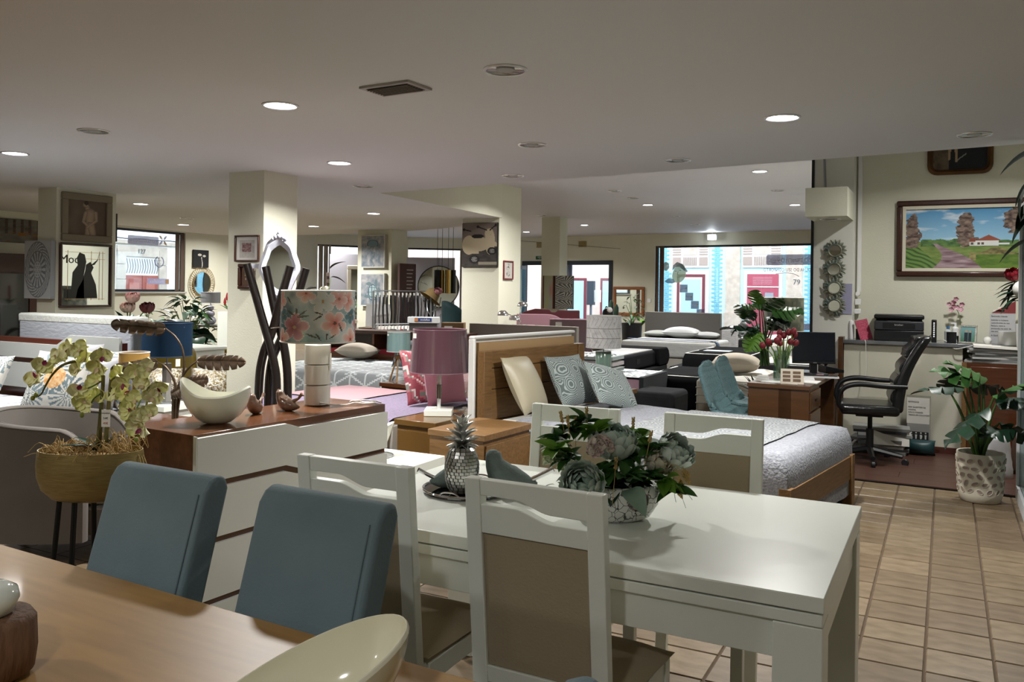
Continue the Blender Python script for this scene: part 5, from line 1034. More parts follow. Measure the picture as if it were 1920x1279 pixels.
for n_, lb, x, y, w_, d_, h_, c in (('paper_stack', 'loose white papers in the middle of the desk', -1.1, 7.62, .2, .26, .012, 'd6d6d4'), ('paper_stack', 'white papers fanned at the right desk edge', -1.02, 7.4, .18, .22, .008, 'dcdcd8'), ('paper_stack', 'white papers under the tulip vase', -1.2, 7.3, .3, .24, .003, 'd2d2cf'), ('note_block', 'small white block of cards at the desk corner', -1.37, 7.3, .08, .07, .05, 'c9c9c5')):
    o = MB(); [o.box(-w_ / 2 + R.uniform(-.02, .02), w_ / 2, -d_ / 2, d_ / 2 + R.uniform(-.02, .02), h_ * k_ / 3, h_ * (k_ + .9) / 3) for k_ in range(3)]; tag(o.build(n_, M('paper_' + c, c, .8), None, loc=(x, y, .737 if h_ > .004 else .7362), rot=(0, 0, R.uniform(-.4, .4))), lb, 'papers')
t = thing('desk_calendar', 'tent shaped desk calendar with pictures beside the tulips', 'calendar', (-1.12, 7.22, .737), .2); MB().prism([(-.05, 0), (.05, 0), (0, .12)], -.09, .09, 'x').build('tent', M('calendar_card', 'c9bfae', .7), t)
for i in range(3):
    for j in range(2): MB().box(-.075 + j * .08, -.015 + j * .08, -.045 + .014 * i, -.041 + .014 * i, .02 + .03 * i, .042 + .03 * i).build('picture', M('cal_pic', '7a6552', .7), t)
tag(MB().box(-.04, .04, -.02, .02, 0, .03).build('tape_dispenser', BLACK, None, bevel=.008, loc=(-1.1, 7.95, .737)), 'small black tape dispenser before the monitor', 'tape dispenser'); tag(MB().box(-.03, .03, -.02, .02, 0, .015).build('sticky_notes', M('pink_note', 'c48a90', .8), None, loc=(-1.0, 8.0, .737)), 'pink sticky note pad under the monitor', 'notepad')
# office chair
LTH = M('black_leather', '101113', .32, coat=.15, bump=(25, .3, (1, 1, 1)))
t = thing('office_chair', 'black leather office chair on castors at the desk', 'office chair', (-.585, 8.05, 0), PI + math.radians(8))
for i in range(5):
    a = 2 * PI * i / 5 + .35; d = Vector((math.cos(a), math.sin(a), 0)); MB().tube([d * .03 + Vector((0, 0, .115)), d * .27 + Vector((0, 0, .08))], [.03, .02], 8).build('foot', BLACK, t); MB().lathe([(.026, -.016), (.03, -.012), (.03, .012), (.026, .016)], 14).xf(Matrix.Translation(d * .29 + Vector((0, 0, .032))) @ Matrix.Rotation(a, 4, 'Z') @ Matrix.Rotation(PI / 2, 4, 'X')).build('castor', BLACK, t)
MB().cyl((0, 0, .1), (0, 0, .30), .032).build('gas_cover', BLACK, t); MB().cyl((0, 0, .28), (0, 0, .42), .02).build('gas_lift', BLACKM, t); MB().box(-.1, .12, -.09, .09, .41, .44).build('mechanism', BLACKM, t)
MB().box(-.22, .26, -.25, .25, .44, .53).build('seat', LTH, t, bevel=.035, seg=4)
def bk(u, v):
    z = .47 + .66 * v; x = -.2 - .30 * v * v * .35 - .12 * v + .03 * math.sin(v * PI); return x, z
b = MB(); prof = [bk(0, v) for v in LIN(0, 1, 12)]; b.prism([(x + .045, z) for x, z in prof] + [(x - .045, z) for x, z in prof[::-1]], -.235, .235, 'y'); b.build('backrest', LTH, t, bevel=.03, seg=3)
b = MB().box(-.2, .2, -.2, .2, 0, 1); MB().prism([(bk(0, v)[0] + .075 + .012 * math.sin(v * 40), bk(0, v)[1]) for v in LIN(.72, .99, 8)] + [(bk(0, v)[0] + .03, bk(0, v)[1]) for v in LIN(.99, .72, 4)], -.19, .19, 'y').build('headrest', LTH, t, bevel=.02)
for k_ in range(3): v0 = .12 + k_ * .2; MB().prism([(bk(0, v)[0] + .045 + .022 * math.sin((v - v0) / .18 * PI), bk(0, v)[1]) for v in LIN(v0, v0 + .18, 8)] + [(bk(0, v0 + .18)[0] + .02, bk(0, v0 + .18)[1]), (bk(0, v0)[0] + .02, bk(0, v0)[1])], -.2, .2, 'y').build('back_pad', LTH, t, bevel=.01)
for s in (-1, 1): MB().tube(cr([(.18, s * .22, .46), (.27, s * .27, .53), (.24, s * .28, .66), (.12, s * .28, .71), (-.1, s * .28, .70), (-.27, s * .26, .70)], 6), [.018, .02, .022, .024, .022, .018], 10).build('armrest', BLACK, t, smooth=60)
# counter wall
WW = M('white_wall_paint'); MARB = M('grey_marble', '77797c', .2, vary=('3d3f44', 5, (1, 1, 1), 2.2), coat=.3)
cw = struct(MB().box(-.88, .14, 8.78, 9.15, 0, 1.0).build('wall_counter', M('cream_counter_wall', 'cfcdbd', .85, vary=('bdb9a6', 2, (1, 1, 1), 2)), smooth=0), 'low cream counter wall behind the office chair')
MB().box(-.89, .62, 8.74, 9.15, 1.0, 1.035).build('marble_top', MARB, cw, bevel=.004); MB().box(-.93, -.885, 8.74, 9.15, 0, 1.06).build('wood_end', DSK, cw)
struct(MB().box(-.88, .14, 8.765, 8.78, .0, .07).build('baseboard_counter', M('baseboard_red_brown', '4a2117', .5), smooth=0), 'reddish baseboard under the counter')
t = thing('brown_side_cabinet', 'reddish brown cabinet behind the monstera', 'cabinet', (.50, 8.8, 0)); MB().box(-.36, .5, -.25, .3, 0, .88).build('body', CHERRY, t); MB().box(-.37, -.33, -.27, -.25, 0, .88).build('frame', OAK, t); MB().box(-.3, .1, -.265, -.25, .05, .85).build('door', CHERRY, t, bevel=.004); MB().box(.12, .48, -.265, -.25, .05, .85).build('door', CHERRY, t, bevel=.004)
ORD = ['lowest', 'second lowest', 'third lowest', 'fourth from below', 'fifth from below', 'sixth from below', 'seventh from below', 'eighth from below', 'topmost']
for k_ in range(7):
    w_ = R.uniform(.24, .32); z = .882 + k_ * .018; tag(MB().box(-w_ * .9, w_, -.15, .15, 0, .016).build('paper_pile_sheet', M('newsprint_%d' % (k_ % 3), ('8f8f8d', '77787a', 'b5b5b2')[k_ % 3], .8), None, loc=(.45 + R.uniform(-.03, .03), 8.72, z), rot=(0, 0, R.uniform(-.12, .12))), 'folded newspaper, %s in the pile on the brown side cabinet' % ORD[k_], 'newspaper', 'newspapers on the side cabinet')
tag(MB().box(-.25, .33, -.16, .14, 0, .02).build('white_folder', M('paper_white'), None, loc=(.47, 8.7, 1.012), rot=(0, .03, 0)), 'white folder on top of the newspaper pile', 'folder')
tag(MB().lathe([(.096, 0), (.098, .002), (.098, .12), (.09, .122), (.001, .12)], 30).build('white_canister', M('white_canister', 'c9c9c5', .4), None, loc=(.52, 8.86, 1.036)), 'white round canister at the counter end', 'canister')
# things on the counter
y0 = 8.95; z0 = 1.036; PK = lambda px: -.878 + (px - 1585) * .00472
t = thing('laser_printer', 'black laser printer on the marble counter', 'printer', (PK(1685), 8.96, z0), math.radians(3))
MB().box(-.215, .215, -.16, .17, 0, .1).build('paper_tray', BLACK, t, bevel=.006); MB().box(-.215, .215, -.165, .17, .102, .19).build('body', M('printer_grey', '2a2c31', .5), t, bevel=.01); MB().box(-.218, .218, -.165, .17, .21, .25).build('lid', BLACK, t, bevel=.012); MB().box(-.2, .2, -.1, .165, .19, .21).build('output_slot', M('dark_slot', '060607', .6), t); MB().box(-.09, .09, -.168, -.165, .002, .028).build('tray_handle', M('dark_slot'), t); MB().box(-.14, .14, -.1675, -.165, .12, .175).build('front_flap', BLACK, t, bevel=.002); text_mesh('printer_logo', 'brother', .024, M('logo_silver', 'b8b8b8', .5), t, TX((0, -.169, .155)))
for i in range(2): MB().box(-.1, .1, -.1665, -.166, .185 + i * .006, .187 + i * .006).build('slot_line', GREYM, t)
t = thing('internet_router', 'upright black router with white lights on the counter', 'router', (PK(1750), 8.93, z0)); MB().box(-.022, .022, -.07, .07, 0, .21).build('body', BLACK, t, bevel=.006)
for i in range(8): MB().box(-.005, .005, -.0715, -.07, .05 + i * .018, .057 + i * .018).build('indicator', M('led_white', 'ffffff', .4, emit=1.5), t)
t = thing('pen_holder', 'dark pen holder full of pens beside the red notebook', 'pen holder', (PK(1612), 8.92, z0)); MB().lathe([(.036, 0), (.038, .1), (.034, .1), (.034, .005), (.001, .005)], 20, caps=False).build('cup', BLACK, t)
for i in range(9): a = R.uniform(0, 2 * PI); MB().cyl((.015 * math.cos(a), .015 * math.sin(a), .01), (.04 * math.cos(a), .04 * math.sin(a), R.uniform(.13, .18)), .004, n=6).build('pen', [BLACK, M('pen_red', '8a2020', .5), GREYM, M('pen_blue', '28406e', .5)][i % 4], t)
tag(MB().lathe([(.022, 0), (.024, .01), (.024, .165), (.02, .18), (.001, .185)], 20).build('spray_can', M('white_plastic'), None, loc=(PK(1596), 8.9, z0)), 'tall white spray tube at the counter end', 'tube')
t = thing('red_notebook', 'red spiral notebook leaning against the printer', 'notebook', (PK(1622) + .02, 8.86, z0)); b = MB().box(-.06, .06, -.006, .006, 0, .2); b.xf(Matrix.Rotation(-.3, 4, 'Y') @ Matrix.Rotation(-.1, 4, 'X') @ Matrix.Rotation(.5, 4, 'Z')); b.build('cover', M('red_cover', '8f1f33', .6, vary=('b8506a', 60, (1, 1, 3), 4)), t)
t = thing('plastic_bottle', 'clear bottle with blue cap on the counter', 'bottle', (PK(1775), 9.0, z0)); MB().lathe([(.03, 0), (.032, .1), (.012, .12), (.012, .125)], 18).build('bottle', M('milky_plastic', 'b9c0c2', .3), t); MB().lathe([(.014, .125), (.014, .15)], 14).build('cap', M('blue_cap', '3f74a8', .4), t)
t = thing('pump_bottle', 'white pump dispenser behind the bottle', 'bottle', (PK(1788), 9.06, z0)); MB().lathe([(.03, 0), (.03, .13), (.01, .15), (.01, .17)], 18).build('bottle', M('white_plastic'), t); MB().box(-.035, .01, -.006, .006, .17, .185).build('pump', M('white_plastic'), t)
tag(MB().lathe([(.042, 0), (.043, .1), (.039, .1), (.039, .005), (.001, .005)], 22, caps=False).build('black_cup', BLACK, None, loc=(PK(1781), 8.86, z0)), 'plain black cup beside the silver photo frame', 'cup')
t = thing('photo_frame', 'silver photo frame with a couple picture on the counter', 'photo frame', (PK(1809), 8.87, z0), -.25); fr = Matrix.Rotation(-.16, 4, 'X'); b = MB()
for x0, x1, a, c in ((-.075, -.06, 0, .17), (.06, .075, 0, .17), (-.06, .06, 0, .015), (-.06, .06, .155, .17)): b.box(x0, x1, -.008, .008, a, c)
b.xf(fr); b.build('frame', M('beaded_silver', 'b3b0a6', .35, .7, bump=(120, 1, (1, 1, 1))), t); b = MB().grid(lambda u, v: (-.06 + .12 * u, -.003, .015 + .14 * v), 24, 28, lambda u, v: srgb('1c2530') if (abs(u - .38) < .13 or abs(u - .65) < .12) and v < .62 else (srgb('b38a72') if (math.hypot(u - .38, (v - .7) * 1.1) < .08 or math.hypot(u - .65, (v - .68) * 1.1) < .08) else mix(srgb('3e6a44'), srgb('6f9a9c'), v + .3 * fbm(u * 8, v * 8, 1, 2)))); b.xf(fr); b.build('picture', PRINT, t)
t = thing('pink_orchid', 'small pink orchid behind the photo frame', 'potted orchid', (PK(1795), 9.06, z0), 0); MB().lathe([(.03, 0), (.04, .06), (.036, .06), (.001, .05)], 18, caps=False).build('pot', BLACK, t); MB().tube(cr([(0, 0, .05), (.01, 0, .18), (-.01, 0, .28), (-.04, -.02, .33)], 6), .003, 6).build('stem', STEM, t); MB().grid(place(leafblade(.12, .05, .3, .2), Matrix.Translation((0, 0, .06)) @ Matrix.Rotation(-.5, 4, 'Y')), 6, 4).build('leaf', LEAFD, t)
for x, z in ((-.09, .36), (-.05, .38), (-.02, .33), (.02, .36), (-.07, .31), (-.03, .41), (.01, .31), (-.05, .34)):
    b = MB(); f_ = Matrix.Translation((x, -.02 + R.uniform(-.02, .02), z)) @ Matrix.Rotation(PI / 2 + R.uniform(-.4, .4), 4, 'X')
    for q in range(5): b.col = mix(srgb('c57f97'), srgb('e3c3cb'), R.random()); b.grid(place(petal(.028, .028, .15, .2), f_ @ Matrix.Rotation(q * 2 * PI / 5, 4, 'Z')), 3, 3)
    b.col = None; b.build('blossom', PETAL, t, smooth=60)
tag(MB().ball((0, 0, .035), .035, 18, 12).build('white_globe', M('frosted_white', 'd5d5d0', .5), None, loc=(PK(1843), 8.85, z0)), 'small white globe beside the notice board', 'globe')
t = thing('invoice_notice', 'house shaped grey notice board with red gable on the counter', 'notice', (PK(1866), 9.0, z0), 0); MB().prism([(-.09, 0), (.12, 0), (.12, .40), (-.085, .27)], -.004, .004, 'y').build('board', M('notice_grey', 'b3b3b5', .6), t); MB().prism([(-.075, .285), (.12, .285), (.12, .40)], -.006, -.0042, 'y').build('gable', M('notice_red', '7d2f33', .6), t)
for k_, s_ in enumerate(('Estimado Cliente', 'Solicite o numero', 'contribuinte na sua', 'factura, caso o', 'pretenda, no acto da', 'sua encomenda.', 'A Gerência')): text_mesh('notice_text', s_, .019, M('ink_black', '20201f', .7), t, TX((-.075, -.006, .255 - k_ * .026 - (.012 if k_ == 6 else 0) - (.01 if k_ else 0))), .0003, 'LEFT')
MB().box(-.06, .03, -.006, -.004, .30, .312).build('gable_strip', M('paper_white'), t); MB().box(-.02, .06, -.006, -.004, .325, .337).build('gable_strip', M('paper_white'), t)
tag(MB().tube(cr([(0, 0, 0), (.06, -.06, .01), (.12, -.12, -.03), (.16, -.2, -.06), (.3, -.22, -.02)], 6), .004, 6).build('white_cable', M('white_cord'), None, loc=(PK(1755), 8.93, z0 + .012)), 'white cable running over the counter edge', 'cable')
tag(MB().tube(cr([(-.05, .05, .02), (.0, .02, .05), (.05, .05, .03), (.08, 0, .04), (.0, -.03, .02), (.06, .06, .06)], 6), .004, 5).build('tangled_cables', M('cable_tan', '7d6f5c', .6), None, loc=(PK(1733), 9.0, z0)), 'tangled cables between printer and router', 'cables')
tag(MB().tube(cr([(0, 0, 0), (.01, -.02, -.05), (.015, -.02, -.3), (0, -.02, -.42)], 6), .003, 5).build('hanging_cable', M('white_cord'), None, loc=(PK(1625), 8.74, z0 + .004)), 'thin white cable hanging down the counter wall', 'cable')
# switches on duct
t = thing('wall_switches', 'white switches and plugs on the wall duct', 'switch', (-.79, 9.11, 1.28)); MB().box(-.03, .03, -.02, .01, .0, .05).build('socket', M('white_plastic'), t, bevel=.004); MB().box(-.025, .03, -.02, .01, .09, .15).build('switch', M('white_plastic'), t, bevel=.004); MB().lathe([(.025, 0), (.02, .03)], 16).xf(Matrix.Translation((0, 0, .2)) @ Matrix.Rotation(PI / 2, 4, 'X')).build('plug', M('white_plastic'), t)
# flower mirrors
TQ = M('turquoise_patina', '3f6668', .45, .5, vary=('9a8f78', 9, (1, 1, 1), 2)); MIR = M('mirror_glass', 'd5d9d8', .02, 1)
t0 = thing('flower_mirror', 'turquoise metal flower mirror, topmost of four on the white column', 'mirror', (-.985, 8.875, 1.906), 0, 'flower mirrors on the column')
MB().lathe([(.001, .014), (.052, .014), (.053, .012)], 30, caps=False).xf(Matrix.Rotation(PI / 2, 4, 'X')).build('mirror_glass', MIR, t0); MB().tube([(.06 * math.cos(a), -.014, .06 * math.sin(a)) for a in LIN(0, 2 * PI, 33)], .009, 8).build('ring', TQ, t0, smooth=60)
for i in range(16): MB().grid(place(leafblade(.062 if i % 2 else .056, .034, .15, .25), Matrix.Rotation(-2 * PI * i / 16, 4, 'Y') @ Matrix.Translation((.056, -.006 - .006 * (i % 2), 0)) @ Matrix.Rotation(PI / 2, 4, 'X')), 5, 4).build('petal', TQ, t0, smooth=60, solid=.0015)
for z, x, w_ in ((1.721, -.99, 'second from the top'), (1.536, -.986, 'third from the top'), (1.362, -.984, 'lowest of four')): dup(t0, (x, 8.875, z), None, 'turquoise metal flower mirror, %s on the white column' % w_)
tag(MB().box(-.06, .06, -.004, 0, 0, .3).build('lilac_notice', M('lilac_paper', '9c9ab5', .7), None, loc=(-.885, 8.898, 1.28)), 'lilac paper notice behind the lower flower mirrors', 'notice')
# monstera in white cutout pot
t = thing('monstera_plant', 'monstera in a white pot with leaf shaped cutouts', 'potted plant', (.235, 6.98, 0), YAW); mp_ = t
MB().lathe([(.12, 0), (.132, .006), (.146, .06), (.158, .345), (.156, .352), (.146, .35), (.144, .3)], 48, caps=False).build('pot', M('ivory_pot', 'c4bdac', .5), t, smooth=50)
R2 = random.Random(9); cu, rim_ = MB(), MB(); q = lambda a, z, o: ((.1415 + .048 * z + o) * math.cos(a), (.1415 + .048 * z + o) * math.sin(a), z)
for j in range(5):
    for i in range(15):
        a0 = 2 * PI * (i + .5 * (j % 2)) / 15; z0_ = .088 + j * .053; an = R2.uniform(-1.2, 1.2); rx, rz2 = R2.uniform(.022, .027), R2.uniform(.012, .017)
        pts = [(a0 + (rx * math.cos(h) * math.cos(an) - rz2 * math.sin(h) * math.sin(an)) / .15, z0_ + rx * math.cos(h) * math.sin(an) + rz2 * math.sin(h) * math.cos(an)) for h in LIN(0, 2 * PI, 11)[:-1]]
        cu.add([q(a, z, .0035) for a, z in pts], [list(range(10))]); rim_.tube([q(a, z, .004) for a, z in pts + pts[:1]], .0022, 4, caps=False)
stuff(cu.build('cutouts', M('taupe_liner', '8a7a70', .7), t, smooth=0)); stuff(rim_.build('cutout_rims', M('ivory_pot'), t))
mpx = lambda px, py, d=0: ((px - 1842) * .0038, d, 1.4925 - (py - 552) * .0038)
MB().lathe([(.001, .30), (.14, .30)], 30, caps=False).build('soil', M('dark_soil', '2a221b', .95), t)
for k_, (bx, by, tx, ty, W, mt, d) in enumerate([(1800, 735, 1705, 705, .2, LEAFD, -.05), (1830, 765, 1730, 800, .3, LEAFD, -.15), (1845, 720, 1765, 675, .26, LEAFG, .05), (1860, 715, 1800, 665, .3, LEAFG, .1), (1850, 745, 1905, 690, .34, LEAFG, -.1), (1865, 800, 1832, 795, .2, LEAFD, -.2), (1855, 790, 1895, 800, .26, LEAFD, -.15), (1870, 760, 1910, 745, .24, LEAFD, .0), (1800, 745, 1790, 715, .2, LEAFD, .12), (1838, 730, 1880, 720, .3, LEAFD, .15)]):
    b0 = Vector(mpx(1838 + 3 * (k_ % 4), 865, .02 * (k_ % 3))); p0, p1 = Vector(mpx(bx, by, d)), Vector(mpx(tx, ty, d - .06)); dr = p1 - p0
    MB().tube(cr([b0, b0.lerp(p0, .55) + Vector((0, 0, .05)), p0], 6), [.014, .011, .006], 8).build('stem', M('monstera_stem', '3d5a22', .5), t, smooth=60)
    lf = fingerleaf(max(.24, dr.length), W, 4, .35, .55, k_ + 30); lf.xf(Matrix.Translation(p0) @ dr.to_track_quat('X', 'Z').to_matrix().to_4x4() @ Matrix.Rotation(R.uniform(-.4, .4), 4, 'X')); lf.build('leaf', mt, t, smooth=60)
MB().box(-.012, .012, -.09, -.088, .32, .37).build('tag', M('paper_white'), t)
# floor clutter by the counter
for k_ in range(9):
    w_ = R.uniform(.2, .26); tag(MB().box(-w_, w_, -.13, .13, 0, .026).build('magazine', M('magazine_%d' % (k_ % 4), ('8a8a87', '5f6063', 'a9a9a5', '46484c')[k_ % 4], .6), None, loc=(-.52 + R.uniform(-.04, .04), 8.58, .013 + k_ * .0265), rot=(0, 0, R.uniform(-.15, .15))), 'magazine, %s in the floor stack behind the office chair' % ORD[k_ if k_ < 8 else 8], 'magazine', 'magazines stacked on the floor')
tag(MB().box(-.16, .14, -.003, .003, 0, .13).build('loose_leaflet', M('paper_white'), None, loc=(-.42, 8.43, .1), rot=(-.3, 0, .1)), 'white leaflet hanging off the magazine stack', 'leaflet')
tag(cushion(.26, .14, .16, 10, 8).build('teal_bag', M('teal_plastic', '1f3c3f', .4), None, smooth=70, loc=(-.2, 8.6, .012)), 'dark teal bag beside the magazine stack', 'bag')
t = thing('priority_notice', 'acrylic stand with hygiene and priority notices on the floor', 'sign', (-.215, 8.70, .013), 0); MB().box(-.105, .1, -.006, .0, .0, .53).build('acrylic', glassmat('acrylic', 'e9ecec', .1), t); b = MB().box(-.1, .09, -.012, -.008, .27, .51); b.build('upper_sheet', M('paper_white'), t); MB().box(-.095, .095, -.012, -.008, .01, .27).build('lower_sheet', M('notice_sheet_grey', '9d9c99', .7), t); MB().box(-.085, .085, -.0135, -.012, .12, .195).build('pictogram_band', M('sign_dark', '2c2a2a', .6), t)
for k_, s_ in enumerate(('ESTIMADOS', 'POR QUESTÕES DE', 'HIGIENE,', 'NÃO É POSSIVEL', 'TROCA DE COLCHÕES')): text_mesh('notice_text', s_, .017, M('ink_black'), t, TX((-.088, -.0135, .47 - k_ * .024 - (.025 if k_ else 0))), .0003, 'LEFT')
for k_ in range(6): MB().box(-.08, .08 - .03 * (k_ % 2), -.0135, -.012, .1 - k_ * .015, .104 - k_ * .015).build('text_line', M('ink_grey', '5a5856', .8), t)
WP = M('picto_white', 'dddcd8', .7)
for k_, x in enumerate((-.06, -.02, .02, .06)): MB().ball((x, -.0145, .183), (.007, .002, .007), 8, 6).build('pictogram', WP, t); MB().prism([(x - .008, .168), (x + .009, .168), (x + .007 + (.006 if k_ == 2 else 0), .15), (x + .006, .128), (x - .006, .128), (x - .007, .15)], -.0155, -.0135, 'y').build('pictogram', WP, t)
MB().tube([(-.06 + .013 * math.cos(a), -.0148, .138 + .013 * math.sin(a)) for a in LIN(0, 2 * PI, 20)], .002, 5).build('pictogram', WP, t)
for lb, x, y, s_ in (('white crumpled plastic bag behind the monstera pot', .38, 7.9, 1.0), ('brown paper bag with rope handle beside the brown cabinet', .62, 8.15, 1.2)):
    wt = 'white' in lb; b = MB().grid(lambda u, v: ((.11 - .03 * v) * math.cos(2 * PI * u) * s_ * (1 + .2 * fbm(u * 9, v * 5, 1, 2)), (.08 - .03 * v) * math.sin(2 * PI * u) * s_ * (1 + .3 * fbm(u * 9 + 3, v * 5, 1, 2)), .33 * s_ * v), 24, 10); tag(b.build('carrier_bag', M('white_bag' if wt else 'kraft_bag', 'c9c7cb' if wt else '4a3526', .4 if wt else .8), None, smooth=40, loc=(x, y, .012), solid=.002), lb, 'bag')
# white display cabinet at the right edge
t = thing('white_display_cabinet', 'white framed glass display cabinet at the right photo edge', 'cabinet', (.47, 5.2, 0)); PW = M('white_profile', 'd0d2d4', .35)
MB().box(.0, .5, -1.0, 2.0, 0, .1).build('plinth', PW, t)
for y in (-1.0, .5, 1.96): MB().box(0, .05, y, y + .04, .1, 2.1).build('post', PW, t)
MB().box(0, .5, -1.0, 2.0, 2.06, 2.14).build('top', PW, t); MB().box(.46, .5, -1, 2, .1, 2.06).build('back', PW, t)
for z in (.6, 1.1, 1.6): MB().box(.05, .45, -.98, 1.98, z, z + .012).build('shelf', glassmat('shelf_glass', 'dfe9e6', .15), t)
for y in (-.96, .54): MB().box(.018, .026, y, y + 1.42, .1, 2.06).build('pane', glassmat('cabinet_glass', 'eef2f2', .12), t)
# paintings
def frame(t, w_, h_, bw, depth, mat, axis='y', name='frame'):
    b = MB(); 
    for x0, x1, a, c in ((-w_ / 2, w_ / 2, 0, bw), (-w_ / 2, w_ / 2, h_ - bw, h_), (-w_ / 2, -w_ / 2 + bw, bw, h_ - bw), (w_ / 2 - bw, w_ / 2, bw, h_ - bw)): b.box(x0, x1, -depth, 0, a, c)
    return b.build(name, mat, t, bevel=min(bw, depth) * .3)
def canvas(t, w_, h_, z, fn, nx, ny, y=-.012, mat=None, name='canvas'):
    return MB().grid(lambda u, v: (-w_ / 2 + w_ * u, y, z + h_ * v), nx, ny, fn).build(name, mat or CANVAS, t, smooth=0)
def landscape(u, v):
    """country lane, trees, white cottage"""
    sky = mix(srgb('8fb8d0'), srgb('3f86b8'), (v - .45) * 1.6); cl = fbm(u * 5, v * 9, 1, 4, 2); c = mix(sky, srgb('d9e0e4'), (cl - .5) * 4 if v > .4 else 0)
    hz = .42 + .03 * math.sin(u * 9)
    if v < hz: c = mix(srgb('4f6a2c'), srgb('8a9a56'), fbm(u * 14, v * 30, 1, 3, 5))
    if .36 < v < .36 + .13 * (.5 + fbm(u * 9, .3, 1, 2, 7)) and u > .12: c = mix(srgb('24482a'), srgb('6a8a4a'), fbm(u * 26, v * 26, 1, 3, 9) * 1.5 - .2)
    if v < .3 + .05 * math.sin(u * 20) and u > .5: c = mix(srgb('3a3a20'), srgb('a89a66'), fbm(u * 22, v * 22, 1, 3, 4) * 1.6 - .3)
    if v < .13 + .1 * (u > .55) and u > .5: c = mix(srgb('35551f'), srgb('6f8a34'), fbm(u * 18, v * 30, 1, 3, 6))
    if u < .27 - .55 * max(0, v - .05) and v < .42: c = mix(srgb('1f3d1c'), srgb('6a8a44'), abs(math.sin((u * .8 + v) * 42 + fbm(u * 8, v * 8, 1, 2) * 4)))
    pc, pw = .25 + .16 * (.42 - v) + .05 * math.sin(v * 9), .02 + .55 * max(0, .42 - v) ** 1.25 * 1.4
    if v < .42 and pc - pw * .35 < u < pc + pw: c = mix(srgb('5d4048'), srgb('b09aa0'), fbm(u * 9, v * 40, 1, 3, 8) * 1.5 - .2)
    for tx, ty, r, sx in ((.05, .68, .22, .055), (.06, .5, .16, .06), (.47, .7, .2, .06), (.48, .52, .14, .07), (.86, .78, .2, .1), (.97, .85, .16, .08)):
        d = math.hypot((u - tx) / sx, (v - ty) / r) + (fbm(u * 30, v * 22, 1, 3, 3) - .5) * 1.1
        if d < 1: c = mix(srgb('3d2f2a'), srgb('9a8577'), fbm(u * 36, v * 30, 1, 3, 11) * 1.7 - .35)
    if .54 < u < .72 and .375 < v < .47: c = srgb('cfd0cc')
    if .50 < u < .54 and .37 < v < .44: c = srgb('c4c2bd')
    if .68 < u < .8 and .39 < v < .42: c = srgb('cdd2d4')
    if .53 < u < .73 and .46 < v < .46 + .09 * (1 - abs(u - .645) / .1): c = srgb('8a4a38')
    if .5 < u < .545 and .44 < v < .5: c = srgb('7a4030')
    if (abs(u - .57) < .008 or abs(u - .6) < .008 or abs(u - .52) < .008) and .39 < v < .43: c = srgb('5a4a44')
    return c
t = thing('landscape_painting', 'landscape painting of a lane and cottage in a dark wooden frame', 'painting', (.19, 9.148, 1.655)); frame(t, 1.27, .745, .055, .05, WALNUT); 
for x0, x1, a, c in ((-.58, .58, .055, .085), (-.58, .58, .66, .69), (-.58, -.55, .085, .66), (.55, .58, .085, .66)): MB().box(x0, x1, -.035, 0, a, c).build('liner', M('cream_liner', 'c9c3b0', .7), t)
canvas(t, 1.1, .575, .085, landscape, 200, 105)
t = thing('rounded_gilt_painting', 'dark figure painting in a gilt frame with rounded corners', 'painting', (.10, 9.148, 2.64))
def rrect(w_, h_, r, n=6): return [(sx * (w_ / 2 - r) + r * math.cos(a), h_ / 2 + sy * (h_ / 2 - r) + r * math.sin(a)) for sx, sy, a0 in ((1, 1, 0), (-1, 1, PI / 2), (-1, -1, PI), (1, -1, 3 * PI / 2)) for a in LIN(a0, a0 + PI / 2, n)]
o_, i_ = rrect(.56, .5, .09), rrect(.46, .40, .05); i_ = [(x, z + .05) for x, z in i_]; b = MB(); n = len(o_)
mid = [((x0 + x1) / 2, (z0 + z1) / 2) for (x0, z0), (x1, z1) in zip(o_, i_)]
for ra, ya, rb, yb in ((o_, 0, o_, -.03), (o_, -.03, mid, -.045), (mid, -.045, i_, -.02), (i_, -.02, i_, 0)):
    for k_ in range(n): q = (k_ + 1) % n; b.quad((ra[k_][0], ya, ra[k_][1]), (ra[q][0], ya, ra[q][1]), (rb[q][0], yb, rb[q][1]), (rb[k_][0], yb, rb[k_][1]))
b.build('frame', M('gilt_wood', '6b4c2a', .35, .5, vary=('4a3018', 6, (1, 1, 1), 2)), t)
def figure(u, v):
    c = srgb('1a1d22')
    if u < .3 and v < .75: c = mix(srgb('3a2a24'), srgb('7a6f5a'), fbm(u * 9, v * 9, 1, 3))
    for x0, y0, x1, y1, w_ in ((.32, .75, .3, .25, .035), (.42, .75, .44, .2, .03), (.3, .85, .45, .8, .06)):
        dx, dy = x1 - x0, y1 - y0; s = max(0, min(1, ((u - x0) * dx + (v - y0) * dy) / (dx * dx + dy * dy)))
        if math.hypot(u - x0 - s * dx, v - y0 - s * dy) < w_ * (1.2 - .6 * s): c = srgb('a58a6a')
    if abs(v - (.2 + .9 * (u - .42))) < .015 and .42 < u < .62: c = srgb('8f8c84')
    return c
canvas(t, .47, .41, .045, figure, 70, 60, -.01)
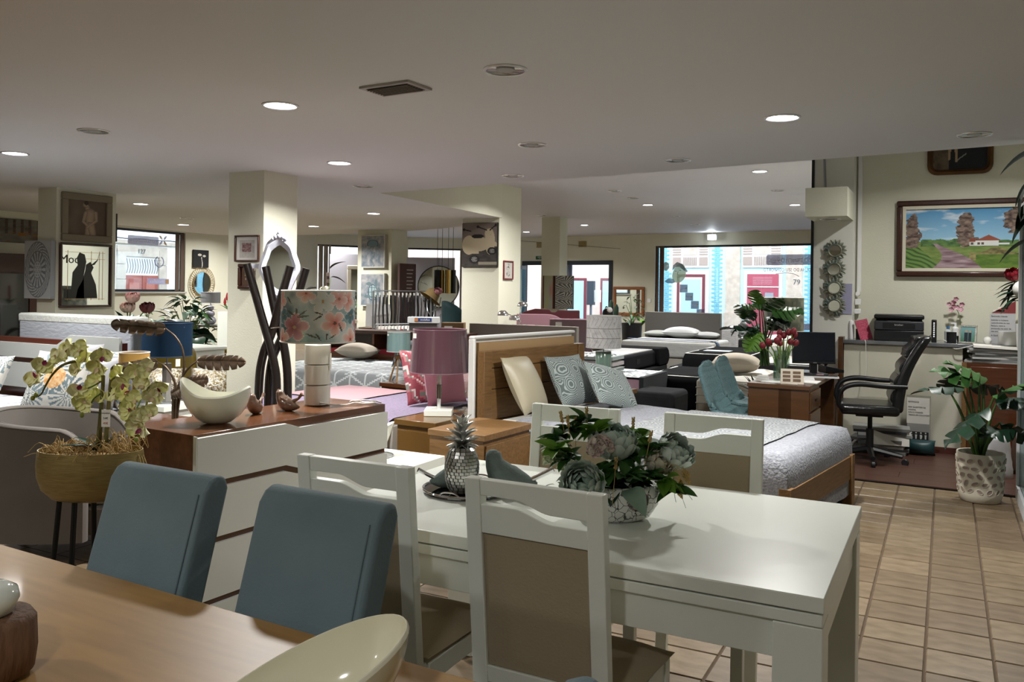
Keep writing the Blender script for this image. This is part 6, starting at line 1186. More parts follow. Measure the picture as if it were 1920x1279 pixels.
# plants at the upper right and rose on the counter end
t = thing('trailing_plant', 'dark green trailing plant on top of the white cabinet', 'potted plant', (.75, 6.2, 2.141)); MB().lathe([(.1, 0), (.13, .2), (.12, .2), (.001, .16)], 20, caps=False).build('pot', M('terracotta', '6e4530', .7), t)
for i, (x, y, z, a, el) in enumerate([(-.22, .1, .28, 3.0, -.2), (-.2, .3, .15, 3.3, -.6), (-.16, .5, -.02, 3.0, -.9), (-.18, .7, -.08, 3.5, -.5), (-.14, .2, .45, 2.8, .2), (-.25, .5, .12, 3.2, -1.0), (-.2, .8, -.25, 3.0, -.3), (-.12, .0, .6, 3.1, -.1), (-.2, .65, .02, 2.7, -.7), (-.1, .3, .3, 2.6, .3)]):
    MB().tube(cr([(0, 0, .16), (x * .5, y * .5, .2 + z * .5), (x, y, z)], 5), .005, 5).build('stem', STEM, t); MB().grid(place(leafblade(.26, .11, .4, .2), Matrix.Translation((x, y, z)) @ Matrix.Rotation(a, 4, 'Z') @ Matrix.Rotation(-el, 4, 'Y')), 8, 4).build('leaf', LEAFD, t, smooth=60)
t = thing('red_rose_bouquet', 'artificial red rose with leaves and white globe at the counter end', 'flower arrangement', (.60, 8.55, 1.04)); MB().lathe([(.05, 0), (.06, .2), (.05, .2), (.001, .18)], 18, caps=False).build('vase', M('white_plastic'), t)
bloom((-.09, -.05, .63), .06, [(3, 1.3), (5, 1.1), (6, .9), (7, .6)], ('5a0a16', '8f1626'), (.7, -.3), R).build('rose', PETAL, t, smooth=60)
MB().tube(cr([(0, 0, .15), (-.03, -.02, .4), (-.09, -.05, .62)], 5), .006, 6).build('stem', STEM, t)
for i in range(12): a = R.uniform(2.2, 4.2); MB().grid(place(leafblade(R.uniform(.12, .2), .06, .4, .2), Matrix.Translation((-.04, -.03, R.uniform(.35, .6))) @ Matrix.Rotation(a, 4, 'Z') @ Matrix.Rotation(R.uniform(-.4, .7), 4, 'Y')), 7, 4).build('leaf', LEAFD, t, smooth=60)
MB().ball((-.02, -.1, .5), .075, 18, 12).build('globe', M('frosted_white'), t)
# ================================================================ pictures on the pillars
def sepia(u, v):
    """sepia drawing of a standing figure seen from the side, head bowed"""
    c = mix(srgb('4a3a30'), srgb('6e6050'), fbm(u * 3, v * 3, 1, 2) + .5 * math.exp(-((u - .2) / .15) ** 2)); sk = srgb('a08b74')
    for x0, y0, x1, y1, r0, r1 in ((.45, .86, .5, .80, .07, .06), (.5, .76, .56, .7, .06, .08), (.58, .62, .56, .3, .15, .09), (.56, .3, .52, .0, .1, .09), (.6, .3, .66, .0, .1, .08), (.46, .64, .4, .4, .05, .04), (.4, .4, .5, .3, .04, .03), (.72, .66, .74, .45, .05, .04), (.74, .45, .5, .24, .04, .03)):
        dx, dy = x1 - x0, y1 - y0; s = max(0, min(1, ((u - x0) * dx + (v - y0) * dy) / (dx * dx + dy * dy))); d = math.hypot(u - x0 - s * dx, v - y0 - s * dy); r = r0 + (r1 - r0) * s
        if d < r: c = mix(sk, srgb('5f4d40'), (d / r) ** 2 * .8)
    if math.hypot(u - .47, v - .91) < .055: c = srgb('3a2c25')
    return c
t = thing('sepia_figure_print', 'sepia print of a standing figure in a wide taupe mount on the left pillar', 'picture', (-8.408, 6.072, 1.935), PI / 2); frame(t, .61, .525, .075, .03, M('taupe_mount', '7d735f', .8)); canvas(t, .47, .40, .06, sepia, 70, 60, -.012)
t = thing('figure_mirror', 'wide mirror with dark figure silhouettes in a thin brown frame on the left pillar', 'mirror', (-8.408, 6.06, 1.215), PI / 2); frame(t, .625, .70, .025, .04, WALNUT); MB().box(-.3, .3, -.02, -.01, .025, .675).build('glass', MIR, t)
SILH = M('silhouette_black', '0a0a0c', .25); 
for bl in ([(-.12, .10), (.14, .10), (.12, .25), (.06, .38), (.09, .44), (.05, .5), (.0, .47), (-.01, .4), (-.04, .3), (-.1, .2)], [(-.18, .10), (-.02, .10), (-.03, .35), (.0, .5), (-.02, .58), (-.08, .6), (-.11, .54), (-.1, .46), (-.16, .38)], [(.05, .46), (.14, .53), (.16, .6), (.14, .52), (.1, .47)]): MB().prism(bl, -.0225, -.0205, 'y').build('silhouette', SILH, t)
MB().box(-.26, .02, -.022, -.0205, .10, .20).build('silhouette', SILH, t)
for x in (-.22, .06, .16, .2): MB().box(x, x + .004, -.022, -.0205, .08, .62).build('gilt_line', BRASS, t)
for z in (.09, .53, .6): MB().box(-.25, .23, -.022, -.0205, z, z + .004).build('gilt_line', BRASS, t)
text_mesh('mirror_text', 'Moc', .13, SILH, t, TX((-.2, -.0215, .52)))
def mandala(u, v):
    x, y = u - .5, v - .5; r = math.hypot(x, y * 1.0) * 2; a = math.atan2(y, x); b0 = srgb('b3b6b9')
    if r > .97: return b0
    k = max(abs(math.sin(a * 8)) * (1 if .3 < r < .62 else 0), abs(math.sin(a * 12 + r * 30)) if r > .68 else 0, abs(math.sin(a * 4) * math.cos(r * 30)) if r < .28 else 0)
    return srgb('74797e') if k > .72 or abs(r - .64) < .02 or abs(r - .95) < .02 or abs(r - .3) < .015 else b0
t = thing('mandala_canvas', 'pale grey canvas with embossed mandala on the left pillar', 'picture', (-8.62, 5.715, 1.31)); MB().box(-.235, .21, -.05, 0, 0, .62).build('stretcher', M('canvas_edge', '9a9da0', .8), t); MB().grid(lambda u, v: (-.235 + .445 * u, -.0515, .62 * v), 90, 110, mandala).build('canvas', CANVAS, t, smooth=0)
t = thing('dark_picture_edge', 'narrow dark carved frame seen edge on behind the left pillar', 'picture', (-8.45, 6.446, 1.96)); MB().box(-.02, .02, 0, .03, 0, .32).build('frame', M('dark_carved', '1d1513', .6, bump=(60, 1, (1, 1, 1))), t)
def city(u, v):
    c = mix(srgb('3a342e'), srgb('8a8478'), fbm(u * 8, v * 5, 1, 3, 2)); 
    if v > .35 and (u * 11 + .5 * fbm(u * 5, 1, 1, 1)) % 1 < .45 - .4 * abs(u - .55): c = mix(srgb('241f1d'), srgb('6a5a4c'), fbm(u * 30, v * 30, 1, 2))
    if v < .45 and fbm(u * 12, v * 12, 1, 2, 5) > .55: c = srgb('8a5a24')
    return c
t = thing('city_street_painting', 'dark city street canvas high on the partition wall', 'painting', (-11.998, 7.2, 2.05), PI / 2); MB().box(-.66, .66, -.03, 0, 0, .34).build('stretcher', BLACK, t); canvas(t, 1.3, .33, .005, city, 90, 30, -.032)
t = thing('dark_glazed_cabinet', 'dark reddish wood cabinet with dark glass doors at the far left', 'cabinet', (-11.7, 6.9, 0), PI / 2); MB().box(-1.0, .86, -.05, .25, 0, 1.88).build('carcass', WALNUT, t); MB().box(-1.02, .88, -.08, -.05, 1.62, 1.88).build('cornice', WALNUT, t)
for x0, x1 in ((-.95, -.05), (.0, .6)): MB().box(x0, x1, -.07, -.05, .3, 1.6).build('glass_door', M('dark_glass', '0c0b0b', .05, coat=.5), t)
MB().box(.62, .86, -.075, -.05, 0, 1.62).build('stile', WALNUT, t)
# near pillar
def house(u, v):
    c = srgb('c9c6c2')
    if .15 < u < .85 and .1 < v < .85: c = mix(srgb('8d8884'), srgb('bdb8b3'), fbm(u * 9, v * 9, 1, 3))
    if .28 < u < .68 and .35 < v < .72: c = mix(srgb('5a3a3c'), srgb('a58a86'), fbm(u * 22, v * 22, 1, 3, 3) * 1.6 - .3)
    return c
t = thing('house_etching', 'framed etching of an old house on the near pillar', 'picture', (-5.535, 5.579, 1.695)); frame(t, .29, .235, .014, .02, WALNUT); canvas(t, .266, .21, .013, house, 44, 40, -.006)
t = thing('dark_floral_picture', 'small dark framed flower picture behind the coat stand', 'picture', (-5.54, 5.579, 1.45)); frame(t, .18, .225, .03, .025, WALNUT); canvas(t, .122, .167, .029, lambda u, v: srgb('b9a88a') if math.hypot(u - .5, v - .5) < .2 and fbm(u * 20, v * 20, 1, 2) > .4 else srgb('4a2f1c'), 20, 26, -.006)
# white baroque mirror
BAR = M('white_baroque', 'c4c6d2', .5, vary=('b3b5c0', 20, (1, 1, 1), 2))
def bar(k):
    R_ = []
    for a in LIN(0, 2 * PI, 73)[:-1]:
        s, c = math.sin(a), math.cos(a); w_ = .165 * (1 - .28 * max(0, -s) ** 1.2) * (1 + .05 * math.cos(6 * a)); h_ = .27 * (1 + (.08 * max(0, s) ** 8 + .02 * math.cos(8 * a) if s > 0 else 0)); R_.append((w_ * c * k, h_ * s * k))
    return R_
t = thing('white_baroque_mirror', 'white carved baroque mirror hanging beside the near pillar', 'mirror', (-5.02, 5.43, 1.63), YAW)
o_, i_ = bar(1.0), bar(.66); b = MB(); n = len(o_); md = bar(.84)
for ra, ya, rb, yb in ((o_, .0, o_, -.015), (o_, -.015, md, -.03), (md, -.03, i_, -.015), (i_, -.015, i_, 0)):
    for k_ in range(n): q = (k_ + 1) % n; b.quad((ra[k_][0], ya, ra[k_][1]), (ra[q][0], ya, ra[q][1]), (rb[q][0], yb, rb[q][1]), (rb[k_][0], yb, rb[k_][1]))
b.build('frame', BAR, t, smooth=50); MB().prism(i_, -.008, .004, 'y').build('glass', MIR, t); MB().prism(o_, .001, .012, 'y').build('backing', BAR, t)
for x, z, r in ((0, .275, .03), (-.03, .265, .022), (.03, .265, .022), (-.055, .25, .018), (.055, .25, .018), (0, .30, .018)): MB().ball((x, -.02, z), (r, .02, r), 10, 8).build('carving', BAR, t)
MB().box(-.26, -.2, .012, .30, .0, .04).build('bracket', BAR, t)
# mid pillar canvases
def sea(kind):
    def fn(u, v):
        c = mix(srgb('5f6d78'), srgb('a5a19f'), fbm(u * 9, v * 9, 1, 4, 5) * 1.6 - .3); ink = srgb('40525c')
        if kind == 0:
            d = math.hypot((u - .5) / .24, (v - .72) / .13)
            if v > .66 and d < 1: c = mix(srgb('6f8894'), ink, .2 if d < .85 else .9)
            if v < .66 and abs(u - .5 - .05 * math.sin(v * 20)) < .1 * v + .03 and (u * 26 + math.sin(v * 18)) % 1 < .4: c = ink
        else:
            d = math.hypot((u - .52) / .2, (v - .42) / .25)
            if d < 1: c = ink if (abs(math.sin(u * 26)) < .3 or abs(math.sin(v * 22)) < .3 or d > .88) else srgb('8fa3a6')
            for x, y, rx, ry in ((.3, .3, .13, .05), (.78, .44, .07, .14), (.36, .68, .12, .05), (.55, .12, .05, .09), (.66, .7, .06, .12)):
                if math.hypot((u - x) / rx, (v - y) / ry) < 1: c = srgb('586a70')
        if u < .03 or u > .97 or v < .025 or v > .975: c = srgb('bcbcb6')
        return c
    return fn
for z, k_, lb in ((1.82, 0, 'textured blue grey jellyfish canvas, upper of two on the middle pillar'), (1.13, 1, 'textured blue grey turtle canvas, lower of two on the middle pillar')):
    t = thing('sea_canvas', lb, 'picture', (-9.12, 12.29, z), math.radians(-7), 'sea animal canvases'); MB().box(-.29, .29, -.06, 0, 0, .59).build('stretcher', M('pale_edge', 'b0afa8', .8), t); canvas(t, .58, .59, 0, sea(k_), 64, 64, -.0615)
t = thing('wall_socket', 'white wall socket on the middle pillar', 'socket', (-9.0, 12.285, .9), math.radians(-7)); MB().box(-.045, .045, -.012, 0, -.045, .045).build('plate', M('white_plastic'), t, bevel=.004); MB().lathe([(.024, 0), (.022, .006)], 16).xf(Matrix.Translation((0, -.012, 0)) @ Matrix.Rotation(PI / 2, 4, 'X')).build('insert', M('socket_grey', '8a8a85', .5), t)
t = thing('brown_quote_board', 'brown board with small white writing leaning on the middle pillar', 'sign', (-8.60, 12.5, .92), PI / 2 - .15); b = MB().box(-.2, .22, -.05, 0, -.92, .98); b.build('board', M('brown_board', '4d3531', .7), t)
for k_ in range(6): MB().box(-.02, .15 - .02 * (k_ % 3), -.0525, -.05, .86 - k_ * .065, .875 - k_ * .065).build('writing', M('writing_white', 'b5a9a4', .8), t)
MB().box(.02, .11, -.0525, -.05, .3, .44).build('door_motif', M('writing_white'), t)
# scooter poster and small frame on the step pillar
def scooter(u, v):
    c = mix(srgb('6a5f5a'), srgb('7d736d'), fbm(u * 4, v * 4, 1, 2)) if v > .45 else mix(srgb('2a2624'), srgb('4d4743'), fbm(u * 9, v * 24, 1, 2)); body = srgb('b5a88e'); dk = srgb('1c1a1a')
    for x, y, rx, ry in ((.8, .58, .14, .3), (.45, .52, .36, .17), (.2, .5, .2, .22), (.75, .75, .1, .12)):
        if math.hypot((u - x) / rx, (v - y) / ry) < 1: c = body if fbm(u * 22, v * 30, 1, 2, 7) < .68 else srgb('5a4f48')
    if math.hypot((u - .45) / .17, (v - .7) / .05) < 1: c = dk
    for x, y, r in ((.36, .17, .15), (.86, .36, .13)):
        d = math.hypot((u - x), (v - y) * 1.5)
        if d < r: c = dk
        if d < r * .6: c = srgb('8f8d8a') if int(math.atan2(v - y, u - x) * 3) % 2 else srgb('4a4846')
    for x, y in ((.33, .33), (.86, .5)):
        if math.hypot((u - x) / .16, (v - y) / .09) < 1 and v > y - .03: c = body
    for x0, y0, x1, y1 in ((.7, .84, .45, .92), (.8, .84, .96, .95), (.25, .82, .05, .86)):
        dx, dy = x1 - x0, y1 - y0; s = max(0, min(1, ((u - x0) * dx + (v - y0) * dy) / (dx * dx + dy * dy)))
        if math.hypot(u - x0 - s * dx, v - y0 - s * dy) < .014 or math.hypot(u - x1, v - y1) < .035: c = dk
    if v < .11 and v > .04 and u > .48: c = srgb('8a8474')
    return c
t = thing('scooter_poster', 'poster of a cream motor scooter on the step pillar', 'poster', (-6.03, 10.658, 1.79)); MB().box(-.29, .30, -.025, 0, 0, .64).build('board', BLACK, t); canvas(t, .58, .63, .005, scooter, 80, 90, -.0265)
t = thing('small_red_frame', 'small picture in a thin red frame on the side of the step pillar', 'picture', (-5.718, 10.93, 1.615), PI / 2); frame(t, .3, .275, .018, .025, M('red_frame', '6d2b30', .5)); canvas(t, .264, .24, .018, lambda u, v: srgb('3a3a3c') if .3 < u < .7 and .12 < v < .88 and fbm(u * 22, v * 22, 1, 2) > .45 else srgb('b5b0a8'), 26, 26, -.008)
# far pillar art
def fans(u, v):
    cy = int(v * 4); lx = (u * 1 + .5 * (cy % 2)) % 1; ly = v * 4 - cy; a = math.atan2(ly, lx - (.0 if cy % 2 else 1.0)); return srgb('4b4a47') if (a * 5) % 1 < .55 else srgb('a5a39c')
t = thing('fan_relief_panel', 'grey relief panel with fan pattern on the far pillar', 'picture', (-7.06, 16.09, 1.07)); MB().box(-.2, .2, -.05, 0, 0, .69).build('panel', M('dark_relief', '3d3c3a', .6), t); canvas(t, .4, .69, 0, fans, 50, 80, -.0515)
t = thing('abstract_strip', 'narrow abstract canvas in yellow and red left of the fan panel', 'picture', (-7.42, 16.09, 1.07)); MB().box(-.13, .13, -.05, 0, 0, .69).build('stretcher', M('dark_red_edge', '4d1d18', .6), t); canvas(t, .2, .69, 0, lambda u, v: mix(mix(srgb('9a9a5a'), srgb('8f8f96'), fbm(u * 3, v * 4, 1, 2) * 1.4), srgb('a5503a'), 2.2 * max(0, .3 - math.hypot(u - .8, v - .55))), 20, 60, -.0515)
# ================================================================ far left group
t = thing('round_rattan_mirror', 'round mirror in a rattan ring on the far left wall', 'mirror', (-15.90, 14.56, 1.50), PI / 2 + .05); RAT = M('rattan', '9a8458', .7)
MB().lathe([(.001, .012), (.27, .012)], 40, caps=False).xf(Matrix.Rotation(PI / 2, 4, 'X')).build('glass', MIR, t)
for r in (.275, .40): MB().tube([(r * math.cos(a), -.012, r * math.sin(a)) for a in LIN(0, 2 * PI, 41)], .009, 6).build('ring', RAT, t)
for i in range(40): a = 2 * PI * i / 40; MB().cyl((.275 * math.cos(a), -.012, .275 * math.sin(a)), (.4 * math.cos(a), -.012, .4 * math.sin(a)), .006, n=5).build('spoke', RAT, t)
def calla(u, v): return srgb('b9b4a8') if abs(u - .55 - .03 * math.sin(v * 8)) < .02 and v < .6 or math.hypot((u - .4) / .13, (v - .72) / .07) < 1 or math.hypot((u - .7) / .1, (v - .66) / .06) < 1 else srgb('131416')
t = thing('calla_canvas', 'black canvas with white calla lilies on the far left wall', 'picture', (-15.905, 14.5, 1.88), PI / 2 + .05); MB().box(-.24, .24, -.03, 0, 0, .42).build('stretcher', BLACK, t); canvas(t, .48, .42, 0, calla, 40, 40, -.0315)
t = thing('dark_tall_frame', 'tall dark wooden frame seen left of the near pillar', 'panel', (-13.0, 13.6, 0), YAW); MB().box(-.04, .14, -.03, .03, 0, 2.3).build('stile', WALNUT, t); MB().box(-.04, .5, -.03, .03, 2.2, 2.3).build('rail', WALNUT, t)
t = thing('white_pedestal', 'tall white pedestal left of the near pillar', 'pedestal', (-9.10, 8.80, 0), YAW); MB().box(-.1, .14, -.12, .12, 0, 1.1).build('column', WHITE, t, bevel=.004)
t = thing('red_ginger_flower', 'red tropical flower on the white pedestal', 'flowers', (-9.08, 8.81, 1.101), YAW)
for x, z in ((-.03, .2), (.03, .26), (.05, .17), (-.06, .13)): MB().tube([(0, 0, 0), (x, 0, z)], .006, 5).build('stem', STEM, t); MB().lathe([(.008, -.04), (.022, 0), (.016, .04), (.003, .07)], 10, (x, 0, z)).build('flower', M('ginger_red', '9a1c22', .5), t)
for a in (0, 1.2, 2.5, 3.6, 5): MB().grid(place(leafblade(.17, .05, .3, .2), Matrix.Rotation(a, 4, 'Z') @ Matrix.Rotation(-.9, 4, 'Y')), 6, 4).build('leaf', LEAFG, t)
t = thing('grey_bubble_lamp', 'grey lamp of stacked balls with silver drum shade', 'table lamp', (-11.45, 10.68, .80), YAW); 
for z, r in ((.05, .1), (.17, .075), (.27, .06)): MB().ball((0, 0, z), (r, r, r * .8), 18, 12).build('ball', M('grey_lilac_glaze', '77757f', .15), t)
MB().cyl((0, 0, .3), (0, 0, .4), .008).build('stem', GREYM, t); drum(t, .165, .165, .36, .545, M('silver_shade', '77777a', .4, .3), trimmat=M('silver_trim', '8a8a8c', .4))
t = thing('grey_console', 'grey console under the bubble lamp', 'console', (-11.45, 10.68, 0), YAW); MB().box(-.3, .45, -.18, .18, .74, .78).build('top', M('grey_console', '6d6b68', .5), t)
for x in (-.27, .4): MB().box(x, x + .04, -.15, .15, 0, .74).build('leg', M('grey_console'), t)
R = random.Random(21)
def bushy(name, label, loc, h, r, n, mats, L=.2, W=.09, pot=True, cat='potted plant', potmat=None, potr=.14, poth=.3):
    t = thing(name, label, cat, loc)
    if pot: MB().lathe([(potr * .8, 0), (potr, poth), (potr * .9, poth), (.001, poth * .9)], 22, caps=False).build('pot', potmat or M('terracotta'), t)
    z0 = poth * .9 if pot else 0
    for i in range(n):
        a = R.uniform(0, 2 * PI); f = R.uniform(.1, 1); rr_ = r * math.sqrt(R.random()) * math.sin(PI * (.15 + .75 * f)); p = Vector((rr_ * math.cos(a), rr_ * math.sin(a), z0 + (h - z0) * f))
        if i % 3 == 0: MB().tube(cr([(0, 0, z0), (p.x * .4, p.y * .4, z0 + (p.z - z0) * .6), p], 4), .006, 5).build('stem', STEM, t)
        MB().grid(place(leafblade(L * R.uniform(.7, 1.2), W * R.uniform(.8, 1.2), .45, .2), Matrix.Translation(p) @ Matrix.Rotation(a + R.uniform(-.5, .5), 4, 'Z') @ Matrix.Rotation(R.uniform(-.9, .4), 4, 'Y')), 6, 4).build('leaf', R.choice(mats), t, smooth=60)
    return t
bushy('large_leafy_plant', 'large dense leafy plant left of the bubble lamp', (-10.75, 9.55, 0), 1.25, .38, 110, [LEAFD, LEAFG, LEAFD, LEAFS], .22, .1)
t = bushy('big_leaf_plant', 'broad leaved plant below the bubble lamp', (-9.8, 8.75, 0), .85, .25, 10, [LEAFD], .38, .24)
bushy('small_white_shrub', 'thin small leaved shrub right of the left pillar', (-11.9, 9.7, 0), 1.1, .16, 40, [LEAFG, LEAFS], .09, .05, potr=.1); bushy('low_variegated_plant', 'low leafy plant between the shrub and the large plant', (-11.35, 9.6, 0), .92, .2, 30, [LEAFG, LEAFS], .1, .05, potr=.1, poth=.62)
t = thing('flower_stand', 'artificial protea and leaves behind the left pillar', 'flowers', (-8.72, 6.85, 0)); MB().lathe([(.12, 0), (.1, .5), (.14, .95), (.12, .95), (.001, .9)], 22, caps=False).build('vase', M('pale_blue_glaze'), t, smooth=60)
for i in range(14): a = R.uniform(0, 2 * PI); MB().grid(place(leafblade(.3, .09, .35, .2), Matrix.Translation((0, 0, .93)) @ Matrix.Rotation(a, 4, 'Z') @ Matrix.Rotation(-R.uniform(.2, 1.2), 4, 'Y')), 6, 4).build('leaf', LEAFD, t, smooth=60)
for p, c in (((.2, .12, 1.2), ('3a1518', '5a2228')), ((.02, .06, 1.32), ('a5787a', 'c9a8a4')), ((-.02, .02, 1.2), ('b08a84', 'd0b4ac'))): bloom(p, .08, [(4, 1.3), (7, 1.1), (9, .8), (10, .5)], c, (.3, .2), R).build('protea', PETAL, t, smooth=60); MB().tube([(0, 0, .9), p], .008, 5).build('stem', STEM, t)
t = thing('olive_armchair', 'olive green armchair behind the white pedestal lamp group', 'armchair', (-9.3, 8.0, 0), 2.2); OLV = M('olive_velvet', '4a4a2a', .8, sheen=.4); MB().box(-.3, .3, -.3, .3, .12, .42).build('seat', OLV, t, bevel=.04, seg=3); MB().box(-.32, .32, .24, .36, .12, .8).build('backrest', OLV, t, bevel=.05, seg=3)
for s in (-1, 1): MB().box(s * .34 - .05, s * .34 + .05, -.28, .3, .12, .58).build('armrest', OLV, t, bevel=.04, seg=3)
for x in (-.26, .26):
    for y in (-.26, .26): MB().cyl((x, y, 0), (x, y, .13), .016).build('leg', BLACKM, t)
t = thing('wire_fruit_table', 'small round wire table with a yellow fruit dish beside the pillar', 'side table', (-8.42, 8.03, 0), YAW); MB().lathe([(.19, .60), (.2, .605), (.19, .612)], 28).build('top', BRASS, t)
for a in (.3, 1.35, 2.4, 3.45, 4.5, 5.5): MB().cyl((.2 * math.cos(a), .2 * math.sin(a), 0), (.12 * math.cos(a + 1.2), .12 * math.sin(a + 1.2), .6), .006, n=6).build('wire_leg', BRASS, t)
for i in range(9):
    x, y = R.uniform(-.13, .13), R.uniform(-.1, .1); tag(MB().ball((0, 0, .03), (.032, .032, .03), 10, 8).build('lemon', M('lemon_yellow', 'a58a24', .5) if i % 3 else M('lime_green', '6b7a2a', .5), None, loc=(-8.42 + (i % 3 - 1) * .085 + R.uniform(-.01, .01), 8.03 + (i // 3 - 1) * .085, .613)), 'small yellow lemon on the wire table' if i % 3 else 'small green lime on the wire table', 'fruit', 'fruit on the wire table')
# rack of fabric swatches near the window corner
def swatch_rack(label, loc, rz_, n, h, w_, drop, seed):
    t = thing('swatch_rack', label, 'fabric rack', loc, rz_); R_ = random.Random(seed)
    for s in (-1, 1): MB().box(s * w_ / 2 - .012, s * w_ / 2 + .012, -.012, .012, 0, h).build('post', GREYM, t); MB().box(s * w_ / 2 - .02, s * w_ / 2 + .02, -.2, .2, 0, .03).build('foot', GREYM, t)
    MB().cyl((-w_ / 2, 0, h), (w_ / 2, 0, h), .01).build('rail', GREYM, t)
    for i in range(n):
        x = -w_ / 2 + .04 + (w_ - .08) * i / (n - 1); c = R_.choice(['1c1c1e', '3a3a3c', '6b6a6a', '2a2628', '55504d', '8a8887', '5a1f22' if seed > 1 else '1a1a1c']); sw = MB().grid(lambda u, v: ((x + .006 * math.sin(v * 9 + i)), (2 * u - 1) * .12, h - .07 - drop * v), 4, 8).build('swatch', M('swatch_' + c, c, .9), t, solid=.012); MB().box(x - .008, x + .008, -.05, .05, h - .1, h - .03).build('label', M('paper_white'), sw)
swatch_rack('rack with dark hanging fabric swatches beside the middle pillar', (-7.75, 11.25, 0), .7, 16, 1.42, 1.0, .75, 1); swatch_rack('lower rack with grey and red fabric swatches in front', (-7.05, 10.05, 0), 1.15, 12, .95, .7, .5, 2)
t = thing('hat_mannequin_stand', 'grey branching hat stand holding a straw hat', 'hat stand', (-7.05, 10.95, 0)); MB().cyl((0, 0, 0), (0, 0, 1.35), .016).build('pole', GREYM, t); MB().lathe([(.2, 0), (.2, .02)], 20).build('foot', GREYM, t)
for a, z in ((.2, 1.0), (1.8, 1.1), (3.2, 1.0), (4.6, 1.1), (.9, 1.25), (2.6, 1.2)): MB().tube(cr([(0, 0, z - .15), (.12 * math.cos(a), .12 * math.sin(a), z - .08), (.16 * math.cos(a), .16 * math.sin(a), z + .08)], 4), .009, 6).build('arm', GREYM, t)
t = thing('straw_hat', 'olive straw hat with a pink ribbon flower on the grey stand', 'hat', (-7.05, 10.93, 1.33)); b = MB().lathe([(.19, -.02), (.12, 0), (.115, .03), (.1, .1), (.06, .14), (.001, .15)], 24, caps=False); b.xf(Matrix.Rotation(-.5, 4, 'X') @ Matrix.Rotation(.4, 4, 'Y')); b.build('crown', M('straw_olive', '6b5834', .85, bump=(80, .6, (1, 1, 1))), t, smooth=60, solid=.004); bloom((.15, -.02, .1), .06, [(5, 1.1), (7, .8), (8, .5)], ('6a3c42', '9a6a6e'), (.4, .4), R).build('ribbon_flower', PETAL, t, smooth=60)
t = thing('label_display', 'grey counter display with a small blue label', 'display stand', (-6.62, 10.1, 0), YAW); MB().box(-.2, .2, -.1, .1, .6, .98).build('body', M('display_grey', '6f7173', .5), t); MB().box(-.22, .22, -.12, .1, .98, 1.06).build('header', M('carton_white'), t); MB().box(-.2, .2, -.1, .1, 0, .6).build('plinth', M('display_grey'), t); MB().box(-.12, .12, -.122, -.12, 1.0, 1.05).build('label', M('label_blue', '2c3f78', .5), t); MB().box(-.12, -.07, -.1235, -.122, 1.005, 1.045).build('label_mark', M('label_orange', 'c07a3a', .5), t); text_mesh('label_text', 'molaflex', .04, M('paper_white'), t, TX((.03, -.1225, 1.025)))
bushy('mixed_bouquet', 'bouquet of cream and pink flowers left of the teal chair', (-6.72, 11.95, 0), 1.3, .2, 36, [LEAFG, LEAFD], .12, .06, potmat=BLACK, potr=.16, poth=.85)
for i in range(7): o = bloom((R.uniform(-.15, .15), R.uniform(-.15, .05), 1.0 + R.uniform(-.05, .35)), .055, [(4, 1.2), (6, .9), (7, .5)], R.choice([('b5a890', 'd4cdbf'), ('a5606a', 'd0a0a4'), ('c9c5b5', 'dedacb')]), (R.uniform(0, .8), R.uniform(-.4, .4)), R).build('flower', PETAL, bpy.data.objects['mixed_bouquet'], smooth=60)
t = thing('teal_tub_chair', 'dark teal channelled chair with a pale blue folder behind the plum lamp', 'chair', (-7.70, 12.9, 0), 2.6); MB().grid(lambda u, v: (.3 * math.cos(PI * (u * 1.3 - .15)), .3 * math.sin(PI * (u * 1.3 - .15)), .4 + .85 * v * (.55 + .45 * math.sin(PI * u)) + .0), 40, 8).build('backrest', M('dark_teal', '12393d', .7, sheen=.5, bump=(8, .5, (4, 4, .2))), t, smooth=60, solid=.05); MB().lathe([(.28, .2), (.3, .25), (.3, .42), (.001, .44)], 24).build('seat', M('dark_teal'), t)
for a in (.7, 2.2, 3.9, 5.4): MB().cyl((.22 * math.cos(a), .22 * math.sin(a), 0), (.2 * math.cos(a), .2 * math.sin(a), .22), .012).build('leg', BLACKM, t)
tag(MB().box(-.16, .16, -.01, .01, 0, .22).build('blue_folder', M('pale_blue_folder', '7fa3b0', .5), None, loc=(-7.12, 12.62, .92), rot=(-.1, 0, YAW)), 'pale blue folder in front of the teal chair', 'folder'); t = thing('folder_stand', 'dark cylinder stand under the pale blue folder', 'stand', (-7.12, 12.62, 0)); MB().lathe([(.28, 0), (.28, .9), (.27, .918)], 28).build('drum', M('dark_drum', '1c1917', .4), t)
bushy('bright_window_plant', 'bright green bush in the window right of the teal chair', (-7.55, 14.2, 0), 1.35, .32, 60, [LEAFL, LEAFG], .16, .1, poth=.5); t = thing('red_mosaic_box', 'dark red mosaic box under the bright bush', 'box', (-7.15, 13.3, 0)); MB().box(-.18, .18, -.15, .15, 0, .85).build('box', M('mosaic_red', '5a2a33', .5, vary=('8f6a70', 60, (1, 1, 1), 4)), t)
# pendant cluster
t = thing('pendant_cluster', 'cluster of black and brass cylinder pendants by the corner window', 'pendant lamp', (-7.62, 11.26 + 1.6, HH), YAW); t.location = (-8.05, 12.95, HH)
MB().lathe([(.2, -.03), (.2, -.002)], 24).build('ceiling_plate', BRASS, t)
for x, y, m_ in ((-.14, 0, BLACKM), (-.06, .08, BRASS), (.06, -.05, BRASS), (.14, .04, BLACKM)): MB().cyl((x, y, -.03), (x, y, -1.2), .004, n=6).build('cord', BLACKM, t); MB().lathe([(.055, -1.62), (.055, -1.2), (.01, -1.19)], 20, (x, y, 0)).build('cylinder', m_, t)
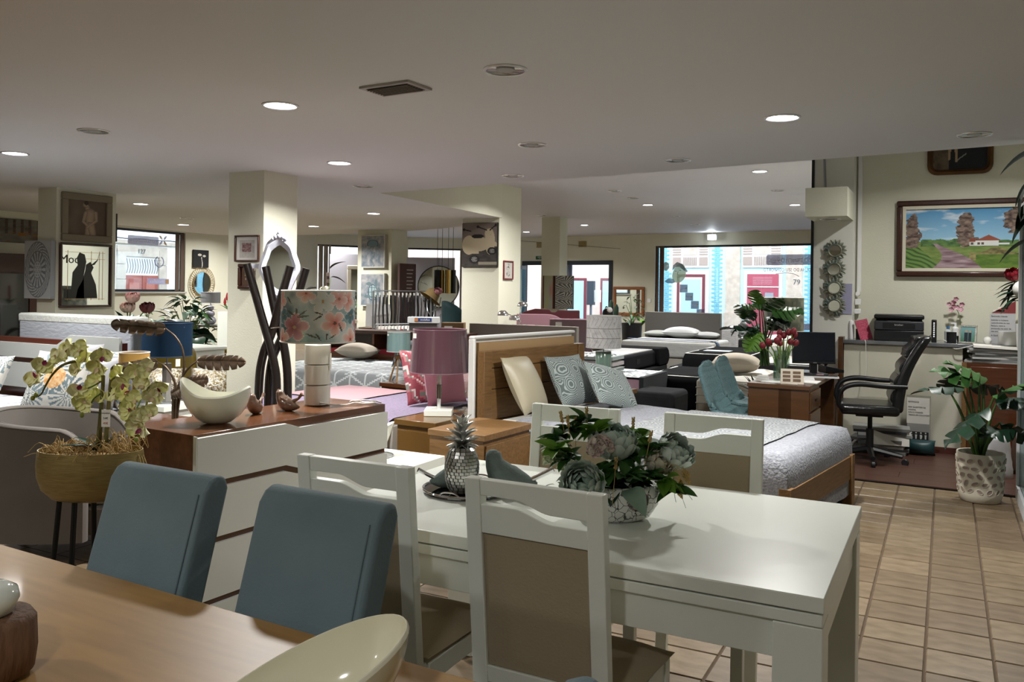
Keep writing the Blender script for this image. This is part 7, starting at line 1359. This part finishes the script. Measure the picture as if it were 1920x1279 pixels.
# grey window backdrops with mirrors
PGR = M('lilac_grey_panel', '9a98a0', .8)
t = thing('window_backdrop', 'lilac grey backdrop panel with round mirror in the corner window', 'display panel', (-12.45, 19.1, 0), YAW); MB().box(-.85, .75, 0, .06, 0, 2.28).build('panel', PGR, t)
t = thing('round_hanging_mirror', 'large round mirror with thin dark rim hanging on the grey backdrop', 'mirror', (-12.10, 19.15, 1.5), YAW); MB().lathe([(.001, .02), (.54, .02)], 48, caps=False).xf(Matrix.Rotation(PI / 2, 4, 'X')).build('glass', MIR, t); MB().tube([(.55 * math.cos(a), -.02, .55 * math.sin(a)) for a in LIN(0, 2 * PI, 49)], .014, 6).build('rim', BLACKM, t); MB().cyl((0, -.01, .55), (0, -.01, .78), .006).build('cord', BLACKM, t)
t = thing('window_backdrop', 'lilac grey backdrop panel with square mirror left of the middle pillar', 'display panel', (-13.2, 16.85, 0), YAW); MB().box(-.56, .75, 0, .06, 0, 2.28).build('panel', PGR, t)
t = thing('cream_framed_mirror', 'tall mirror in a cream frame on the left grey backdrop', 'mirror', (-12.92, 16.95, .55), YAW); frame(t, .8, 1.45, .1, .04, M('cream_frame', 'a9a290', .6)); MB().box(-.31, .31, -.015, -.008, .1, 1.35).build('glass', MIR, t)
bushy('black_leaf_stem', 'tall stem of dark cutout leaves left of the middle pillar', (-9.9, 11.9, 0), 1.85, .2, 22, [M('black_leaf', '141414', .5)], .26, .12, potr=.13, poth=.5, potmat=M('carton_white'))
t = thing('white_pompon_flowers', 'white pompon flowers above the floral lamp shade', 'flowers', (-7.6, 9.0, 0)); MB().lathe([(.07, 0), (.09, .7), (.08, .7), (.001, .66)], 18, caps=False).build('vase', M('white_plastic'), t)
for x, y, z in ((-.12, 0, 1.38), (.05, .04, 1.45), (.16, -.03, 1.36)): MB().tube([(0, 0, .68), (x, y, z)], .005, 5).build('stem', STEM, t); bloom((x, y, z), .055, [(5, 1.3), (8, 1.0), (9, .6), (9, .2)], ('b9b4a0', 'd6d4c4'), (.3, 0), R).build('pompon', PETAL, t, smooth=60)
t = thing('mosaic_mirror', 'small square mosaic mirror right of the baroque mirror', 'mirror', (-13.35, 16.9, 1.4), YAW); MB().box(-.55, -.1, -.02, 0, 0, .42).build('back', M('mosaic_grey', '6d655f', .5), t)
for i in range(5):
    for j in range(5):
        if 0 < i < 4 and 0 < j < 4: continue
        MB().box(-.54 + i * .088, -.465 + i * .088, -.024, -.02, .01 + j * .081, .08 + j * .081).build('tile', MIR if (i + j) % 2 else M('mosaic_brown', '5a4a40', .4), t)
MB().box(-.455, -.195, -.024, -.02, .09, .33).build('glass', MIR, t)
# back wall furniture
bw_ = lambda x, off=0: (x, 21.25 - .125 * (x + .9) - off)
t = thing('square_wooden_mirror', 'square mirror in an orange wood frame on the back wall', 'mirror', (*bw_(-7.77, .01), .77), -.124); frame(t, .95, .8, .085, .05, M('orange_wood', '8a5226', .5)); MB().box(-.4, .4, -.02, -.01, .085, .715).build('glass', MIR, t)
for x in (-10.67, -9.25):
    o = thing('wall_vent', 'cream louvred wall vent left of the far pillar' if x < -10 else 'cream louvred wall vent right of the far pillar', 'vent', (*bw_(x, .005), 2.69), -.124, 'vents on the back wall'); MB().box(-.13, .13, -.015, 0, 0, .17).build('frame', M('vent_cream', 'a9986a', .7), o)
    for k_ in range(5): MB().box(-.11, .11, -.025, -.012, .015 + k_ * .03, .03 + k_ * .03).build('slat', M('vent_dark', '857446', .7), o)
t = thing('green_exit_sign', 'green exit sign over the entrance door', 'sign', (*bw_(-10.68, .006), 2.345), -.124); MB().box(-.14, .14, -.012, 0, 0, .1).build('plate', M('exit_green', '1f5a38', .5), t); text_mesh('exit_text', 'SAÍDA', .055, M('exit_white', 'e8f0e8', .5), t, TX((0, -.0135, .065))); text_mesh('exit_arrow', 'EXIT', .03, M('exit_white'), t, TX((0, -.0135, .022)))
t = thing('emergency_light', 'bright white emergency light hanging over the wide window', 'emergency light', (*bw_(-5.38, .16), 2.86), -.124); MB().box(-.12, .12, -.03, .03, -.06, .08).build('housing', M('white_plastic'), t); MB().box(-.105, .105, -.036, -.03, -.05, .07).build('lens', M('emergency_glow', 'ffffff', .4, emit=12, emcol='dff2ff'), t); MB().cyl((0, 0, .08), (0, 0, .14), .01).build('mount', GREYM, t)
ld = bpy.data.lights.new('emergency', 'POINT'); ld.energy = 12; ld.color = (.85, .95, 1); ld.shadow_soft_size = .08; lo = bpy.data.objects.new('emergency_bulb', ld); COL.objects.link(lo); lo.parent = t; lo.location = (0, -.06, .0)
tag(MB().tube([(*bw_(-11.6, .02), 2.93), (*bw_(-8.05, .02), 2.62)], .006, 5).build('wall_wire', M('grey_wire', '77756d', .6), None), 'thin wire strung along the back wall above the entrance', 'wire')
tag(MB().box(-.05, .05, -.012, 0, -.05, .05).build('wall_thermostat', M('white_plastic'), None, loc=(*bw_(-7.17, .003), 1.2), rot=(0, 0, -.124)), 'small white switch between wooden mirror and wide window', 'switch')
bushy('slender_white_plant', 'variegated plant in a black pot on a pale stand right of the chevron lamp', (-5.63, 16.2, 0), 1.35, .22, 40, [LEAFS, LEAFG], .12, .06, potmat=BLACK, potr=.21, poth=.82)
t = thing('cactus_trio', 'three armed cactus in front of the wooden mirror', 'cactus', (-7.05, 18.8, 0)); MB().lathe([(.22, 0), (.25, .75), (.001, .75)], 20, caps=False).build('pot', M('carton_white'), t)
for x, h_ in ((-.12, .35), (0, .5), (.13, .4)): MB().lathe([(.05, 0), (.06, .1), (.055, h_ - .08), (.02, h_)], 12, (x, 0, .74)).build('cactus_arm', LEAFD, t, smooth=60)
t = thing('dark_ornament', 'small black and white ornament above the chevron lamp', 'ornament', (-6.3, 16.6, 0)); MB().cyl((0, 0, 0), (0, 0, .85), .05).build('stand', M('carton_white'), t); MB().ball((0, 0, .98), (.12, .1, .13), 14, 10).build('body', BLACK, t); MB().ball((.06, -.05, 1.06), (.06, .06, .06), 12, 8).build('head', M('white_plastic'), t)
bushy('green_corner_plant', 'green broad leaved plant left of the grey headboard', (-5.0, 15.6, 0), 1.0, .2, 14, [LEAFG, LEAFL], .24, .14, potmat=BLACK, potr=.14, poth=.4)
bushy('window_flowers', 'small leafy flowers in front of the entrance', (-6.2, 14.6, 0), .98, .16, 30, [LEAFG, LEAFS], .09, .05, potmat=M('carton_white'), potr=.13, poth=.8)
# ================================================================ lights of the higher ceiling, vent
for x, y, w_ in ((-4.72, 14.35, 'in the middle of the higher ceiling'), (-10.02, 20.2, 'near the entrance door'), (-2.35, 15.19, 'right, beside the boxed light'), (-2.1, 10.8, 'closest to the ceiling step on the right')): downlight(x, y, HH, .1, True, 'lit round downlight in the higher ceiling ' + w_, 1.15)
for x, y, w_ in ((-4.53, 12.16, 'left of the desk column'), (-4.59, 13.19, 'just behind the first one'), (-4.92, 16.7, 'far, above the mattress row'), (-2.25, 12.95, 'right, near the black strip'), (-7.48, 15.75, 'touching the far pillar top'), (-5.12, 19.0, 'closest to the emergency light')): downlight(x, y, HH, .1, False, 'unlit round light in the higher ceiling ' + w_)
for x, y in ((-10.5, 16.0), (-7.6, 18.4), (-13.6, 16.5), (-4.4, 10.2), (.3, 7.7), (-14.4, 14.6), (-14.4, 10.4)): downlight(x, y, HH, .1, True, 'unseen lit downlight added in the higher ceiling behind the ceiling step for extra light', 1.15 if y > 8 else .55)  # lamps added out of sight to brighten desk wall, left wall and far zone
t = thing('ceiling_vent', 'metal louvred air vent in the low ceiling', 'ceiling vent', (-2.49, 3.51, HC), -.06); MB().box(-.155, .155, -.1, .1, -.012, .0).build('frame', M('vent_grey', 'a5a29c', .4, .5), t); MB().box(-.13, .13, -.075, .075, -.0135, -.012).build('cavity', M('vent_cavity', '4d463f', .8), t)
for k_ in range(7): b = MB().box(-.128, .128, -.009, .009, -.001, .001); b.xf(Matrix.Translation((0, -.063 + k_ * .021, -.015)) @ Matrix.Rotation(.6, 4, 'X')); b.build('louvre', M('vent_grey'), t)
# ================================================================ windows, stickers, street
ALU = M('dark_aluminium', '2c2f35', .4, .5); WGL = glassmat('window_glass', 'f6fafc', .05); BLB = M('brown_blind', '57453a', .8); BLT = M('beige_blind', '8d8272', .85)
def shopwindow(n, p0, p1, z0, z1, mull=(), blinds=(), bmat=BLB, label=''):
    p0, p1 = Vector((*p0, 0)), Vector((*p1, 0)); L = (p1 - p0).length; a = math.atan2(p1.y - p0.y, p1.x - p0.x)
    w_ = thing('window_%d' % n, label, 'window', (p0.x, p0.y, 0), a); del w_['category']; struct(w_)
    for x0, x1, za, zb in ((0, L, z0, z0 + .05), (0, L, z1 - .05, z1), (0, .05, z0 + .05, z1 - .05), (L - .05, L, z0 + .05, z1 - .05)): MB().box(x0, x1, .05, .12, za, zb).build('window_frame', ALU, w_)
    for m in mull: MB().box(m - .03, m + .03, .05, .12, z0, z1).build('mullion', ALU, w_)
    xs = [0] + list(mull) + [L]
    for a_, c_ in zip(xs[:-1], xs[1:]): MB().box(a_ + .03, c_ - .03, .08, .088, z0 + .04, z1 - .04).build('pane', WGL, w_)
    MB().box(-.02, L + .02, -.05, .05, z0 - .04, z0).build('window_sill', M('sill_stone', 'a5a49c', .6), w_)
    for b0, k_ in blinds:
        for i in range(k_): MB().box(b0 + i * .075, b0 + i * .075 + .06, -.02 + .03 * (i % 2), .0 + .03 * (i % 2), z0 + .02, z1 - .02).build('blind_slat', bmat, w_)
    return w_
bwall = lambda x: Vector((x, 21.25 - .125 * (x + .9)))
shopwindow(1, bwall(-7.02), bwall(-2.0), .15, 2.68, (), [(.06, 3)], BLB, 'wide street window behind the beds')
shopwindow(2, WC, WD, .25, 2.68, (), [(1.75, 5)], BLT, 'corner street window behind the pendants')
shopwindow(3, WB, WC, .25, 2.68, (), [(.08, 5)], BLT, 'corner street window left of the middle pillar')
lw = lambda y: Vector((-15.35 - (y - 3) * .0502, y))
shopwindow(4, lw(10.0), lw(14.05), 1.3, 2.68, (), [(3.75, 4)], BLB, 'street window in the left wall'); shopwindow(5, lw(16.5), lw(17.9), .5, 2.5, (), [(.1, 3)], BLT, 'narrow street window beside the near pillar')
d = thing('door_1', 'open glass entrance door with dark frame', 'door', (*bwall(-11.3), 0), -.124); del d['category']; struct(d); L = 3.04
for x0, x1, za, zb in ((0, L, 2.18, 2.3), (0, .1, 0, 2.2), (L - .12, L, 0, 2.2), (1.45, 1.5, 0, 2.2)): MB().box(x0, x1, -.02, .14, za, zb).build('door_frame', ALU, d)
MB().box(1.52, L - .14, .06, .07, .05, 2.18).build('pane', WGL, d); b = MB().box(0, .9, -.02, .02, .02, 2.15); b.xf(Matrix.Translation((.12, 0, 0)) @ Matrix.Rotation(-1.35, 4, 'Z')); b.build('pane', WGL, d)
for za, zb in ((.02, .12), (2.05, 2.16)): b = MB().box(0, .9, -.025, .025, za, zb); b.xf(Matrix.Translation((.12, 0, 0)) @ Matrix.Rotation(-1.35, 4, 'Z')); b.build('door_rail', ALU, d)
# stickers on the panes
STB = M('sticker_blue_grey', 'b0b4dc', .6, alpha=.62); STW = M('sticker_white', 'dcdce6', .6, alpha=.62); STO = M('sticker_orange', 'b98a4a', .6, alpha=.62); STR = M('sticker_red', 'a52a3a', .6, alpha=.62); STN = M('sticker_navy', '70739f', .6, alpha=.62)
def sticker(name, label, p, z, rz_, cat='window sticker'): return thing(name, label, cat, (p.x, p.y, z), rz_)
nb = Vector((.124, .992)); 
def petal_logo(t, x, z, s, cols=(STB, STO, STO, STB)):
    for (sx, sz), m_ in zip(((1, 1), (-1, 1), (1, -1), (-1, -1)), cols): MB().prism([(x + sx * .06 * s, z + sz * .06 * s)] + [(x + sx * (.06 + .5 * math.sin(a)) * s * .9, z + sz * (.06 + .5 * (1 - math.cos(a))) * s * .9) for a in LIN(.2, 1.57, 6)] + [(x + sx * .55 * s, z + sz * .55 * s)] + [(x + sx * (.06 + .5 * (1 - math.cos(a))) * s * .9, z + sz * (.06 + .5 * math.sin(a)) * s * .9) for a in LIN(1.57, .2, 6)], .0, .002, 'y').build('logo_petal', m_, t)
t = sticker('shop_name_sticker', 'blue grey shop name sticker, mirrored, on the wide window', bwall(-3.42) + nb * .07, 2.285, -.124); MB().prism([(x, z - .13) for x, z in rrect(1.24, .26, .05)], 0, .002, 'y').build('plate', STB, t); text_mesh('mirrored_text', 'riartemóves', .23, STW, t, TX((-.02, -.002, 0)), .0005, mirror=True, width=.95); petal_logo(t, .66, .06, .3)
t = sticker('slogan_sticker', 'red mirrored slogan on the wide window', bwall(-3.45) + nb * .07, 2.03, -.124); text_mesh('mirrored_text', 'ESCOLHA DO SEU CONFORTO', .115, STR, t, TX((0, 0, 0)), .0008, mirror=True, width=.82); MB().tube(cr([(-.35, 0, -.1), (-.1, 0, -.07), (.1, 0, -.1), (.22, 0, -.16)], 5), .009, 4).build('swoosh', STR, t)
t = sticker('brand_sticker', 'blue grey mirrored brand sticker low on the wide window', bwall(-3.1) + nb * .07, .64, -.124); MB().box(-.45, .45, 0, .002, -.08, .08).build('plate', STB, t); text_mesh('mirrored_text', 'molaflex', .15, STW, t, TX((-.02, -.002, 0)), .0005, mirror=True)
for i in range(4):
    t = sticker('square_sticker', 'navy square sticker on the wide window, %s of the staircase row' % ('topmost', 'second', 'third', 'lowest')[i], bwall(-6.22 + .16 * i) + nb * .07, 1.54 - .215 * i, -.124); t['group'] = 'staircase stickers'; MB().box(-.11, .11, 0, .002, -.105, .105).build('plate', STN, t); text_mesh('mirrored_text', 'riarte', .06, STB, t, TX((-.02, -.002, 0)), .0005, mirror=True); MB().ball((.07, -.001, .01), (.02, .002, .02), 8, 6).build('dot', STO, t)
def face(u, v):
    return None
t = sticker('face_sticker', 'green tinted smiling face sticker on the wide window', bwall(-6.35) + nb * .07, 1.95, -.124)
MB().prism([(.19 * math.cos(a) * (1 - .15 * math.sin(a)) + .04 * math.sin(a), .26 * math.sin(a)) for a in LIN(0, 2 * PI, 28)[:-1]], 0, .002, 'y').build('face', M('sticker_green', 'c9ecce', .6, alpha=.62), t); MB().prism([(-.2, .05), (-.18, .2), (-.06, .30), (.08, .24), (.2, .1), (.24, .06), (.22, .02), (.12, .08), (0, .17), (-.12, .16)], -.002, 0, 'y').build('hair', M('sticker_hair', '7d8f98', .6, alpha=.62), t)
for x, z in ((-.1, .05), (.03, .07)): MB().prism([(x - .035, z), (x, z + .014), (x + .035, z), (x, z - .008)], -.003, -.001, 'y').build('eye', M('sticker_hair'), t)
MB().tube(cr([(-.06, -.001, -.09), (.0, -.001, -.12), (.07, -.001, -.07)], 5), .008, 4).build('mouth', STW, t); MB().tube([(-.03, -.001, .04), (-.05, -.001, -.03), (-.02, -.001, -.04)], .006, 4).build('nose', M('sticker_green2', '86ab8c', .6, alpha=.62), t)
MB().prism([(-.38 + .09 * math.cos(a), .18 + .12 * math.sin(a)) for a in LIN(0, 2 * PI, 20)[:-1]], 0, .002, 'y').build('yellow_disc', M('sticker_yellow', 'c4b87a', .6, alpha=.62), t); MB().prism([(-.42, -.22), (-.3, -.14), (-.16, -.16), (-.1, -.24), (-.2, -.28), (-.34, -.27)], 0, .002, 'y').build('blue_shape', M('sticker_sky', '7fa8c4', .6, alpha=.62), t)
lz = PI / 2 + .0502
t = sticker('shop_name_sticker', 'blue grey shop name sticker with petal logo on the left window', lw(12.9) + Vector((-.07, 0)), 2.44, lz); MB().prism([(x, z - .09) for x, z in rrect(.85, .19, .03)], 0, .002, 'y').build('plate', STB, t); text_mesh('mirrored_text', 'riartemóves', .155, STW, t, TX((-.03, -.002, 0)), .0005, mirror=True, width=.98); petal_logo(t, .55, .03, .22, (STB, STO, STO, STB))
t = sticker('brand_sticker', 'blue grey mirrored brand sticker low on the left window', lw(13.33) + Vector((-.07, 0)), 1.53, lz); MB().box(-.31, .31, 0, .002, -.065, .065).build('plate', STB, t); text_mesh('mirrored_text', 'molaflex', .12, STW, t, TX((-.05, -.002, 0)), .0005, mirror=True); MB().box(.2, .3, -.002, 0, -.05, .05).build('mark', STO, t)
t = sticker('laurel_sticker', 'blue laurel wreath sticker on the left window', lw(13.35) + Vector((-.07, 0)), 1.98, lz); MB().tube([(.12 * math.cos(a), 0, .12 * math.sin(a)) for a in LIN(PI * .65, PI * 2.35, 26)], .012, 5).build('wreath', STN, t)
for k_ in range(2): text_mesh('mirrored_text', ('PME', 'líder')[k_], .06, STN, t, TX((0, 0, .02 - .06 * k_)), .0005, mirror=True)
# ---------------------------------------------------------------- street ground and facades
struct(MB().box(-45, 12, 23.4, 60, -.3, -.14).build('ground_street', M('asphalt', '8a8a8c', .9)), 'street outside the back windows'); struct(MB().box(-45, -17, -10, 23.4, -.3, -.141).build('ground_side_street', M('asphalt')), 'side street outside the left windows')
f = thing('blue_tiled_building', 'blue tiled town house across the street with pink door', 'building', (-.9, 28.0, 0), -.1244)
TLB = M('blue_glaze_tile', '5f9bb0', .25, vary=('7fb4c4', 2, (1, 1, 1), 2)); GRT = M('pale_blue_grout', 'b9d6dd', .8); STN_ = M('granite_pale', 'c4b4a6', .8, vary=('a8988a', 6, (1, 1, 1), 2)); WHT = M('white_surround', 'c4bab4', .7); PKD = M('pink_red_door', 'a04556', .5); SHU = M('cream_shutter', '9d8a80', .6)
MB().box(-8.75, 3, .0, .4, -.2, 7).build('wall', GRT, f); MB().box(-24, -8.75, .0, .4, -.2, 7).build('side_wall', M('pale_pink_plaster', 'd9c8c0', .85, vary=('c4ada2', 3, (1, 1, 1), 2)), f)
for x0, x1, w_ in ((-5.80, -5.30, 1), (-3.76, -3.24, 1)): MB().box(x0, x1, -.05, 0, -.2, 7).build('pilaster', STN_, f); MB().box(x0 - .06, x1 + .06, -.09, 0, -.2, .75).build('pilaster_base', STN_, f)
holes = [(-5.86, -5.24), (-3.8, -3.2)]
def blocked(x, z, w_=.19):
    for a, c in holes:
        if a < x + w_ and x < c: return True
    for a, c, za, zb in ((-7.82, -6.34, 2.2, 3.9), (-7.72, -6.36, -.2, 2.22), (-5.3, -3.84, 2.2, 3.9), (-5.18, -3.86, -.2, 2.22)):
        if a < x + w_ and x < c and za < z + .07 and z < zb: return True
    return False
pt = MB().box(0, .178, -.014, 0, 0, .062).build('wall_tile', TLB, f, smooth=0); pt.location = (-8.6, 0, 1.0); cnt = 0; rest = MB()
for j in range(62):
    z = -.15 + j * .073
    for i in range(48):
        x = -8.74 + i * .195 + (.0975 if j % 2 else 0)
        if x > .2 or blocked(x, z): continue
        if cnt < 285 and .9 < z < 2.95 and x < -2.9: share(pt, f, (x, 0, z)); cnt += 1
        else: rest.box(x, x + .178, -.014, 0, z, z + .062)
stuff(rest.build('wall_tiles_rest', TLB, f, smooth=0))
for x0, x1 in ((-7.75, -6.40), (-5.22, -3.92)):
    w_ = MB().box(x0, x1, -.06, 0, 2.28, 3.8).build('shutter_window', WHT, f); m_ = (x0 + x1) / 2; q = (x1 - x0) / 4
    for s in (-1, 1):
        for k_ in range(9): MB().box(m_ + s * q * 1.45 - .15, m_ + s * q * 1.45 + .15, -.075, -.06, 2.72 + k_ * .085, 2.76 + k_ * .085).build('louvre', SHU, w_)
        MB().box(m_ + s * q * 1.45 - .15, m_ + s * q * 1.45 + .15, -.07, -.06, 2.36, 2.64).build('shutter_panel', SHU, w_)
    MB().box(m_ - .25, m_ + .25, -.07, -.06, 2.72, 3.5).build('shutter_panel', STN_, w_)
    for k_ in range(7): MB().box(m_ - .24 + k_ * .075, m_ - .21 + k_ * .075, -.085, -.06, 2.36, 2.64).build('baluster', SHU, w_)
w_ = MB().box(-7.70, -6.38, -.05, 0, -.2, 2.18).build('glass_doorway', WHT, f); MB().box(-7.55, -6.52, -.06, -.05, -.2, 2.05).build('red_trim', M('wine_frame', '6b2733', .5), w_); MB().box(-7.45, -6.62, -.07, -.06, -.2, 1.95).build('white_trim', WHT, w_); MB().box(-7.38, -6.68, -.08, -.07, -.2, 1.88).build('frosted_pane', M('frosted_blue_pane', 'a5c4cc', .3), w_)
w_ = MB().box(-5.16, -3.88, -.05, 0, -.2, 2.18).build('pink_doorway', WHT, f); MB().box(-5.04, -4.0, -.07, -.05, -.2, 2.06).build('door_leaf', PKD, w_); MB().box(-5.05, -3.99, -.085, -.07, 1.62, 1.66).build('door_transom', WHT, w_)
for k_ in range(6): MB().box(-4.85, -4.2, -.08, -.07, 1.72 + k_ * .045, 1.735 + k_ * .045).build('door_louvre', M('pink_louvre', 'c48a94', .5), w_)
for x in (-4.86, -4.44): MB().box(x, x + .28, -.08, -.07, 1.0, 1.45).build('door_glass', M('grey_door_glass', '8d9098', .3), w_); MB().box(x - .02, x + .3, -.08, -.07, .0, .85).build('door_panel', M('pink_panel', '93404f', .5), w_)
text_mesh('house_number', '79', .24, M('number_dark', '4a4a4e', .6), f, TX((-3.42, -.052, 1.80)), .004)
for x0, x1, z0_, z1_ in ((-12.2, -11.2, .2, 1.9), (-10.6, -9.6, .2, 1.9)): w_ = MB().box(x0, x1, -.04, 0, z0_, z1_).build('red_framed_window', M('wine_frame'), f); MB().box(x0 + .1, x1 - .1, -.05, -.04, z0_ + .1, z1_ - .1).build('window_glass', M('frosted_blue_pane'), w_)
for x0, x1, z0_, z1_ in ((-14.9, -14.0, .9, 2.1), (-14.9, -13.9, -.1, .55)): w_ = MB().box(x0, x1, -.04, 0, z0_, z1_).build('pale_window', M('grey_surround', 'b0acb0', .7), f); MB().box(x0 + .06, x1 - .06, -.05, -.04, z0_ + .06, z1_ - .06).build('window_glass', M('pale_pane', 'cdd3da', .4), w_)
t = thing('street_parking_meter', 'grey street post with dark meter and white sign outside the entrance', 'street post', (-10.55, 26.2, -.14)); MB().cyl((0, 0, 0), (0, 0, 1.5), .04).build('post', M('post_grey', '5a6068', .5), t); MB().box(-.12, .12, -.08, .08, 1.1, 1.9).build('meter', M('meter_blue', '39424e', .5), t); MB().box(.1, .35, -.02, .02, 1.2, 1.6).build('sign', M('paper_white'), t)
t = thing('hanging_shop_sign', 'rounded lilac grey sign hanging outside the entrance', 'sign', (-10.0, 22.75, 0), -.124); MB().prism([(-.5, 2.4), (.25, 2.4), (.25, 1.85), (.18, 1.62), (0, 1.5), (-.5, 1.5)], -.02, .02, 'y').build('panel', M('lilac_sign', '77788f', .6), t)
# left street front
f2 = thing('white_stone_house', 'white house with granite doorway outside the left window', 'building', (-21.0, 3.0, 0), PI / 2 + .0502); GRN = M('granite_block', 'b5aca0', .85, vary=('9a9186', 5, (1, 1, 1), 2))
MB().box(-10, 40, .0, .4, -.2, 7).build('wall', M('bright_white_plaster', 'e0e0dc', .85), f2)
for x0, x1, z0_, z1_ in ((13.65, 13.95, -.2, 2.5), (15.2, 15.5, -.2, 2.5), (13.65, 15.5, 2.28, 2.6), (16.75, 17.05, -.2, 2.5)):
    n_ = 6 if z1_ - z0_ > 1 else 1
    for k_ in range(n_): MB().box(x0, x1, -.06 - .01 * (k_ % 2), 0, z0_ + (z1_ - z0_) * k_ / n_ + .006, z0_ + (z1_ - z0_) * (k_ + 1) / n_ - .006).build('granite_block', GRN, f2)
MB().box(10, 18, -.1, 0, 2.66, 2.76).build('cornice', GRN, f2)
for x0, x1 in ((13.97, 14.57), (14.59, 15.18)): dd = MB().box(x0, x1, -.03, 0, -.2, 1.72).build('door_leaf', M('red_brown_door', '8a4a40', .6), f2); MB().box(x0 + .12, x1 - .12, -.045, -.03, .6, 1.5).build('door_panel', M('red_brown_panel', '9a5c50', .6), dd)
for k_ in range(13): MB().tube(cr([(14.0 + k_ * .093, -.03, 1.78), (14.05 + k_ * .093, -.03, 1.98), (14.0 + k_ * .093, -.03, 2.22)], 4), .012, 5).build('grille_bar', M('grey_iron', '6d7078', .6), f2)
text_mesh('house_number', '127', .2, M('number_dark'), f2, TX((14.5, -.08, 2.44)), .004)
MB().tube([(10 + k_ * .5, -.12, 2.8 + .02 * (k_ % 2)) for k_ in range(17)], .02, 5).build('street_cable', M('number_dark'), f2)
f3 = thing('netted_building', 'building under pale blue scaffold netting outside the corner windows', 'building', (-20.0, 34.0, 0), .55); MB().box(-14, 12, 0, .5, -.2, 9).build('wall', M('scaffold_net', 'b9c6d8', .8, vary=('dfe5ee', 1.3, (1, 1, 2.2), 2.5)), f3)
for x, c in ((-1.3, 'd9a0b8'), (2.2, 'a9bcd0'), (4.5, 'c9b5c4')): MB().box(x, x + 1.6, -.1, 0, 2.2, 3.4).build('hoarding', M('hoarding_' + c, c, .7), f3)
for x in range(-12, 12, 3): MB().box(x, x + .08, -.3, -.2, -.2, 9).build('scaffold_pole', M('pole_pale', 'a9adb5', .5), f3)
